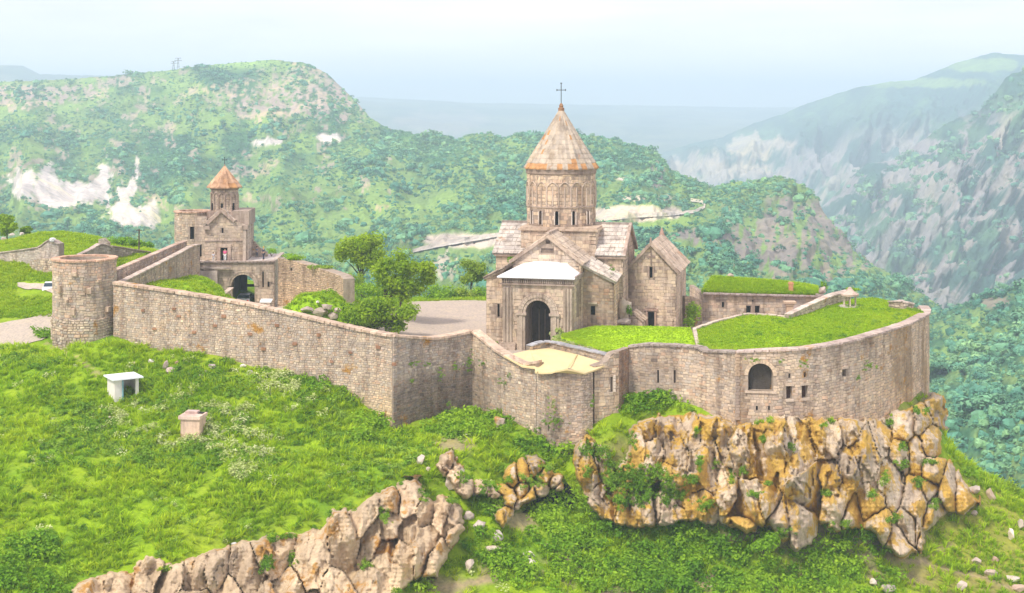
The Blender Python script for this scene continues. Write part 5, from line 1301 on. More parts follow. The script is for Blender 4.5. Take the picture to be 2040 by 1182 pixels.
mb = MB(); z0, z1 = wz(634, 166), wz(604, 166); x = wx(1573, 166); mb.box(x - .38, x + .38, 165.6, 166.4, z0 - .3, z1, (.56, .40, .29)); mb.build('shaft', M_RUBBLE, CL)
mb = MB(); mb.box(x - .7, x + .7, 165.4, 166.6, z1, z1 + .22, (.60, .44, .32)); mb.box(x - .5, x + .5, 165.5, 166.5, z1 - .25, z1 - .004, (.52, .38, .28)); mb.build('cap', M_RUBBLE, CL)

# rotunda on the lawn
xr, yr = wx(1693, 160), 160.0; zb_ = wz(611, 160)
RO = empty('rotunda', (xr, yr, zb_ - .3), 'tiny open stone rotunda with slim columns and a pointed cap on the lawn', 'rotunda')
mb = MB(); mb.lathe(xr, yr, [(1.6, zb_ - .5), (1.6, zb_ - .1), (1.25, zb_ - .08), (1.25, zb_ + .08), (.01, zb_ + .09)], 20, (.52, .46, .45)); mb.build('base', M_RUBBLE, RO)
zc = wz(589, 160)
for k in range(6):
    t_ = math.radians(20 + 60 * k); x, y = xr + .72 * math.cos(t_), yr + .72 * math.sin(t_); mb = MB(); mb.lathe(x, y, [(.13, zb_ + .05), (.13, zb_ + .15), (.085, zb_ + .2), (.075, zc - .18), (.13, zc - .08), (.13, zc)], 8, (.54, .45, .38)); mb.build('column', M_RUBBLE, RO)
mb = MB(); mb.lathe(xr, yr, [(.5, zc), (1.02, zc - .02), (1.05, zc + .2), (.9, zc + .26), (.5, zc + .5), (.12, zc + .95), (.01, zc + 1.0)], 12, (.56, .43, .36)); mb.build('cap', M_RUBBLE, RO)
# square stone block (stub wall) at the far end of the bastion
SB = empty('stone_stub', (wx(1795, 158), 158, 3.0), 'low broken stub of dry stone wall at the far edge of the large lawn', 'wall')
wall(SB, [wp(1771, 158.5, 618, 602, .6), wp(1785, 157.5, 622, 601, .6), wp(1800, 157, 624, 603, .6), wp(1820, 157.5, 626, 606, .6)], thick=1.2, ch=.26, lw=.5, palette=[(.45, .36, .31), (.5, .4, .35), (.4, .33, .28)], proud=.12, joint=.05, coping=dict(w=1.2, h=.16, l=.6, col=(.55, .46, .41)))
# overgrown wall remnant behind the chapel
OW = empty('ruined_wall', (wx(1378, 166), 166, 0), 'brown ruined wall end with grass on top between the chapel and the turf-roofed house', 'wall')
wall(OW, [wp(1364, 166, 650, 590, .5), wp(1380, 167, 650, 591, .5), wp(1393, 168, 650, 597, .5), wp(1399, 168, 650, 610, .5)], thick=1.0, ch=.26, lw=.4, palette=[(.36, .27, .20), (.42, .32, .23)], joint=.04)
# ------------------------------------------------------------------ gatehouse with bell chapel
FK = Frame(440, 182, -3)
GA = empty('gatehouse', FK.p(0, 0, 0), 'two-storey stone gatehouse with a dark arched passage, terrace and small domed bell chapel on top', 'gatehouse')
zt1 = FK.z(440, 524, 0); a, b = FK.u(385, 0), FK.u(546, 0); ua = FK.u(484, 0) - a; r_ = 1.5; zs_ = FK.z(484, 570, 0)
h = [dict(u0=ua - r_, u1=ua + r_, z0=-.02, z1=zs_ + r_, arch=True, rise=r_, depth=1.5, through=True),
     dict(u0=FK.u(522.5, 0) - a, u1=FK.u(525.5, 0) - a, z0=FK.z(524, 573, 0), z1=FK.z(524, 541, 0), depth=.4), dict(u0=FK.u(533, 0) - a, u1=FK.u(537, 0) - a, z0=FK.z(535, 572, 0), z1=FK.z(535, 561, 0), depth=.4)]
GPAL = [(.40, .32, .28), (.36, .30, .265), (.43, .34, .29), (.34, .28, .25), (.46, .37, .31)]
_, qa = face(GA, FK, a, 0, b, 0, -1, zt1, holes=h, palette=GPAL, budget=150, thick=1.5, lw=.55, ch=.36, skip=lambda u, z: (math.hypot(u - ua, max(0, z - zs_)) < 2.0 and z > zs_ - .1))
archstones(GA, qa, ua, zs_, r_, .28, 13, M_ASHLAR, GPAL, d=.1); archstones(GA, qa, ua, zs_, r_ + .3, .2, 15, M_ASHLAR, GPAL, d=.16)
# passage: two side walls, vault, far gate wall with its own opening
for s_ in (-1, 1):
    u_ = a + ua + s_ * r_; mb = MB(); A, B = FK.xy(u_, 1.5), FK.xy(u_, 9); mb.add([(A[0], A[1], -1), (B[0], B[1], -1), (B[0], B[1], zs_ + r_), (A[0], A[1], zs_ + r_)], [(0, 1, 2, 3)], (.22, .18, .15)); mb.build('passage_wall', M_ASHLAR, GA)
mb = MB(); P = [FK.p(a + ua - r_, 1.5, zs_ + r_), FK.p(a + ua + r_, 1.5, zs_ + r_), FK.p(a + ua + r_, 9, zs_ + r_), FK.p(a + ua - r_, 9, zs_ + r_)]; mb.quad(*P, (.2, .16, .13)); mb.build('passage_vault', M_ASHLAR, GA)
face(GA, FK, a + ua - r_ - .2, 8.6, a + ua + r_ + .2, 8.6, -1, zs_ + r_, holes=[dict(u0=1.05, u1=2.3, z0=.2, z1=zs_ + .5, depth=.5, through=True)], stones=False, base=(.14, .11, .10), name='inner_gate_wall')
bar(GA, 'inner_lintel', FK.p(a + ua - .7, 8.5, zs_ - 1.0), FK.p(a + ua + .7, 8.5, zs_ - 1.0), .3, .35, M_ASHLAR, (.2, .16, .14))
face(GA, FK, b, 0, b, 11, -1, zt1, budget=60, palette=[(.56, .48, .42), (.5, .43, .38)]); face(GA, FK, a, 11, a, 0, -1, zt1, stones=False)  # right side gets paler stone colours, painted as if lit
mb = MB(); mb.add([FK.p(a - .1, .0, zt1 + .04), FK.p(b + .1, .0, zt1 + .04), FK.p(b + .1, 11, zt1 + .04), FK.p(a - .1, 11, zt1 + .04)], [(0, 1, 2, 3)], (.60, .54, .50)); mb.build('terrace_floor', M_RUBBLE, GA)
for k in range(20):
    u_ = a + (b - a) * (k + .5) / 20; block(GA, 'edge_slab', FK.p(u_, .12, zt1 + .14), *FK.ax(), ez, (b - a) / 20 * .97, .65, .2, M_RUBBLE, (.42, .34, .30))
for k in range(10):
    block(GA, 'edge_slab', FK.p(b - .1, .8 + k * 1.0, zt1 + .16), FK.ax()[1], -FK.ax()[0], ez, .97, .5, .24, M_RUBBLE, (.60, .52, .46))
# lower step of the terrace at the left
a0 = FK.u(366, -.5); z_s = FK.z(380, 536, -.5)
face(GA, FK, a0, -.5, FK.u(402, -.5), -.5, -1, z_s, palette=GPAL, budget=30, name='lower_terrace_wall')
bar(GA, 'edge_slab', FK.p(a0, -.5, z_s + .1), FK.p(FK.u(460, -.5), -.5, z_s + .1), .5, .2, M_RUBBLE, (.44, .37, .33))
mb = MB(); mb.quad(FK.p(FK.u(372, -.8), -.8, FK.z(372, 568, -.8)), FK.p(FK.u(433, -.8), -.8, FK.z(433, 575, -.8)), FK.p(FK.u(433, -.8), -.8, FK.z(433, 545, -.8)), FK.p(FK.u(372, -.8), -.8, FK.z(372, 541, -.8)), (1, 1, 1))
A = FK.p(FK.u(370, -.8), -.8, FK.z(400, 560, -.8)); B = FK.p(FK.u(433, -.8), -.8, FK.z(400, 560, -.8)); bar(GA, 'plastered_wall', A, B, .3, 2.6, M_RUBBLE, (.56, .46, .42))
# bell chapel
v = 2.2; z0 = zt1; a, b = FK.u(408, v), FK.u(492, v); ze = FK.z(408, 448, v); za = FK.z(440, 418, v); um = FK.u(441, v); L_ = b - a
h = [dict(u0=FK.u(440, v) - a, u1=FK.u(453, v) - a, z0=z0 + .05, z1=FK.z(446, 494, v), depth=.5, part='doorway'), dict(u0=FK.u(441.5, v) - a, u1=FK.u(445, v) - a, z0=FK.z(443, 465, v), z1=FK.z(443, 455, v), depth=.3)]
z1_, z2_ = FK.z(460, 441, v), FK.z(480, 447, v)
_, qb2 = face(GA, FK, a, v, b, v, z0 - .1, [(0, ze), ((um - a) / L_, za), ((FK.u(468, v) - a) / L_, z1_), (1, z2_ - .1)], holes=h, palette=PAL_ASH + GPAL, budget=120, lw=.5, ch=.34, big=.5)
face(GA, FK, b, v, b, 9, z0 - .1, z2_ - .1, budget=30, palette=GPAL); face(GA, FK, a, 9, a, v, z0 - .1, ze, budget=10); face(GA, FK, b, 9, a, 9, z0 - .1, ze, stones=False)
for (p0, y0, p1, y1) in ((413, 446, 441, 419), (441, 419, 467, 441)):
    bar(GA, 'gable_moulding', FK.p(FK.u(p0, v - .2), v - .2, FK.z(p0, y0, v)), FK.p(FK.u(p1, v - .2), v - .2, FK.z(p1, y1, v)), .45, .34, M_ASHLAR, (.47, .36, .30))
roof(GA, FK.p(FK.u(468, v) , v - .3, z1_ + .1), FK.p(FK.u(468, v), 8.5, z1_ + .1), FK.p(um, 8.5, za + .1), FK.p(um, v - .3, za + .1), M_ROOFST, PAL_ROOF, rows=3, cols=6)
roof(GA, FK.p(a - .2, 8.5, ze), FK.p(a - .2, v - .3, ze), FK.p(um, v - .3, za + .1), FK.p(um, 8.5, za + .1), M_ROOFST, PAL_ROOF, rows=3, cols=6)
mb = MB(); A, B = FK.p(FK.u(466, v + .3), v + .3, 0), FK.p(FK.u(494, v + .3), v + .3, 0)
zq = FK.z(480, 421, v); P = [FK.p(FK.u(464, v + .5), v + .5, z2_ - .2), FK.p(b + .2, v + .5, z2_ - .2), FK.p(b + .2, 9, z2_ - .2), FK.p(FK.u(464, v + .5), 9, z2_ - .2)]; Q = [(x, y, zq) for x, y, _ in P]
mb.add(P + Q, [(4, 5, 6, 7), (0, 1, 5, 4), (1, 2, 6, 5), (2, 3, 7, 6), (3, 0, 4, 7)], (.40, .32, .27)); mb.build('pedestal', M_ASHLAR, GA)
P = [FK.p(FK.u(412, v + .8), v + .8, ze - .2), FK.p(FK.u(474, v + .8), v + .8, ze - .2), FK.p(FK.u(474, v + .8), 8, ze - .2), FK.p(FK.u(412, v + .8), 8, ze - .2)]; zq2 = FK.z(430, 423, v + .8); Q = [(x, y, zq2) for x, y, _ in P]
mb = MB(); mb.add(P + Q, [(4, 5, 6, 7), (0, 1, 5, 4), (1, 2, 6, 5), (2, 3, 7, 6), (3, 0, 4, 7)], (.42, .33, .28)); mb.build('pedestal', M_ASHLAR, GA)
for px in (412, 488): bar(GA, 'corbel', FK.p(FK.u(px - 6, v - .25), v - .25, ze - .35), FK.p(FK.u(px + 6, v - .25), v - .25, ze - .35), .6, .5, M_ASHLAR, (.38, .30, .25))
bar(GA, 'corner_pier', FK.p(b - .28, v - .12, z0), FK.p(b - .28, v - .12, z2_ - .3), .6, .4, M_ASHLAR, (.50, .41, .35), (1, 0, 0))
mb = MB(); uu, vv_ = FK.u(446.5, v), 0
for s_ in (-1, 1): bar(GA, 'door_frame', FK.p(FK.u(446.5, v) + s_ * .68, v - .1, z0), FK.p(FK.u(446.5, v) + s_ * .68, v - .1, FK.z(446, 488, v)), .4, .2, M_ASHLAR, (.52, .40, .33), (0, 1, 0))
bar(GA, 'lintel', FK.p(FK.u(446.5, v) - .95, v - .1, FK.z(446, 490, v)), FK.p(FK.u(446.5, v) + .95, v - .1, FK.z(446, 490, v)), .25, .4, M_ASHLAR, (.52, .41, .34))
bar(GA, 'string_course', FK.p(a, v - .08, FK.z(440, 480, v)), FK.p(b, v - .08, FK.z(440, 480, v)), .12, .12, M_ASHLAR, (.38, .30, .26))
cx2, cy2 = FK.xy(FK.u(447.5, 5.4), 5.4); R2 = 26.5 * cy2 / F; zb2, zt2 = FK.z(447, 424, 5.4) - .3, wz(374, cy2)
hs = []; PD2 = Path2(circ(cx2, cy2, R2, 24))
wall(GA, [(x, y, zb2, zt2) for x, y in circ(cx2, cy2, R2, 24)], thick=.4, mat=M_ASHLAR, palette=PAL_ASH, ch=.34, lw=.5, proud=.03, joint=.015, budget=0, name='drum')
for k in range(8):
    t_ = math.radians(180 + k * 25.7 + 0); x, y = cx2 + (R2 + .06) * math.cos(t_), cy2 + (R2 + .06) * math.sin(t_); mb = MB(); mb.tube((x, y, zb2), (x, y, zt2 - 1.0), .08, .08, 6, (.47, .37, .31)); mb.build('shaft', M_ASHLAR, GA)
for k in range(7):
    aa, bb = math.radians(180 + k * 25.7), math.radians(180 + (k + 1) * 25.7); mb = MB(); pr = None
    for i in range(7):
        t_ = aa + (bb - aa) * i / 6; p = Vector((cx2 + (R2 + .06) * math.cos(t_), cy2 + (R2 + .06) * math.sin(t_), zt2 - 1.0 + math.sin(math.pi * i / 6) * .4))
        if pr is not None: mb.tube(pr, p, .06, .06, 5, (.47, .37, .31))
        pr = p
    mb.build('blind_arch', M_ASHLAR, GA)
    if k in (1, 3, 5):
        t_ = (aa + bb) / 2; n = Vector((math.cos(t_), math.sin(t_), 0)); p = Vector((cx2, cy2, zb2 + 1.2)) + n * (R2 + .0); mb = MB(); mb.obox(p, (-n.y, n.x, 0), n, ez, .28, .14, .9); mb.build('window', M_DARK, GA)
umbrella(GA, cx2, cy2, R2 + .22, zt2 + .05, wz(331, cy2), 11, M_ROOFST, [(.52, .33, .22), (.46, .30, .21), (.56, .36, .24)], rows=5, amp=.45)
mb = MB(); mb.lathe(cx2, cy2, [(R2, zt2 - .3), (R2 + .16, zt2 - .1), (R2 + .2, zt2 + .06)], 24, (.34, .26, .21)); mb.build('drum_cornice', M_ASHLAR, GA)
mb = MB(); zf = wz(331, cy2); mb.lathe(cx2, cy2, [(.12, zf - .2), (.1, zf), (.05, zf + .2), (.01, zf + .3)], 8, (.35, .24, .18)); mb.build('finial', M_ROOFST, GA); cross_part(GA, cx2, cy2, zf + .1, 1.05, .5, .06, M_IRON)
# rear stair wall falling to the right
RW = [(FK.u(494, 7), 7, 470), (FK.u(506, 7), 7, 482), (FK.u(518, 7), 7, 494), (FK.u(533, 7), 7, 504)]
p_ = [(*FK.xy(u_, v_), z0 - .1, FK.z(1020 + F * FK.xy(u_, v_)[0] / FK.xy(u_, v_)[1], py_, v_)) for u_, v_, py_ in RW]
wall(GA, p_, thick=.6, palette=GPAL, ch=.3, lw=.45, name='stair_wall', budget=20)

# round bastion tower left of the bell chapel
xt, yt = wx(384, 187), 187.6; Rt = 2.5
RT = empty('round_turret', (xt, yt, 6), 'round rubble turret with a tall dark doorway joined to the left of the bell chapel', 'tower')
cpt = circ(xt, yt, Rt, 22); PT_ = Path2(cpt)
def ut(px): return float(min(np.linspace(PT_.L * .25, PT_.L * .75, 500), key=lambda u: abs(1020 + F * PT_.at(u)[0][0] / PT_.at(u)[0][1] - px)))
wall(RT, [(x, y, 4.5, wz(425, 185)) for x, y in cpt], thick=.6, ch=.3, lw=.42, palette=PAL_RUBBLE, budget=60, holes=[dict(u0=ut(378), u1=ut(386.5), z0=wz(477, 185.2), z1=wz(452, 185.2), depth=.5, part='doorway')], coping=dict(w=.7, h=.2, l=.7, col=(.56, .38, .28)))
mb = MB(); mb.lathe(xt, yt, [(.01, wz(425, 185) - .3), (Rt - .5, wz(425, 185) - .35)], 20, (.3, .25, .2)); mb.build('floor', M_RUBBLE, RT)
LB = empty('link_building', (wx(401, 184.5), 184.5, 5), 'plain stone block with a dark doorway linking the round turret and the bell chapel', 'building')
wall(LB, [(wx(388, 185), 185, 5, wz(430, 185)), (wx(412, 184.6), 184.6, 5, wz(434, 184.6))], thick=2.5, palette=GPAL, budget=40, ch=.32, lw=.5, smoothn=False, holes=[dict(u0=.55, u1=.98, z0=wz(512, 184.8), z1=wz(487, 184.8), depth=.5, part='doorway')])

# ramp climbing to the turret between two parapets
RP_ = empty('stair_ramp', (wx(320, 166), 166, 4), 'long stepped ramp between two stone parapets climbing from behind the round tower to the gatehouse', 'ramp')
LOW = [(238, 150.5, 566), (275, 157, 547), (320, 165, 525), (360, 173, 504), (384, 178.5, 491), (398, 180.5, 488)]
wall(RP_, [(wx(p, Y), Y, 2.0, wz(q, Y)) for p, Y, q in LOW], thick=.5, palette=GPAL + PAL_RUBBLE, ch=.28, lw=.42, budget=150, coping=dict(w=.65, h=.16, l=.9, col=(.58, .48, .41)), name='lower_parapet', tint=lambda u, z: (.95, .93, .93))
UP = [(228, 154.5, 541), (270, 161.5, 523), (318, 170, 503), (352, 177.5, 488), (372, 183, 481)]
wall(RP_, [(wx(p, Y), Y, 3.0, wz(q, Y)) for p, Y, q in UP], thick=.5, palette=GPAL + PAL_RUBBLE, ch=.28, lw=.42, budget=100, coping=dict(w=.65, h=.16, l=.9, col=(.56, .42, .34)), name='upper_parapet')
for k in range(46): # steps
    t_ = k / 46; i = t_ * 4.2; 
    def ip(P, s): 
        s = min(s, len(P) - 1.001); j = int(s); f = s - j; return [P[j][m] * (1 - f) + P[j + 1][m] * f for m in range(3)]
    l0, l1, r0, r1 = ip(LOW, i), ip(LOW, i + .1), ip(UP, t_ * 3.95), ip(UP, t_ * 3.95 + .09)
    zz = wz(l0[2], l0[1]) - .75; A = Vector((wx(l0[0], l0[1]), l0[1] + .4, zz)); B = Vector((wx(r0[0], r0[1]), r0[1], zz)); C = Vector((wx(r1[0], r1[1]), r1[1], zz)); D = Vector((wx(l1[0], l1[1]), l1[1] + .4, zz))
    mb = MB(); dn = Vector((0, 0, -.5)); mb.add([A, D, C, B, A + dn, D + dn, C + dn, B + dn], [(0, 1, 2, 3), (4, 5, 1, 0), (7, 4, 0, 3), (5, 6, 2, 1), (6, 7, 3, 2)], (.50, .42, .37)); mb.build('step', M_RUBBLE, RP_)
# walls right of the gatehouse
WR = empty('ruined_curtain', (wx(620, 178), 178, 1), 'old brown rubble wall overgrown along its top, sloping down right of the gatehouse', 'wall')
wall(WR, [wp(554, 183, 608, 514, .8), wp(585, 181, 606, 520, .5), wp(620, 178, 606, 530, .5), wp(655, 174.5, 606, 541, .5), wp(678, 172, 606, 549, .5), wp(684, 170.5, 606, 556, .5)], thick=1.4, ch=.24, lw=.36, palette=[(.46, .33, .25), (.42, .30, .22), (.50, .38, .28), (.36, .27, .21), (.55, .42, .31)], proud=.1, joint=.04, budget=80,
     tint=lambda u, z: (1, 1, 1) if z > 3.5 else (1.12, 1.1, 1.05), holes=[dict(u0=2.4, u1=2.8, z0=wz(539, 182), z1=wz(533, 182), depth=.5)])
# little ramp wall beside the arch
SW = empty('low_wall', (wx(447, 172), 172, 1), 'low pinkish rubble wall slanting down from the grass patch to the dark arch', 'wall')
wall(SW, [wp(425, 168, 612, 603, .8), wp(445, 173, 600, 588, .8), wp(463, 178, 596, 574, .8)], thick=.5, ch=.24, lw=.36, palette=[(.50, .42, .38), (.46, .38, .34)], budget=20, coping=dict(w=.55, h=.12, l=.7, col=(.58, .47, .41)))
# rubble at the foot of the mound
# walls in the fields to the left
LA = empty('field_wall', (wx(50, 182), 182, 5), 'weathered pinkish field wall with a broken raised end at the left edge', 'wall')
wall(LA, [wp(-60, 188, 515, 508, .8), wp(0, 184, 516, 504, .8), wp(47, 181, 527, 498, .8), wp(80, 179, 536, 493, .8), wp(96, 178, 541, 479, .8), wp(105, 177.5, 541, 480, .8), wp(117, 177, 541, 487, .8)], thick=.9, palette=PAL_GREY + [(.48, .40, .36)], ch=.28, lw=.42, budget=100, coping=dict(w=.9, h=.14, l=.7, col=(.5, .42, .37)))
wall(LA, [wp(60, 178.6, 534, 521, .8), wp(80, 177, 540, 515, .8), wp(112, 175.5, 550, 516, .8)], thick=.7, palette=PAL_RUBBLE, ch=.3, lw=.42, name='buttress_wall', budget=20, joint=.05, proud=.1)
LBW = empty('field_wall', (wx(230, 178), 178, 5), 'grey field wall with a pointed gable-like end behind the round tower', 'wall')
wall(LBW, [wp(158, 174, 525, 509, .8), wp(180, 175, 525, 499, .8), wp(201, 176, 525, 486, .8), wp(219, 177, 525, 490, .8), wp(224, 177.2, 525, 496, .8)], thick=.9, palette=PAL_GREY, ch=.28, lw=.42, budget=60, coping=dict(w=.9, h=.14, l=.7, col=(.45, .37, .33)))
wall(LBW, [wp(222, 178.5, 519, 491, .8), wp(250, 182, 518, 495, .8), wp(299, 188, 514, 503, .8)], thick=.7, palette=PAL_GREY, ch=.28, lw=.42, name='rear_wall', budget=60, coping=dict(w=.7, h=.14, l=.7, col=(.46, .37, .32)))
wall(LBW, [wp(196, 181, 505, 477, .8), wp(207, 181, 505, 475, .8), wp(217, 181, 505, 484, .8)], thick=.7, palette=PAL_GREY, ch=.28, lw=.42, name='rear_stub', budget=10)
# white canopy, pole
CN = empty('canopy', (wx(529, 178), 178, 0), 'small white canopy roof at the foot of the gatehouse, right of the arch', 'canopy')
mb = MB(); x0, x1 = wx(518, 178), wx(541, 178); zc0 = wz(600, 178); mb.obox(((x0 + x1) / 2, 178.3, zc0), (1, 0, 0), (0, .98, .2), (0, -.2, .98), x1 - x0, 1.3, .08); mb.build('canopy_roof', M_WHITE, CN)
for x in (x0 + .1, x1 - .1):
    for y in (177.9, 178.8): mb = MB(); mb.tube((x, y, -.2), (x, y, zc0), .04, .04, 6); mb.build('post', M_IRON, CN)
PL = empty('utility_pole', (wx(277, 190), 190, 5), 'thin wooden utility pole rising behind the field wall', 'pole')
mb = MB(); mb.tube((wx(277, 190), 190, 5), (wx(277, 190), 190, wz(457, 190)), .13, .09, 8); mb.build('post', M_BARK, PL)
bar(PL, 'crossarm', (wx(275, 190) - .25, 190, wz(459, 190)), (wx(279, 190) + .25, 190, wz(459, 190)), .1, .1, M_BARK, (1, 1, 1))
# two lattice masts on the far ridge
for k, (px, py, s_) in enumerate(((356, 137, 1.0), (346, 138, .75))):
    x, y, z = HL.at(px, py + 1); PY2 = empty('lattice_mast', (x, y, z), ('taller' if k == 0 else 'shorter') + ' faint lattice mast on the ridge of the hill at the left', 'mast')
    mb = MB(); hh_ = 13 * s_; B_ = [Vector((x + sx * 1.6, y + sy * 1.6, z - 4)) for sx, sy in ((-1, -1), (1, -1), (1, 1), (-1, 1))]; T_ = [Vector((x + sx * .3, y + sy * .3, z + hh_)) for sx, sy in ((-1, -1), (1, -1), (1, 1), (-1, 1))]
    for i in range(4):
        mb.tube(B_[i], T_[i], .14, .1, 4)
        for q in range(4): mb.tube(B_[i].lerp(T_[i], q / 4), B_[(i + 1) % 4].lerp(T_[(i + 1) % 4], (q + 1) / 4), .09, .09, 4)
    mb.build('lattice', M_IRON, PY2)
    for q, w_ in ((.78, 9 * s_), (.98, 7 * s_)): bar(PY2, 'crossarm', (x - w_ / 2, y, z + hh_ * q), (x + w_ / 2, y, z + hh_ * q), .35, .5, M_IRON, (1, 1, 1))
# ------------------------------------------------------------------ cliffs: fractured slabs, each its own stone
CLW = [(.52, .42, .32), (.48, .39, .30), (.56, .45, .34), (.44, .36, .29), (.58, .48, .38)]
def poly_dist(P, Q, poly):
    d = np.full(P.shape, 1e9); n = len(poly)
    for i in range(n):
        x0, y0 = poly[i]; x1, y1 = poly[(i + 1) % n]; vx_, vy_ = x1 - x0, y1 - y0
        t_ = np.clip(((P - x0) * vx_ + (Q - y0) * vy_) / (vx_ * vx_ + vy_ * vy_ + 1e-9), 0, 1); d = np.minimum(d, np.hypot(P - x0 - t_ * vx_, Q - y0 - t_ * vy_))
    return d
FACES = []
def face_depth(px, py):
    for P, Q, D, bd in FACES:
        j = int(round((px - P[0, 0]) / (P[0, 1] - P[0, 0]))); i = int(round((py - Q[0, 0]) / (Q[1, 0] - Q[0, 0])))
        if 0 <= i < P.shape[0] and 0 <= j < P.shape[1] and bd[i, j] > 0: return float(D[i, j])
    return None
def cliff(parent, seeds, region, dfn, mat, seed=1, step=2.1, ax=1.75, dome=None, warp=9, low=3.4, sub_=1.0, tone_=(1, 1, 1), prot=1.0, lean=0.0):
    """one fractured rock face: Voronoi blocks with their own tilt, deep joints, finer sub-joints and fluting; every block is its own part"""
    r = np.random.RandomState(seed)
    xs = [p[0] for p in region]; ys = [p[1] for p in region]
    P, Q = np.meshgrid(np.arange(min(xs) - 4, max(xs) + 6, step), np.arange(min(ys) - 4, max(ys) + 6, step))
    wx_ = (fbm(P / 22, Q / 22, 4, seed + 1) - .5) * warp * 1.3; wy_ = (fbm(P / 22, Q / 22, 4, seed + 2) - .5) * warp * 1.3
    U, Vv = P + wx_ - lean * (Q - min(ys)), Q + wy_
    S = np.array([(a_ - lean * (b_ - min(ys)), b_) for a_, b_ in seeds]); n = len(S); rk = r.uniform(.75, 1.3, n)
    D = np.stack([np.hypot((U - s_[0]) * ax, Vv - s_[1]) / k_ for s_, k_ in zip(S, rk)]); idx = D.argsort(0)[:2]; i1 = idx[0]
    F1 = np.take_along_axis(D, idx[:1], 0)[0]; F2 = np.take_along_axis(D, idx[1:2], 0)[0]; e1 = F2 - F1
    off = r.uniform(0, 1.5, n) * prot; tx = r.normal(0, .028, n); ty = r.normal(-.004, .010, n)
    u_, v_ = U - S[i1, 0], Vv - S[i1, 1]
    h = off[i1] + tx[i1] * u_ + ty[i1] * v_
    cut = 0
    for k in range(5):   # cleavage planes
        an = r.uniform(0, 6.283, n); t0 = r.uniform(-4, 20, n); sl = r.uniform(.03, .12, n)
        cut = cut + np.clip((u_ * np.cos(an)[i1] * 1.3 + v_ * np.sin(an)[i1] * .8 - t0[i1]), 0, 40) * sl[i1]
    h = h - 1.5 * (1 - np.exp(-cut / 1.5))
    # joints between blocks, sharp and of uneven depth
    jw = .9 + 2.6 * fbm(P / 30, Q / 30, 3, seed + 7); h = h - (1 - np.clip(e1 / jw, 0, 1)) ** 1.5 * (.1 + 1.7 * smooth(.38, .62, fbm(P / 45, Q / 45, 3, seed + 8)))
    h = h + (fbm(P / 75, Q / 200, 3, seed + 31) - .5) * low * (1 if dome is None else (1 - dome(P, Q) * .6))
    if dome is not None:
        dm = dome(P, Q); h = h + dm * (.7 * np.clip(1.25 - (F1 / (F2 + .01)) ** 1.2, 0, .75)) + dm * -(1 - np.clip(e1 / 9, 0, 1)) ** 2 * .9
    else: dm = 0
    # sub-joints: smaller slabs flaking off, mostly upright
    ms = max(30, int((max(xs) - min(xs)) * (max(ys) - min(ys)) / 480)); S2 = np.c_[r.uniform(min(xs), max(xs), ms), r.uniform(min(ys), max(ys), ms)]
    f1 = np.full(P.shape, 1e9); f2 = f1.copy(); o2 = np.zeros(P.shape); tl = r.normal(.05, .22, ms); tz = r.normal(0, .035, ms); ov = r.normal(0, .34, ms)
    for k in range(ms):
        d = np.hypot((U - S2[k, 0] - (Vv - S2[k, 1]) * tl[k]) * 2.2, (Vv - S2[k, 1]) * .62); m = d < f1; f2 = np.where(m, f1, np.minimum(f2, d)); f1 = np.where(m, d, f1); o2 = np.where(m, ov[k] + (U - S2[k, 0]) * tz[k], o2)
    h = h + sub_ * (o2 - (1 - np.clip((f2 - f1) / 2.5, 0, 1)) ** 2 * .22) * (1 - dm * .6)
    g = fbm(P / 5, Q / 34, 4, seed + 11) - .5; h = h + g * .45 * sub_ * (1 - dm * .7) + (fbm(P / 12, Q / 12, 4, seed + 12, .6) - .5) * .28 + (fbm(P / 3.2, Q / 3.2, 3, seed + 13) - .5) * .10
    ins = inpoly(U * 0 + P + wx_ * .6, Q + wy_ * .6, region); bd = poly_dist(P + wx_ * .6, Q + wy_ * .6, region); bd = np.where(ins, bd, -bd) + (fbm(P / 13, Q / 13, 3, seed + 50) - .5) * 16 - (1 - np.clip(e1 / 7, 0, 1)) * 5 * sub_
    h = h - (1 - smooth(-4, 9, bd)) * 4.8
    sub = 4; hp_ = hit(P[::sub, ::sub].ravel(), Q[::sub, ::sub].ravel()).reshape(P[::sub, ::sub].shape); hp_ = np.where(np.isnan(hp_), 400, hp_)
    hp_ = np.repeat(np.repeat(hp_, sub, 0), sub, 1)[:P.shape[0], :P.shape[1]]
    for _ in range(6): hp_ = np.minimum(hp_, (np.roll(hp_, 1, 0) + np.roll(hp_, -1, 0) + np.roll(hp_, 1, 1) + np.roll(hp_, -1, 1)) / 4)
    base_ = dfn(P, Q); base_ = np.minimum(base_, hp_ - 2.7); lim = hp_ - .15 + (1 - smooth(2, 8, bd)) * 3
    Dp = np.minimum(base_ - h, lim); X = (P - 1020) * Dp / F; Y = Dp; Z = CAMZ - (Q - HY) * Dp / F
    FACES.append((P, Q, Dp, bd))
    og = np.array(origin(parent)); keep = (bd > -5)[:-1, :-1]; ci = i1[:-1, :-1]
    ny, nx = P.shape; vid = np.arange(ny * nx).reshape(ny, nx); quads = np.stack([vid[1:, :-1], vid[1:, 1:], vid[:-1, 1:], vid[:-1, :-1]], -1)
    co = np.stack([X - og[0], Y - og[1], Z - og[2]], -1).reshape(-1, 3)
    tone = 1 + (fbm(P / 50, Q / 50, 3, seed + 20) - .5) * .5
    dark = 1.0 + 0 * P
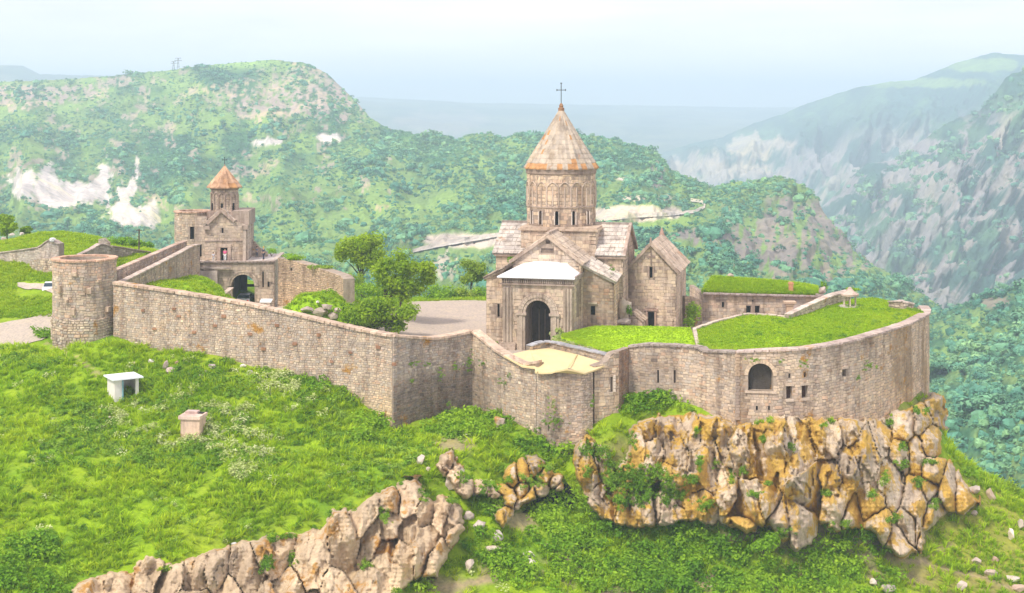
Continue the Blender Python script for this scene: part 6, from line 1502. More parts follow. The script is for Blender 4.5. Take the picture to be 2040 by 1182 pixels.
    for k in range(n):
        q = quads[keep & (ci == k)]
        if len(q) < 3: continue
        us, inv = np.unique(q, return_inverse=True); inv = inv.reshape(-1); me = bpy.data.meshes.new('rock')
        me.vertices.add(len(us)); me.vertices.foreach_set('co', co[us].astype(np.float32).ravel())
        me.loops.add(q.size); me.loops.foreach_set('vertex_index', inv.astype(np.int32)); me.polygons.add(len(q)); me.polygons.foreach_set('loop_start', np.arange(0, q.size, 4, dtype=np.int32)); me.update(calc_edges=True)
        c = np.array(pal(CLW)) * np.array(tone_); cc = np.ones((len(us), 4), np.float32); cc[:, :3] = c * (tone * dark).reshape(-1)[us][:, None]
        me.color_attributes.new('Col', 'FLOAT_COLOR', 'POINT').data.foreach_set('color', cc.ravel()); me.materials.append(mat); link('rock', me, parent)
REG1 = [(1255, 845), (1300, 828), (1375, 815), (1420, 828), (1462, 843), (1545, 832), (1600, 826), (1700, 830), (1760, 824), (1815, 806), (1858, 786), (1878, 795), (1882, 850), (1878, 900), (1900, 925), (1925, 960), (1950, 1000), (1920, 1025), (1870, 1035), (1845, 1060), (1842, 1100), (1800, 1112), (1765, 1095), (1735, 1062), (1690, 1052), (1665, 1062),
        (1640, 1045), (1625, 1085), (1590, 1100), (1550, 1078), (1520, 1050), (1490, 1070), (1455, 1048), (1420, 1050), (1370, 1040), (1320, 1052), (1270, 1055), (1220, 1052), (1175, 1020), (1150, 975), (1140, 930), (1135, 890), (1165, 862), (1200, 880), (1225, 930), (1250, 900)]
S1 = [(1293,852),(1333,848),(1375,858),(1425,850),(1400,935),(1480,905),(1533,900),(1590,905),(1643,868),(1652,955),(1693,930),(1726,905),(1757,868),(1700,848),(1800,845),(1836,835),(1860,805),(1850,880),(1825,906),(1796,908),(1779,960),(1854,942),(1886,985),(1850,974),(1921,992),(1736,1000),(1750,1048),(1829,1000),(1860,1024),(1790,1088),(1807,1045),
      (1548,1048),(1603,1045),(1490,1008),(1526,1000),(1485,1062),(1400,1010),(1345,955),(1322,1015),(1278,1025),(1240,1000),(1196,1010),(1168,945),(1205,915),(1185,880),(1240,945),(1262,900),(1302,905),(1665,1020),(1692,1045),(1612,985),(1345,900),(1450,975)]
CLF = empty('rock_cliff', (wx(1550, 128), 128, -12), 'orange-lichened rocky cliff of upright slabs and boulders carrying the round bastion', 'cliff')
def cliff_depth(px, py):
    """depth of the rock face: nearly upright from the wall foot down, bulging towards the viewer at its base"""
    top = np.interp(px, [1130, 1200, 1300, 1465, 1600, 1700, 1800, 1860, 1960], [130.2, 131.5, 133, 129.8, 129.5, 132.6, 140.5, 148, 148])
    bot = np.interp(px, [1130, 1300, 1560, 1650, 1800, 1860, 1960], [124.5, 125, 125, 127, 129, 136, 142])
    t_ = np.clip((py - 825) / 250, 0, 1.1); return top + (bot - top) * t_ ** .85
cliff(CLF, S1, REG1, cliff_depth, M_CLIFF, 5, dome=lambda P, Q: np.clip(smooth(1755, 1800, P) + smooth(1425, 1500, P) * smooth(975, 1010, Q), 0, 1), lean=.05)
REGL = [(140, 1172), (200, 1142), (272, 1128), (284, 1104), (316, 1108), (345, 1122), (365, 1112), (445, 1088), (508, 1072), (540, 1060), (600, 1055), (640, 1050), (665, 1022), (705, 1010), (740, 985), (772, 975), (800, 955), (832, 950), (845, 975), (862, 995), (880, 985), (905, 1000), (925, 1020), (928, 1060), (905, 1085), (890, 1120), (870, 1150), (840, 1150), (800, 1182), (780, 1260), (600, 1270), (330, 1270), (150, 1250)]
SL = [(429,1122),(490,1130),(520,1092),(562,1105),(617,1118),(690,1075),(722,1030),(742,1075),(780,1000),(772,1050),(818,972),(848,1020),(884,1008),(908,1022),(908,1060),(845,1090),(800,1120),(765,1105),(745,1165),(388,1150),(338,1160),(298,1122),(241,1160),(172,1168),(580,1180),(660,1180),(460,1190),(530,1220),(380,1220),(270,1215),(700,1230),(620,1240),(870,1125),(816,1062)]
CL2 = empty('rock_outcrop', (wx(600, 112), 112, -13), 'pale tan rock outcrop of cracked slabs along the lower edge of the grassy slope', 'cliff')
def out_depth(X_, Y_):
    top = np.interp(X_, [150, 350, 500, 640, 720, 820, 920], [107, 109.8, 113.4, 114.4, 117.5, 121, 119.5]); bot = np.interp(X_, [150, 500, 700, 900], [104.5, 107, 110, 115.5]); ytop = np.interp(X_, [150, 350, 500, 640, 720, 820, 920], [1160, 1110, 1080, 1050, 995, 955, 1000])
    return top + (bot - top) * np.clip((Y_ - ytop) / 190, 0, 1.1)
cliff(CL2, SL, REGL, out_depth, M_CLIFF2, 17, dome=lambda P, Q: smooth(1010, 980, Q) * smooth(750, 780, P) * .5, lean=-.12, low=2.0, sub_=.35, prot=.9, tone_=(1.02, .98, .90))
REGC = [(985, 970), (1010, 930), (1040, 905), (1075, 915), (1110, 935), (1130, 960), (1110, 985), (1075, 995), (1045, 1005), (1030, 1030), (1000, 1052), (982, 1035), (1000, 1000), (990, 985)]
CL3 = empty('cave_rock', (wx(1050, 127), 127, -9), 'overhanging tan rock with a black cave mouth beneath it, left of the orange cliff', 'rock')
cliff(CL3, [(1004,981),(1039,978),(1006,1028),(1052,1000),(1081,981),(1104,962),(1043,942),(1068,929),(1020,950),(1085,950),(1115,975)], REGC, lambda P, Q: 127.6 - (Q - 910) * .02, M_CLIFF, 29, ax=1.2, prot=.8, dome=lambda P, Q: .7 + 0 * P)
REGD = [(878, 905), (900, 895), (918, 925), (940, 950), (985, 960), (1000, 985), (985, 1000), (950, 990), (930, 1000), (905, 985), (888, 960), (870, 930)]
cliff(CL3, [(892, 920), (905, 950), (925, 975), (955, 972), (985, 980), (915, 930), (880, 935)], REGD, lambda P, Q: np.interp(P, [870, 1000], [125.5, 128.2]) - (Q - 940) * .02, M_CLIFF2, 41, ax=1.1, low=1.0, prot=.9, tone_=(1, .96, .9))
mb = MB(); V = [(x_, y_, z_) for x_, y_, z_ in [W(a_, b_, float(hit([a_], [b_])[0]) - .35) for a_, b_ in ((1040, 1022), (1062, 1000), (1100, 972), (1128, 960), (1148, 985), (1140, 1012), (1100, 1008), (1065, 1018))]]; VV = [W(1040, 1022, 129), W(1062, 1000, 128.7), W(1100, 972, 128.4), W(1128, 960, 128.2), W(1148, 985, 128), W(1140, 1012, 127.6), W(1100, 1008, 127.4), W(1065, 1018, 127.5)]; mb.add(V, [tuple(range(8))]); mb.build('cave_mouth', M_DARK, CL3)  # flat dark patch laid on the slope to stand for the cave's shade

# ------------------------------------------------------------------ loose boulders, one by one
def boulder(px, py, w_px, h_px, label, col=(.55, .48, .43), group=None, mat=None, name='boulder', Yv=None, dp=None, hf=None, lift=.2):
    Y = Yv or float(hit([px], [py + h_px * .4], hf=hf)[0])
    if math.isnan(Y): Y = 140
    k = Y / F; w, h = w_px * k / 2, h_px * k / 2; d = (w + h) / 2 if dp is None else dp; c = Vector((wx(px, Y), Y, wz(py, Y)))
    bm = bmesh.new(); r = random.Random(int(px * 7 + py))
    for _ in range(22):
        v = Vector((r.gauss(0, 1), r.gauss(0, 1), r.gauss(0, 1))).normalized() * r.uniform(.82, 1.0); bm.verts.new((v.x * w * 1.12, v.y * d, v.z * h * 1.15))
    bmesh.ops.convex_hull(bm, input=bm.verts)
    for v in [v for v in bm.verts if not v.link_faces]: bm.verts.remove(v)
    bmesh.ops.subdivide_edges(bm, edges=bm.edges[:], cuts=1, use_grid_fill=True); bmesh.ops.triangulate(bm, faces=bm.faces[:])
    for v in bm.verts: v.co += mnoise.noise_vector(v.co * 2.2 + Vector((px, py, 0))) * min(w, h) * .16
    bm.verts.ensure_lookup_table(); mb = MB(); mb.add([v.co + c for v in bm.verts], [tuple(v.index for v in f.verts) for f in bm.faces] if bm.verts.index_update() is None else [], col); bm.free()
    e = empty('tmp', c) ; o = mb.build(name, mat or M_ROCK, e); bpy.data.objects.remove(e); o.location = c
    return tag(o, label, 'rock', group)
GB = 'boulders lying on the grass below the long wall'; GS = 'loose rocks on the slope between the cliffs'; GR = 'rocks strewn on the right-hand ridge'
for a in [
 (302, 720, 16, 9, 'flat white boulder in the grass right of the footpath, leftmost below the long wall', (.66, .60, .56), GB),
 (329, 727, 13, 20, 'upright pinkish boulder left of the rounder one in the middle of the slope', (.52, .42, .37), GB),
 (339, 739, 24, 15, 'largest rounded pink boulder at the foot of the upright one', (.52, .42, .38), GB),
 (353, 722, 10, 8, 'small rust-brown stone just above the largest rounded pink boulder', (.48, .32, .24), GB),
 (422, 730, 19, 11, 'lilac-grey boulder below the middle of the long wall', (.50, .43, .42), GB),
 (402, 750, 17, 9, 'low pink slab down-left of the lilac-grey boulder', (.55, .43, .37), GB),
 (411, 742, 8, 12, 'small upright pale stone touching the low pink slab', (.58, .46, .40), GB),
 (484, 729, 16, 8, 'bright white oval boulder near the wall, right of the lilac-grey one', (.72, .67, .60), GB),
 (499, 742, 13, 8, 'pale stone just below the bright white oval boulder', (.60, .56, .50), GB),
 (267, 724, 13, 6, 'thin tan slab half sunk in grass left of the flat white boulder', (.58, .46, .36), GB),
 (216, 831, 11, 6, 'small cream stone in the weeds below the white hut', (.74, .66, .50), GB),
 (466, 1084, 14, 8, 'small bluish-grey stone on the grass edge above the pale outcrop', (.58, .58, .62), None),
 (840, 917, 20, 22, 'pale angular rock alone on the grass above the lower outcrop', (.60, .52, .46), GS),
 (853, 936, 10, 12, 'small tan stone just under the pale angular rock on the grass', (.54, .45, .38), GS),
 (891, 920, 20, 24, 'jagged whitish rock left of the pointed grey one', (.60, .53, .47), GS),
 (913, 941, 29, 24, 'pointed grey triangular rock in the grass above the gully', (.48, .42, .39), GS),
 (897, 962, 24, 34, 'cluster-like creamy upright rock at the top of the gully', (.60, .52, .44), GS),
 (927, 968, 28, 24, 'dark purplish-brown rock right of the creamy upright rock', (.36, .28, .25), GS),
 (946, 982, 22, 18, 'grey-brown rock below the purplish one', (.42, .36, .32), GS),
 (933, 1028, 24, 18, 'pale block in the gully directly right of the lower outcrop', (.58, .50, .44), GS),
 (956, 1046, 26, 20, 'pale cubic boulder half-way down the gully', (.60, .53, .47), GS),
 (959, 1065, 10, 8, 'tiny pale stone under the pale cubic boulder', (.6, .52, .46), GS),
 (991, 1069, 24, 27, 'whitish slanted boulder right of the pale cubic one', (.64, .57, .52), GS),
 (982, 1094, 38, 15, 'long flat tan slab below the whitish slanted boulder', (.58, .49, .42), GS),
 (1053, 1105, 25, 14, 'white flat stone lying on top of another in the shrubs', (.68, .62, .57), GS),
 (1057, 1127, 25, 26, 'white upright stone under the flat white one in the shrubs', (.64, .58, .53), GS),
 (937, 1127, 19, 32, 'tall thin pointed pale stone near the bottom edge', (.62, .53, .45), GS),
 (1095, 1032, 18, 14, 'brown stone in the shade below the cave mouth', (.45, .34, .28), GS),
 (968, 985, 20, 13, 'small grey rock row end beside the gully', (.46, .42, .38), GS),
 (994, 842, 28, 32, 'rough block of fallen masonry at the foot of the swooping wall', (.50, .40, .33), None),
 (1940, 975, 28, 18, 'grey boulder on the crest right of the orange boulders', (.50, .43, .38), GR),
 (1976, 985, 22, 26, 'orange-spotted upright boulder standing on the far right crest', (.50, .38, .28), GR),
 (1900, 1012, 24, 20, 'pinkish boulder below the crest at the end of the cliff', (.52, .42, .36), GR),
 (1940, 1022, 16, 12, 'small pink stone downhill of the crest boulders', (.55, .45, .39), GR),
 (1905, 965, 30, 26, 'tan boulder on the crest next to the big orange ones', (.54, .43, .34), GR),
 (2014, 1066, 12, 28, 'narrow white pointed stone near the right edge', (.66, .58, .52), GR),
 (2034, 1045, 14, 24, 'grey stone cut by the right edge of the view', (.56, .48, .42), GR),
 (1945, 1118, 20, 14, 'tan stone on the yellowish slope, left of its neighbours', (.52, .43, .36), GR),
 (1982, 1114, 16, 14, 'small rust-tinted stone on the yellowish slope', (.52, .36, .27), GR),
 (1975, 1142, 26, 16, 'pinkish stone low on the yellowish slope', (.54, .43, .37), GR),
 (2018, 1152, 34, 16, 'long white stone near the lower right corner', (.64, .56, .50), GR),
 (2030, 1172, 28, 16, 'reddish stone in the lower right corner', (.52, .38, .30), GR),
 (1915, 1168, 26, 22, 'tan stone at the bottom edge near the right corner', (.54, .45, .38), GR),
 (1768, 1172, 32, 20, 'grey-lilac stone at the bottom edge below the leaning slab', (.50, .42, .38), GR),
 (1740, 1160, 14, 16, 'small white stone at the bottom edge left of the grey-lilac one', (.60, .52, .46), GR),
 (1415, 1168, 12, 8, 'tiny tan stone among the shrubs at the bottom middle', (.50, .42, .34), GR),
]: boulder(*a[:4], a[4], a[5], a[6])
boulder(104, 478, 14, 10, 'white stone on top of the broken end of the field wall', (.70, .70, .72), None, Yv=177.2)
boulder(141, 478, 12, 10, 'white rock on the grassy hummock behind the round tower', (.72, .66, .62), None, Yv=199)
boulder(24, 468, 12, 8, 'white rock below the bushes at the left edge', (.70, .62, .56), 'white rocks under the left bushes', Yv=203); boulder(43, 466, 10, 6, 'smaller white rock right of the one below the left bushes', (.70, .62, .56), 'white rocks under the left bushes', Yv=203)
boulder(8, 477, 12, 10, 'pinkish rock at the very left edge below the bushes', (.58, .46, .40), None, Yv=202)
boulder(1638, 578, 16, 18, 'pale rock at the right end of the turf roof', (.58, .48, .42), None, Yv=173, dp=.5)
boulder(1455, 549, 14, 9, 'brownish rock on top of the turf roof', (.45, .36, .31), None, Yv=178, dp=.4)
for k, (px, py, w_, h_, nm) in enumerate([(633, 602, 6, 6, 'tiny white stone on the grassy mound'), (640, 622, 34, 18, 'largest rubble chunk at the foot of the grassy mound'), (612, 618, 26, 14, 'flat rubble chunk left of the largest one below the mound'), (664, 630, 24, 16, 'rubble chunk right of the largest one below the mound'), (650, 612, 26, 12, 'low rubble chunk just above the largest one on the mound'), (672, 618, 14, 10, 'small rubble stone at the right rim of the mound')]):
    boulder(px, py, w_, h_, nm, (.46, .38, .33) if k else (.8, .75, .7), 'rubble of the mound', Yv=162.6 if k else 163.5, dp=.7)
boulder(1243, 618, 30, 50, 'overgrown heap of pale broken masonry beside the stone tomb', (.56, .47, .38), None, Yv=157, dp=1.0)
boulder(1236, 640, 44, 16, 'low pale rubble at the foot of the broken masonry heap', (.52, .44, .38), None, Yv=156.5, dp=1.0)
boulder(1697, 1072, 8, 8, 'tiny tan stone under the lower cliff boulders', (.5, .42, .34), GR)

# ------------------------------------------------------------------ hut, chimney block
yk = float(hit([245], [790])[0]); xk = wx(245, yk); zk = wz(792, yk)
HU = empty('hut', (xk, yk, zk - .3), 'small white hut with a flat white roof and open front on the grassy slope', 'hut')
fk = Frame(245, yk, -33); M_PLAST = plain_mat('white_plaster', (.72, .68, .62), .8, .08, 1.2)
zt_ = zk + 1.95
def hb2(nm, u0, u1, v0_, v1_, z0_, z1_, mat, c=(1, 1, 1)):
    mb = MB(); P = [fk.p(u0, v0_, z0_), fk.p(u1, v0_, z0_), fk.p(u1, v1_, z0_), fk.p(u0, v1_, z0_), fk.p(u0, v0_, z1_), fk.p(u1, v0_, z1_), fk.p(u1, v1_, z1_), fk.p(u0, v1_, z1_)]
    mb.add(P, [(0, 3, 2, 1), (4, 5, 6, 7), (0, 1, 5, 4), (1, 2, 6, 5), (2, 3, 7, 6), (3, 0, 4, 7)], c); return mb.build(nm, mat, HU)
hb2('side_wall', -1.15, -1.03, -1.15, 1.15, zk - .4, zt_, M_PLAST); hb2('back_wall', -1.03, 1.03, 1.03, 1.15, zk - .4, zt_, M_PLAST); hb2('side_wall', 1.03, 1.15, -1.15, 1.15, zk - .4, zt_, M_PLAST)
hb2('front_panel', -1.03, -.45, -1.15, -1.05, zk - .4, zt_, M_PLAST); hb2('front_post', .85, 1.03, -1.15, -1.0, zk - .4, zt_, M_PLAST)
hb2('door_leaf', -.45, -.36, -1.3, -.7, zk - .2, zt_ - .1, plain_mat('teal_paint', (.18, .38, .42), .5)); hb2('wash_basin', -.1, .6, .3, .75, zk + .55, zk + .72, M_WHITE); hb2('basin_stand', .15, .35, .45, .65, zk - .2, zk + .55, M_PLAST)
hb2('floor', -1.03, 1.03, -1.03, 1.03, zk - .35, zk - .2, M_PLAST, (.5, .5, .5)); hb2('roof', -1.45, 1.5, -1.5, 1.4, zt_, zt_ + .13, M_WHITE)
yc_ = float(hit([386], [865])[0]); fk = Frame(385, yc_, 8); zc_ = wz(864, yc_)
CBK = HU = empty('masonry_block', (wx(385, yc_), yc_, zc_ - .2), 'squat pinkish masonry block with a flat concrete lid among pale weeds on the slope', 'block')
hb2('body', -.88, .88, -.8, .8, zc_ - .4, zc_ + 1.45, M_RUBBLE, (.62, .46, .36)); hb2('lid', -1.05, .98, -.95, 1.0, zc_ + 1.45, zc_ + 1.75, M_RUBBLE, (.66, .50, .42)); hb2('raised_slab', -.8, .3, .1, .9, zc_ + 1.753, zc_ + 1.95, M_RUBBLE, (.58, .43, .38)); hb2('hatch', .35, .8, .2, .75, zc_ + 1.753, zc_ + 1.80, M_DARK)
# ------------------------------------------------------------------ trees
M_TREE2 = leaf_mat('willow_leaves', (.26, .42, .015), (.42, .58, .02), (.56, .68, .05), .55, .5)
M_TREE3 = leaf_mat('pale_tree_leaves', (.24, .38, .03), (.34, .48, .04), (.46, .56, .07), .45, .5)
def tree(name, label, x, y, z, cz, rx, ry, rz, n, leaf, mat, seed, trunks=((0, 0),), cat='tree', lobes=16, tr=.22, group=None, droop=0, hollow=.35, q0=.28, q1=.46):
    r = random.Random(seed); T = empty(name, (x, y, z), label, cat, group)
    L = []
    for k in range(lobes):
        d = Vector((r.gauss(0, 1), r.gauss(0, 1), r.gauss(.15, .9))).normalized(); q = r.uniform(.45, .85)
        c = Vector((x + d.x * rx * q, y + d.y * ry * q, cz + d.z * rz * q)); L.append((c, r.uniform(q0, q1)))
    L.append((Vector((x, y, cz + rz * .25)), q1)); L.append((Vector((x, y, cz - rz * .2)), q1))
    mb = MB()
    for i in range(n):
        c, q = r.choice(L); d = Vector((r.gauss(0, 1), r.gauss(0, 1), r.gauss(.1, 1))).normalized(); k = r.uniform(hollow, 1.0) * (1 + .12 * r.gauss(0, 1))
        p = c + Vector((d.x * rx * q * k, d.y * ry * q * k, d.z * rz * q * k * 1.05)); 
        if droop: p.z -= droop * r.random() ** 2 * (((p.x - x) / rx) ** 2 + .3)
        nn = (d + Vector((r.gauss(0, .6), r.gauss(0, .6), r.gauss(.35, .5)))).normalized(); e = nn.orthogonal().normalized(); e.rotate(Matrix.Rotation(r.uniform(0, 6.28), 3, nn)); g_ = nn.cross(e)
        s = leaf * r.uniform(.6, 1.35); cc = r.uniform(.70, 1.25); w = .6 if not droop else .35
        if droop: e = Vector((e.x * .5, e.y * .5, -1)).normalized(); g_ = nn.cross(e).normalized() if nn.cross(e).length > .1 else g_
        mb.add([p - e * s, p - g_ * s * w, p + e * s, p + g_ * s * w], [(0, 1, 2, 3)], (cc, cc, cc * .95))
    mb.build('crown', mat, T)
    tb = MB()
    for (dx, dy) in trunks:
        base = Vector((x + dx, y + dy, z - .5)); m = Vector((x + dx * 1.2 + r.uniform(-.2, .2), y + dy, z + (cz - z) * .45)); tb.tube(base, m, tr, tr * .75, 8); pts_ = [m]
        for k in range(7):
            c, q = r.choice(L); c = m.lerp(c, .85); mid = m.lerp(c, .5) + Vector((r.uniform(-.2, .2), r.uniform(-.2, .2), .25)); tb.tube(m, mid, tr * .6, tr * .35, 6); tb.tube(mid, c, tr * .35, tr * .1, 5)
    tb.build('trunk', M_BARK, T)
    return T
def T_at(px, Y): return wx(px, Y), Y
x, y = T_at(722, 194); tree('round_tree', 'dense round-crowned green tree standing left of and behind the willow-like tree', x, y, -.5, wz(503, y), 3.55, 3.0, 3.2, 9000, .20, M_TREE, 5, lobes=18)
x, y = T_at(803, 168); tree('willow_tree', 'loose feathery tree with two bare trunks in the middle of the courtyard edge', x, y, .3, wz(551, y), 4.4, 3.2, 3.5, 8000, .19, M_TREE2, 9, trunks=((-1.9, .3), (-.3, -.2)), lobes=26, tr=.18, hollow=.2, q0=.22, q1=.36)
x, y = T_at(752, 158); tree('bushy_tree', 'low broad bushy tree directly behind the long wall coping', x, y, .6, wz(630, y), 4.6, 2.4, 2.2, 7500, .19, M_TREE, 14, trunks=((0, 0), (.9, 0), (-.9, 0)), lobes=18, tr=.12)
x, y = T_at(940, 196); tree('pale_tree', 'small pale yellow-green tree behind the hedge beside the church', x, y, -.5, wz(547, y), 2.4, 2.2, 1.9, 3600, .17, M_TREE3, 21, lobes=11, tr=.12)
x, y = T_at(14, 204); tree('bush_tree', 'dark green tree cut by the left edge of the view above white rocks', x, y, 7, wz(448, y), 1.7, 1.6, 1.7, 2600, .18, M_TREE, 31, lobes=8, tr=.12)
x, y = T_at(46, 206); tree('bush_tree', 'low rounded bush right of the tree at the left edge', x, y, 7, wz(460, y), 1.2, 1.2, .9, 1500, .16, M_TREE, 32, lobes=6, tr=.1, cat='bush')
for k, (px, Y, pyc, rx, rz, nm, m) in enumerate([
  (118, 203, 471, 1.9, .7, 'dark green bush crowning the grassy hummock behind the round tower', M_SHRUB),
  (240, 196, 481, 2.0, .9, 'largest bush of the row behind the field wall, next to its peak', M_SHRUB), (272, 197, 486, 1.3, .8, 'middle bush of the row behind the field wall, by the pole', M_SHRUB), (293, 197, 489, 1.0, .6, 'smallest bush of the row behind the field wall, right end', M_SHRUB),
  (702, 188, 560, 2.2, 1.5, 'round light green bush at the left end of the courtyard hedge', M_TREE3), (722, 184, 578, 2.6, 1.3, 'spreading green bush under the round tree', M_SHRUB), (770, 186, 585, 2.3, 1.1, 'low bush between the two trunks and the court', M_SHRUB),
  (870, 193, 580, 2.6, 1.5, 'dark green bush right of the willow-like tree', M_SHRUB), (900, 194, 584, 2.2, 1.3, 'second bush of the hedge, in front of the white scree', M_SHRUB), (930, 194, 585, 2.2, 1.2, 'third bush of the hedge, below the pale tree', M_TREE3), (962, 194, 584, 2.0, 1.4, 'last bush of the hedge touching the side chapel', M_SHRUB),
  (1383, 164, 622, 1.1, 1.6, 'green bush filling the gap between chapel and turf-roofed house', M_SHRUB), (1373, 163, 640, .9, .7, 'low bush beside the right flank of the chapel', M_SHRUB),
  (1641, 175, 570, .5, .7, 'tiny dark conifer-like bush behind the end of the turf roof', M_SHRUB), (1700, 176, 577, .9, .3, 'low scrub behind the rotunda', M_SHRUB), (1100, 150.8, 665, .35, .25, 'yellow-green flowering clump left of the lawn tip', M_PALEWEED), (1113, 150, 660, .55, .4, 'bright yellow flowering bush at the foot of the porch', M_PALEWEED),
  (1025, 155.5, 518, .9, .45, 'weeds sprouting on the masonry left of the white porch roof', M_WEED), (1137, 155, 519, .8, .45, 'weeds sprouting on the masonry right of the white porch roof', M_WEED), (1253, 156, 618, .4, .6, 'ivy on the broken masonry by the tomb', M_WEED),
  (590, 182, 512, 2.0, .45, 'green shrubs on top of the old brown wall, left part', M_SHRUB), (640, 177, 532, 1.8, .3, 'thin greenery along the right part of the old brown wall', M_TREE3), (541, 183, 500, .7, .4, 'small bush on the terrace corner of the gatehouse', M_SHRUB),
  (2005, 148, 975, 1.5, 1.2, 'round light green bush on the right crest against the valley', M_TREE3), (1520, 121, 1078, 1.6, .9, 'bush below the lowest orange slab', M_SHRUB)]):
    x, y = T_at(px, Y); zc_ = wz(pyc, y); r = random.Random(900 + k)
    B = empty('bush', (x, y, zc_ - rz), nm, 'bush'); mb = MB(); L = [(Vector((x + r.uniform(-.6, .6) * rx, y + r.uniform(-.5, .5) * rx * .8, zc_ + r.uniform(-.5, .4) * rz)), r.uniform(.4, .6)) for _ in range(8)]
    n = int(260 + 330 * rx * max(rz, .4)); lf = .13 if rx > .8 else .08
    for i in range(n):
        c, q = r.choice(L); d = Vector((r.gauss(0, 1), r.gauss(0, 1), r.gauss(.2, 1))).normalized(); k_ = r.uniform(.4, 1.05); p = c + Vector((d.x * rx * q * k_, d.y * rx * q * k_, d.z * rz * q * 1.3 * k_))
        nn = (d + Vector((r.gauss(0, .5), r.gauss(0, .5), r.gauss(.3, .5)))).normalized(); e = nn.orthogonal().normalized(); e.rotate(Matrix.Rotation(r.uniform(0, 6.28), 3, nn)); g_ = nn.cross(e); s = lf * r.uniform(.6, 1.4); cc = r.uniform(.7, 1.25)
        mb.add([p - e * s, p - g_ * s * .6, p + e * s, p + g_ * s * .6], [(0, 1, 2, 3)], (cc, cc, cc))
    mb.build('foliage', m, B); mb = MB()
    for q in range(4): mb.tube((x, y, zc_ - rz - .3), L[q][0], .04, .015, 4)
    mb.build('stem', M_BARK, B)

# ------------------------------------------------------------------ grass, weeds, shrubs: instanced ground cover
PG = [tuft_proto('grass_tuft', M_GRASS, 14, .30 + .06 * k, .36, .04) for k in range(4)]
PLn = [tuft_proto('lawn_tuft', M_LAWN, 14, .17, .22, .022) for k in range(3)]
PW = [proto('weed', clump_mb(70, .42, .085, .7, .4, .6), M_WEED) for k in range(4)]
PP = [proto('pale_weed', clump_mb(55, .42, .085, .9, .4, .9), M_PALEWEED) for k in range(3)]
PS = [proto('shrub', clump_mb(150, .8, .12, .8, .5, .4), M_SHRUB) for k in range(4)]
R = np.random.RandomState(77)
def samp(n, x0, x1, y0, y1, dens, hf=hgt):
    X = R.uniform(x0, x1, n); Y = R.uniform(y0, y1, n); Z = hf(X, Y); P = 1020 + F * X / Y; Q = HY + F * (CAMZ - Z) / Y
    k = (R.rand(n) < dens(X, Y, P, Q)) & (P > -60) & (P < 2100) & (Q < 1230)
    return np.stack([X[k], Y[k], Z[k]], -1), P[k], Q[k]
cliffs = [REG1, REGL, REGC]
WALLF = [(107, 690), (230, 684), (400, 708), (600, 750), (700, 787), (780, 862), (860, 842), (940, 818), (1000, 842), (1050, 876), (1130, 880), (1180, 854), (1235, 842), (1252, 795), (1300, 790), (1360, 805), (1465, 846), (1600, 832), (1700, 832), (1800, 812), (1850, 780)]
wfx, wfy = [a for a, b in WALLF], [b for a, b in WALLF]
def outside(P, Q, Y):
    o_ = (P < 107) | (P > 1852) | (Q > np.interp(P, wfx, wfy) + 1)
    for c in cliffs[:2]: o_ &= ~inpoly(P, Q, c)
    return o_ & ((Y < 150) | ((P > 1852) & (Y < 200)))
def nolane(X, Y, P, Q):
    b_ = ((P < 118) & (Q > 634) & (Q < 690) & (Y > 140)) | ((P > 30) & (P < 120) & (Q > 562) & (Q < 592))
    path = np.zeros(P.shape, bool)
    for (x0, y0), (x1, y1) in (((90, 680), (150, 712)), ((150, 712), (205, 752)), ((1640, 1130), (1740, 1110)), ((1740, 1110), (1830, 1120)), ((1830, 1120), (2040, 1180)), ((1830, 1120), (1900, 1085)), ((860, 1175), (1080, 1140))):
        t_ = np.clip(((P - x0) * (x1 - x0) + (Q - y0) * (y1 - y0)) / ((x1 - x0) ** 2 + (y1 - y0) ** 2), 0, 1); path |= np.hypot(P - x0 - t_ * (x1 - x0), Q - y0 - t_ * (y1 - y0)) < 4
    return ~b_ & ~path
def d_grass(X, Y, P, Q):
    dirt = smooth(1090, 1150, Q) * smooth(830, 900, P) * .55
    bare = np.maximum.reduce([ell(P, Q, a, b, c, d, .8, 8) for a, b, c, d in ((900, 880, 40, 22), (1040, 1040, 38, 24), (880, 1170, 60, 20), (1130, 1120, 28, 28), (1480, 1075, 38, 9))])
    return outside(P, Q, Y) * nolane(X, Y, P, Q) * (1 - dirt) * (1 - bare) * (.25 + .75 * smooth(.4, .6, fbm(X / 2, Y / 2, 3, 3)))
pts, P, Q = samp(130000, -58, 72, 98, 215, d_grass)
scatter('meadow_grass', pts, PG, R.uniform(.6, 1.5, len(pts)) * (.7 + .8 * fbm(pts[:, 0] / 4, pts[:, 1] / 4, 3, 9)), label='tall green grass on the slopes outside the walls', seed=4)
pts, P, Q = samp(60000, -86, -28, 148, 215, lambda X, Y, P, Q: (P < 320) * nolane(X, Y, P, Q) * .8)
scatter('field_grass', pts, PLn, R.uniform(1.2, 2.4, len(pts)), label='short bright grass in the fields left of the round tower', seed=34)
def weedreg(P, Q):
    return np.clip(ell(P, Q, 300, 850, 220, 90, .9, 40) + ell(P, Q, 560, 800, 220, 90, .9, 40) + ell(P, Q, 430, 900, 180, 60, .9, 40) * .8 + ell(P, Q, 700, 880, 150, 100, .8, 40) * .5 + ell(P, Q, 60, 720, 70, 20, .6) * .8 + ell(P, Q, 130, 900, 140, 60, .8, 30) * .4 + .07, 0, 1)
pts, P, Q = samp(26000, -58, 60, 98, 150, lambda X, Y, P, Q: outside(P, Q, Y) * nolane(X, Y, P, Q) * weedreg(P, Q) * smooth(.35, .6, fbm(X / 1.8, Y / 1.8, 3, 23)) * (P < 1000))
scatter('weeds', pts, PW, R.uniform(.6, 1.6, len(pts)), label='leafy weeds growing through the grass below the long wall', seed=5)
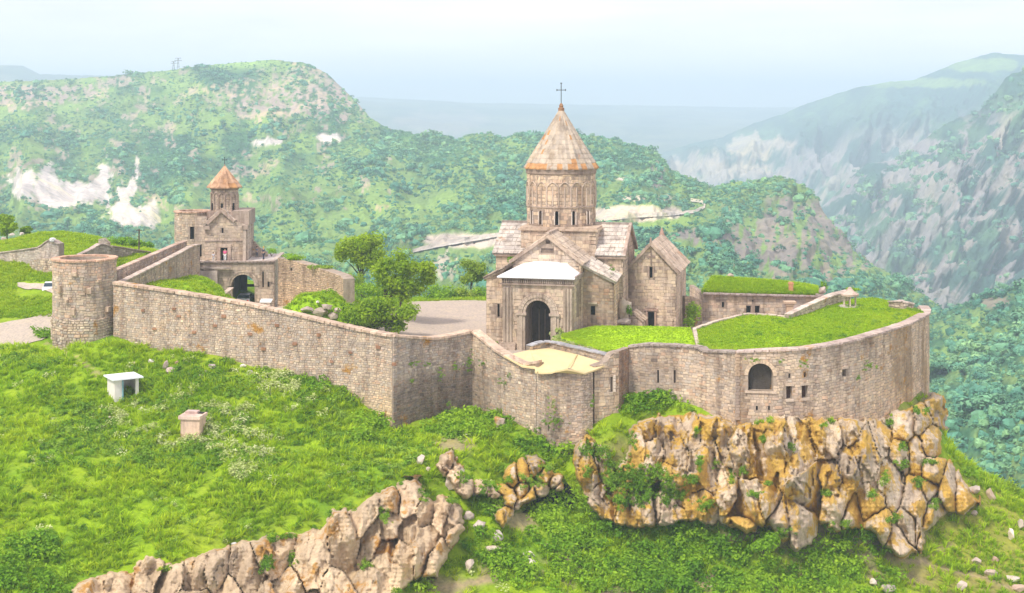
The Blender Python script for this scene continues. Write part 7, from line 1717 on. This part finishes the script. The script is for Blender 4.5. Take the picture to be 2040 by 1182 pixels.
pts, P, Q = samp(34000, -58, 10, 98, 145, lambda X, Y, P, Q: outside(P, Q, Y) * np.clip(ell(P, Q, 400, 850, 110, 70, 1, 30) + ell(P, Q, 490, 900, 70, 60, 1, 30) + ell(P, Q, 620, 775, 110, 35, 1, 30) + ell(P, Q, 250, 830, 80, 40, 1, 30) * .4 + .02, 0, 1) * smooth(.48, .62, fbm(X / 1.3, Y / 1.3, 3, 29)) * .8)
scatter('pale_flowering_weeds', pts, PP, R.uniform(.6, 1.5, len(pts)), label='pale creamy flowering weeds around the masonry block', seed=6)
def shrubreg(P, Q):
    return np.clip(ell(P, Q, 1330, 1062, 190, 24, .5, 14) * 1.3 + ell(P, Q, 1710, 1085, 100, 30, .6, 14) * 1.2 + ell(P, Q, 1250, 1110, 260, 80, .5, 30) + ell(P, Q, 1130, 1030, 80, 50, .5, 20) + ell(P, Q, 1500, 1120, 220, 50, .6, 30) + ell(P, Q, 1680, 1100, 70, 60, .6, 20) + ell(P, Q, 930, 850, 90, 30, .5, 20) + ell(P, Q, 1080, 900, 70, 30, .4, 20) + ell(P, Q, 1310, 812, 70, 26, .3, 20) * 1.2 + ell(P, Q, 1000, 1110, 80, 60, .8, 20) * .8
                   + ell(P, Q, 960, 1010, 50, 60, .8, 20) * .6 + ell(P, Q, 60, 1130, 90, 60, .6, 20) * .8 + ell(P, Q, 740, 830, 40, 50, .5, 10) * .8 + ell(P, Q, 1640, 1170, 300, 20, .8, 20) * .5 + ell(P, Q, 800, 1165, 60, 25, .8) * .6 + ell(P, Q, 100, 672, 26, 12, .4) * 1.2 + ell(P, Q, 650, 770, 60, 20, .5) * .8 + ell(P, Q, 1900, 955, 50, 14, .6), 0, 1)
pts, P, Q = samp(38000, -58, 66, 98, 158, lambda X, Y, P, Q: outside(P, Q, Y) * shrubreg(P, Q) * (.35 + .65 * smooth(.35, .6, fbm(X / 2.5, Y / 2.5, 3, 41))) * .55)
scatter('undergrowth', pts, PS, R.uniform(.5, 1.6, len(pts)), label='dense green shrubs and undergrowth below the orange cliff', seed=7)
# lawns: short bright grass
def on_sheet(S, n, jz=0):
    X, Y, Z = S; i = R.rand(n) * (X.shape[0] - 1.001); j = R.rand(n) * (X.shape[1] - 1.001); a = i.astype(int); b = j.astype(int); u = i - a; v = j - b
    L_ = lambda A: (A[a, b] * (1 - u) + A[a + 1, b] * u) * (1 - v) + (A[a, b + 1] * (1 - u) + A[a + 1, b + 1] * u) * v
    return np.stack([L_(X), L_(Y), L_(Z) + jz], -1)
p1 = on_sheet(lawn1, 5000); p2 = on_sheet(lawn2, 18000); p3 = on_sheet(turf, 9000); p4 = on_sheet(terr, 1500)
scatter('lawn_grass', np.vstack([p1, p2]), PLn, np.r_[R.uniform(.35, .6, len(p1)), R.uniform(.5, 1.3, len(p2))], label='short bright grass of the two lawns', seed=8)
scatter('turf_roof_grass', p3, PG, R.uniform(.4, 1.0, len(p3)), label='grass growing on the turf roof', seed=9)
scatter('terrace_weeds', p4, PW + PP, R.uniform(.15, .5, len(p4)), label='yellowish weeds on the dirt strip beside the small lawn', seed=19)
p2w = on_sheet(lawn2, 700); k = fbm(p2w[:, 0] / 2.5, p2w[:, 1] / 2.5, 3, 61) > .55
scatter('lawn_weeds', p2w[k], PW, R.uniform(.4, 1.0, k.sum()), label='darker weed patches in the large lawn', seed=20)
pts, P, Q = samp(60000, -44, 46, 140, 200, lambda X, Y, P, Q: inpoly(X, Y, INNER) * (1 - np.clip(smooth(-17.8, -15.6, X - .10 * (Y - 160)) * smooth(144, 147, Y) * (1 - smooth(189.5, 190.5, Y)) + (np.abs(X + 31) < 2.9) * (Y > 173) + (np.abs(Y - 176 + (X + 30) * .12) < 2.4) * (X > -30) * (X < -14), 0, 1)) * .8, hin)
scatter('inner_grass', pts, PLn, R.uniform(.8, 2.0, len(pts)), label='bright grass inside the walls near the ramp and mound', seed=10)
pts, P, Q = samp(3000, -44, 5, 150, 198, lambda X, Y, P, Q: inpoly(X, Y, INNER) * np.clip(ell(P, Q, 700, 590, 60, 30, .6) + ell(P, Q, 780, 600, 40, 20, .6) + ell(P, Q, 990, 680, 18, 16, .3) + ell(P, Q, 600, 575, 60, 10, .3) * .3, 0, 1) * (Y > 150) * .7, hin)
scatter('courtyard_weeds', pts, PW, R.uniform(.7, 1.5, len(pts)), label='weeds around the courtyard trees', seed=11)
# green tufts in the cliff joints and on ledges
cg = [(1250,960,40,40),(1225,920,24,34),(1195,900,30,20),(1290,985,30,24),(1350,985,24,18),(1170,900,16,14),(1215,960,16,26),(925,950,20,12),(965,965,14,8),(960,985,14,8),(1010,960,14,8),(560,1070,30,5),(700,1015,10,5),(790,965,12,5),(330,1135,14,6),(1480,838,16,4),(1390,820,20,5),(1655,838,10,4),(1740,985,12,8),(1306,949,30,26),(1330,975,20,20),(1275,960,22,30),(1395,925,9,18),(1458,955,6,16),(1425,925,8,10),(1386,862,7,14),(1522,872,6,14),(1576,890,8,8),(1530,838,14,6),(1590,825,10,5),(1512,840,14,8),(1498,985,16,7),(1530,965,6,6),(1800,925,18,8),(1764,952,8,12),(1798,890,10,10),(1828,965,12,12),(1855,922,18,6),(1782,1036,16,10),(1862,1003,10,14),(1680,1046,12,10),(1240,1000,24,18),(1210,860,20,16),(1235,890,14,28),(1260,880,8,20),(1380,960,14,14),(1650,985,10,8),(1330,1000,8,10),(1170,940,8,12),(1480,940,8,10),(1410,1010,14,16),(1560,1062,22,10),(1650,1060,14,16),(530,1125,14,16),(582,1120,7,16),(765,1030,16,10),(730,1128,10,8),(620,1052,26,4),(850,980,14,18),(1770,843,10,10),(1827,821,5,12),(1845,818,5,8),(1725,828,8,3),(1640,850,6,4),(900,1000,14,8),(540,1075,5,10),(655,1025,14,12),(800,1182,26,10),(1060,960,30,14),(1100,930,30,16),(1130,960,14,20)]
G_ = []
for a, b, c, d in cg:
    for k in range(int(6 + c * d / 9)):
        px, py = R.normal(a, c * .45), R.normal(b, d * .45)
        Y = face_depth(px, py)
        if Y is None: continue
        G_.append(W(px, py, Y - R.uniform(-.1, .35)))
scatter('cliff_plants', np.array(G_), PW + PG[:1], R.uniform(.4, 1.0, len(G_)), label='green plants rooted in the joints of the cliffs', seed=12, tilt=.4)
wv = []
for a, b, c, d, Y in [(878,745,6,16,138.2),(935,725,7,22,140.8),(960,725,6,7,139.6),(1003,765,9,8,136.8),(1014,752,5,5,136.2),(830,725,14,5,135.6),(850,728,14,4,137),(820,760,6,4,135.5),(1100,840,26,16,131),(1060,860,20,10,133),(1340,790,8,10,134.9),(1320,783,20,6,135.3),(1600,725,8,8,129.9),(1556,722,6,5,129.2),(1730,730,14,10,135.5),(1710,755,6,5,134.2),(1500,718,14,4,129.6),(1100,810,8,14,131),(893,805,5,5,138.6),(908,730,8,10,139.3),(1182,800,4,20,131.5),(1218,535,8,6,155),(1212,550,6,6,155)]:
    for k in range(int(4 + c * d / 9)): wv.append(W(R.normal(a, c * .5), R.normal(b, d * .5), Y - R.uniform(.05, .35)))
scatter('wall_plants', np.array(wv), PW, R.uniform(.18, .5, len(wv)), label='small plants clinging to the fortress walls', seed=13, tilt=.5)

# ------------------------------------------------------------------ people and cars
M_SKIN = plain_mat('skin', (.45, .28, .20), .6, .05, usecol=False)
def cloth(nm, c): return plain_mat(nm, c, .8, .08, 6, usecol=False)
def skin_part(name, verts, edges, radii, mat, parent, lv=1):
    me = bpy.data.meshes.new(name); org = origin(parent); me.from_pydata([tuple(Vector(v) - org) for v in verts], edges, []); me.materials.append(mat); o = link(name, me, parent)
    bm = bmesh.new(); bm.from_mesh(me); ly = bm.verts.layers.skin.verify(); bm.verts.ensure_lookup_table()
    for i, r_ in enumerate(radii): bm.verts[i][ly].radius = (r_, r_)
    bm.verts[0][ly].use_root = True; bm.to_mesh(me); bm.free()
    o.modifiers.new('skin', 'SKIN'); s = o.modifiers.new('sub', 'SUBSURF'); s.levels = lv; s.render_levels = lv; return o
def person(x, y, z, ang, h, label, shirt, trousers, hair, step=.1, arm=.0, hat=None):
    T = empty('person', (x, y, z), label, 'person', None); k = h / 1.75; c, s = math.cos(ang), math.sin(ang)
    def p(a, b, zz): return Vector((x + (a * c - b * s) * k, y + (a * s + b * c) * k, z + zz * k))
    V = [p(0, 0, .95), p(0, 0, 1.15), p(0, -.01, 1.40), p(0, 0, 1.50), p(0, -.02, 1.58), p(0, -.03, 1.66)]; E = [(0, 1), (1, 2), (2, 3), (3, 4), (4, 5)]; Rr = [.13, .125, .14, .055, .085, .09]
    for s_ in (-1, 1):
        b = len(V); V += [p(s_ * .18, 0, 1.38), p(s_ * .24, .02 - arm, 1.12), p(s_ * .22, -.12 - arm, .92), p(s_ * .20, -.16 - arm, .84)]; E += [(2, b), (b, b + 1), (b + 1, b + 2), (b + 2, b + 3)]; Rr += [.065, .048, .036, .04]
        b = len(V); V += [p(s_ * .10, 0, .86), p(s_ * .11, -step * s_ * .5, .48), p(s_ * .11, -step * s_, .08), p(s_ * .12, -step * s_ - .13, .03)]; E += [(0, b), (b, b + 1), (b + 1, b + 2), (b + 2, b + 3)]; Rr += [.09, .062, .045, .035]
    skin_part('body', V, E, [r_ * k for r_ in Rr], M_SKIN, T)
    V = [p(0, 0, .93), p(0, 0, 1.15), p(0, -.01, 1.40)]; E = [(0, 1), (1, 2)]; Rr = [.155, .15, .165]
    for s_ in (-1, 1): b = len(V); V += [p(s_ * .18, 0, 1.38), p(s_ * .24, .02 - arm, 1.12)]; E += [(2, b), (b, b + 1)]; Rr += [.08, .062]
    skin_part('shirt', V, E, [r_ * k for r_ in Rr], shirt, T)
    V = [p(0, 0, .92)]; E = []; Rr = [.16]
    for s_ in (-1, 1): b = len(V); V += [p(s_ * .10, 0, .84), p(s_ * .11, -step * s_ * .5, .48), p(s_ * .11, -step * s_, .12)]; E += [(0, b), (b, b + 1), (b + 1, b + 2)]; Rr += [.105, .08, .065]
    skin_part('trousers', V, E, [r_ * k for r_ in Rr], trousers, T)
    bm = bmesh.new(); bmesh.ops.create_icosphere(bm, subdivisions=2, radius=1); mb = MB(); hc = p(0, .012, 1.685)
    mb.add([hc + Vector((v.co.x * .098 * k, v.co.y * .105 * k, max(v.co.z, -.45) * .10 * k)) for v in bm.verts], [tuple(v.index for v in f.verts) for f in bm.faces]); bm.free(); mb.build('hair' if not hat else 'hat', hair if not hat else hat, T)
    return T
xg, yg = FK.xy(FK.u(447, 1.0), 1.0)
person(xg, yg + .4, zt1 + .06, 0, 1.68, 'person in a pink top and white trousers standing in front of the bell chapel doorway', cloth('pink_cloth', (.75, .10, .28)), cloth('white_cloth', (.75, .75, .75)), cloth('dark_hair', (.03, .02, .015)))
x, y = FK.xy(FK.u(425, .9), .9); person(x, y, zt1 + .06, .6, 1.25, 'small child in pale clothes standing left of the chapel doorway', cloth('pale_blue_cloth', (.62, .66, .74)), cloth('pale_cloth', (.6, .6, .62)), cloth('brown_hair', (.08, .05, .03)))
x, y = FK.xy(FK.u(525, 2.2), 2.2); person(x, y, zt1 + .06, -.8, 1.8, 'tall person in dark clothes with a yellow cap near the terrace edge', cloth('dark_cloth', (.03, .04, .06)), cloth('navy_cloth', (.03, .04, .07)), M_SKIN, .15, .1, cloth('yellow_cloth', (.75, .5, .05)))
x, y = FK.xy(FK.u(512, 5), 5); person(x, y, zt1 + .06, 1.2, 1.6, 'person in grey-blue clothes farther back beside the sloping stair wall', cloth('greyblue_cloth', (.12, .16, .22)), cloth('grey_cloth', (.12, .12, .14)), cloth('dark_hair', (.03, .02, .015)))
M_GLASS = plain_mat('car_glass', (.03, .05, .07), .08, .02)
M_TYRE = plain_mat('tyre', (.02, .02, .02), .9)
def car(x, y, z, ang, label, paint):
    T = empty('car', (x, y, z), label, 'car'); c, s = math.cos(ang), math.sin(ang)
    def q(a, b, h): return (x + a * c - b * s, y + a * s + b * c, z + h)
    prof = [(-2.15, .35), (-2.2, .7), (-2.05, .9), (-1.75, 1.0), (-1.35, 1.38), (-.3, 1.48), (.45, 1.42), (1.05, 1.0), (1.95, .85), (2.15, .65), (2.15, .35)]
    mb = MB(); w = .85; n = len(prof)
    def ww(h): return w if h < 1.02 else w - (h - 1.0) * .42
    A = [q(a, -ww(h), h) for a, h in prof]; B = [q(a, ww(h), h) for a, h in prof]
    mb.add(A + B, [tuple(range(n)), tuple(range(2 * n - 1, n - 1, -1))] + [(i, n + i, n + (i + 1) % n, (i + 1) % n) for i in range(n)]); mb.build('body', paint, T)
    for s_ in (-1, 1):
        mb = MB(); g = [(-1.25, 1.05), (-1.15, 1.32), (-.3, 1.41), (.38, 1.36), (.85, 1.04)]; mb.add([q(a, s_ * (ww(h) + .012), h) for a, h in g], [tuple(range(5))]); mb.build('side_window', M_GLASS, T)
        for a in (-1.35, 1.35):
            mb = MB(); mb.tube(q(a, s_ * .62, .32), q(a, s_ * .88, .32), .32, .32, 16); wh = mb.build('wheel', M_TYRE, T); mb = MB(); mb.tube(q(a, s_ * .86, .32), q(a, s_ * .89, .32), .18, .17, 12, (.6, .6, .62)); rim = mb.build('rim', M_WHITE, T); rim.parent = wh
        mb = MB(); mb.obox(q(2.1, s_ * .6, .68), (c, s, 0), (-s, c, 0), (0, 0, 1), .14, .3, .14); mb.build('headlight', M_WHITE, T)
        mb = MB(); mb.obox(q(-2.16, s_ * .62, .78), (c, s, 0), (-s, c, 0), (0, 0, 1), .1, .26, .16, (1, .1, .08)); mb.build('tail_light', M_WHITE, T)
    mb = MB(); mb.add([q(.52, -.68, 1.40), q(.52, .68, 1.40), q(1.03, .78, 1.03), q(1.03, -.78, 1.03)], [(0, 1, 2, 3)]); o = mb.build('windscreen', M_GLASS, T); 
    for v in o.data.vertices: v.co += Vector((c * .02, s * .02, .02))
    mb = MB(); mb.add([q(-1.38, -.68, 1.36), q(-1.38, .68, 1.36), q(-1.74, .78, 1.03), q(-1.74, -.78, 1.03)], [(3, 2, 1, 0)]); o = mb.build('rear_window', M_GLASS, T)
    for v in o.data.vertices: v.co += Vector((-c * .02, -s * .02, .02))
    return T
M_PAINTW = plain_mat('white_paint', (.8, .82, .84), .25, .02, 1)
yc3 = 170.5; car(wx(101, yc3), yc3, wz(586, yc3), math.radians(-75), 'white car parked on the track, half hidden behind the round tower', M_PAINTW)
x, y = FK.xy(FK.u(489, 4), 4); car(x, y, 0.0, math.radians(92), 'white car standing in the dark arched passage of the gatehouse', M_PAINTW)
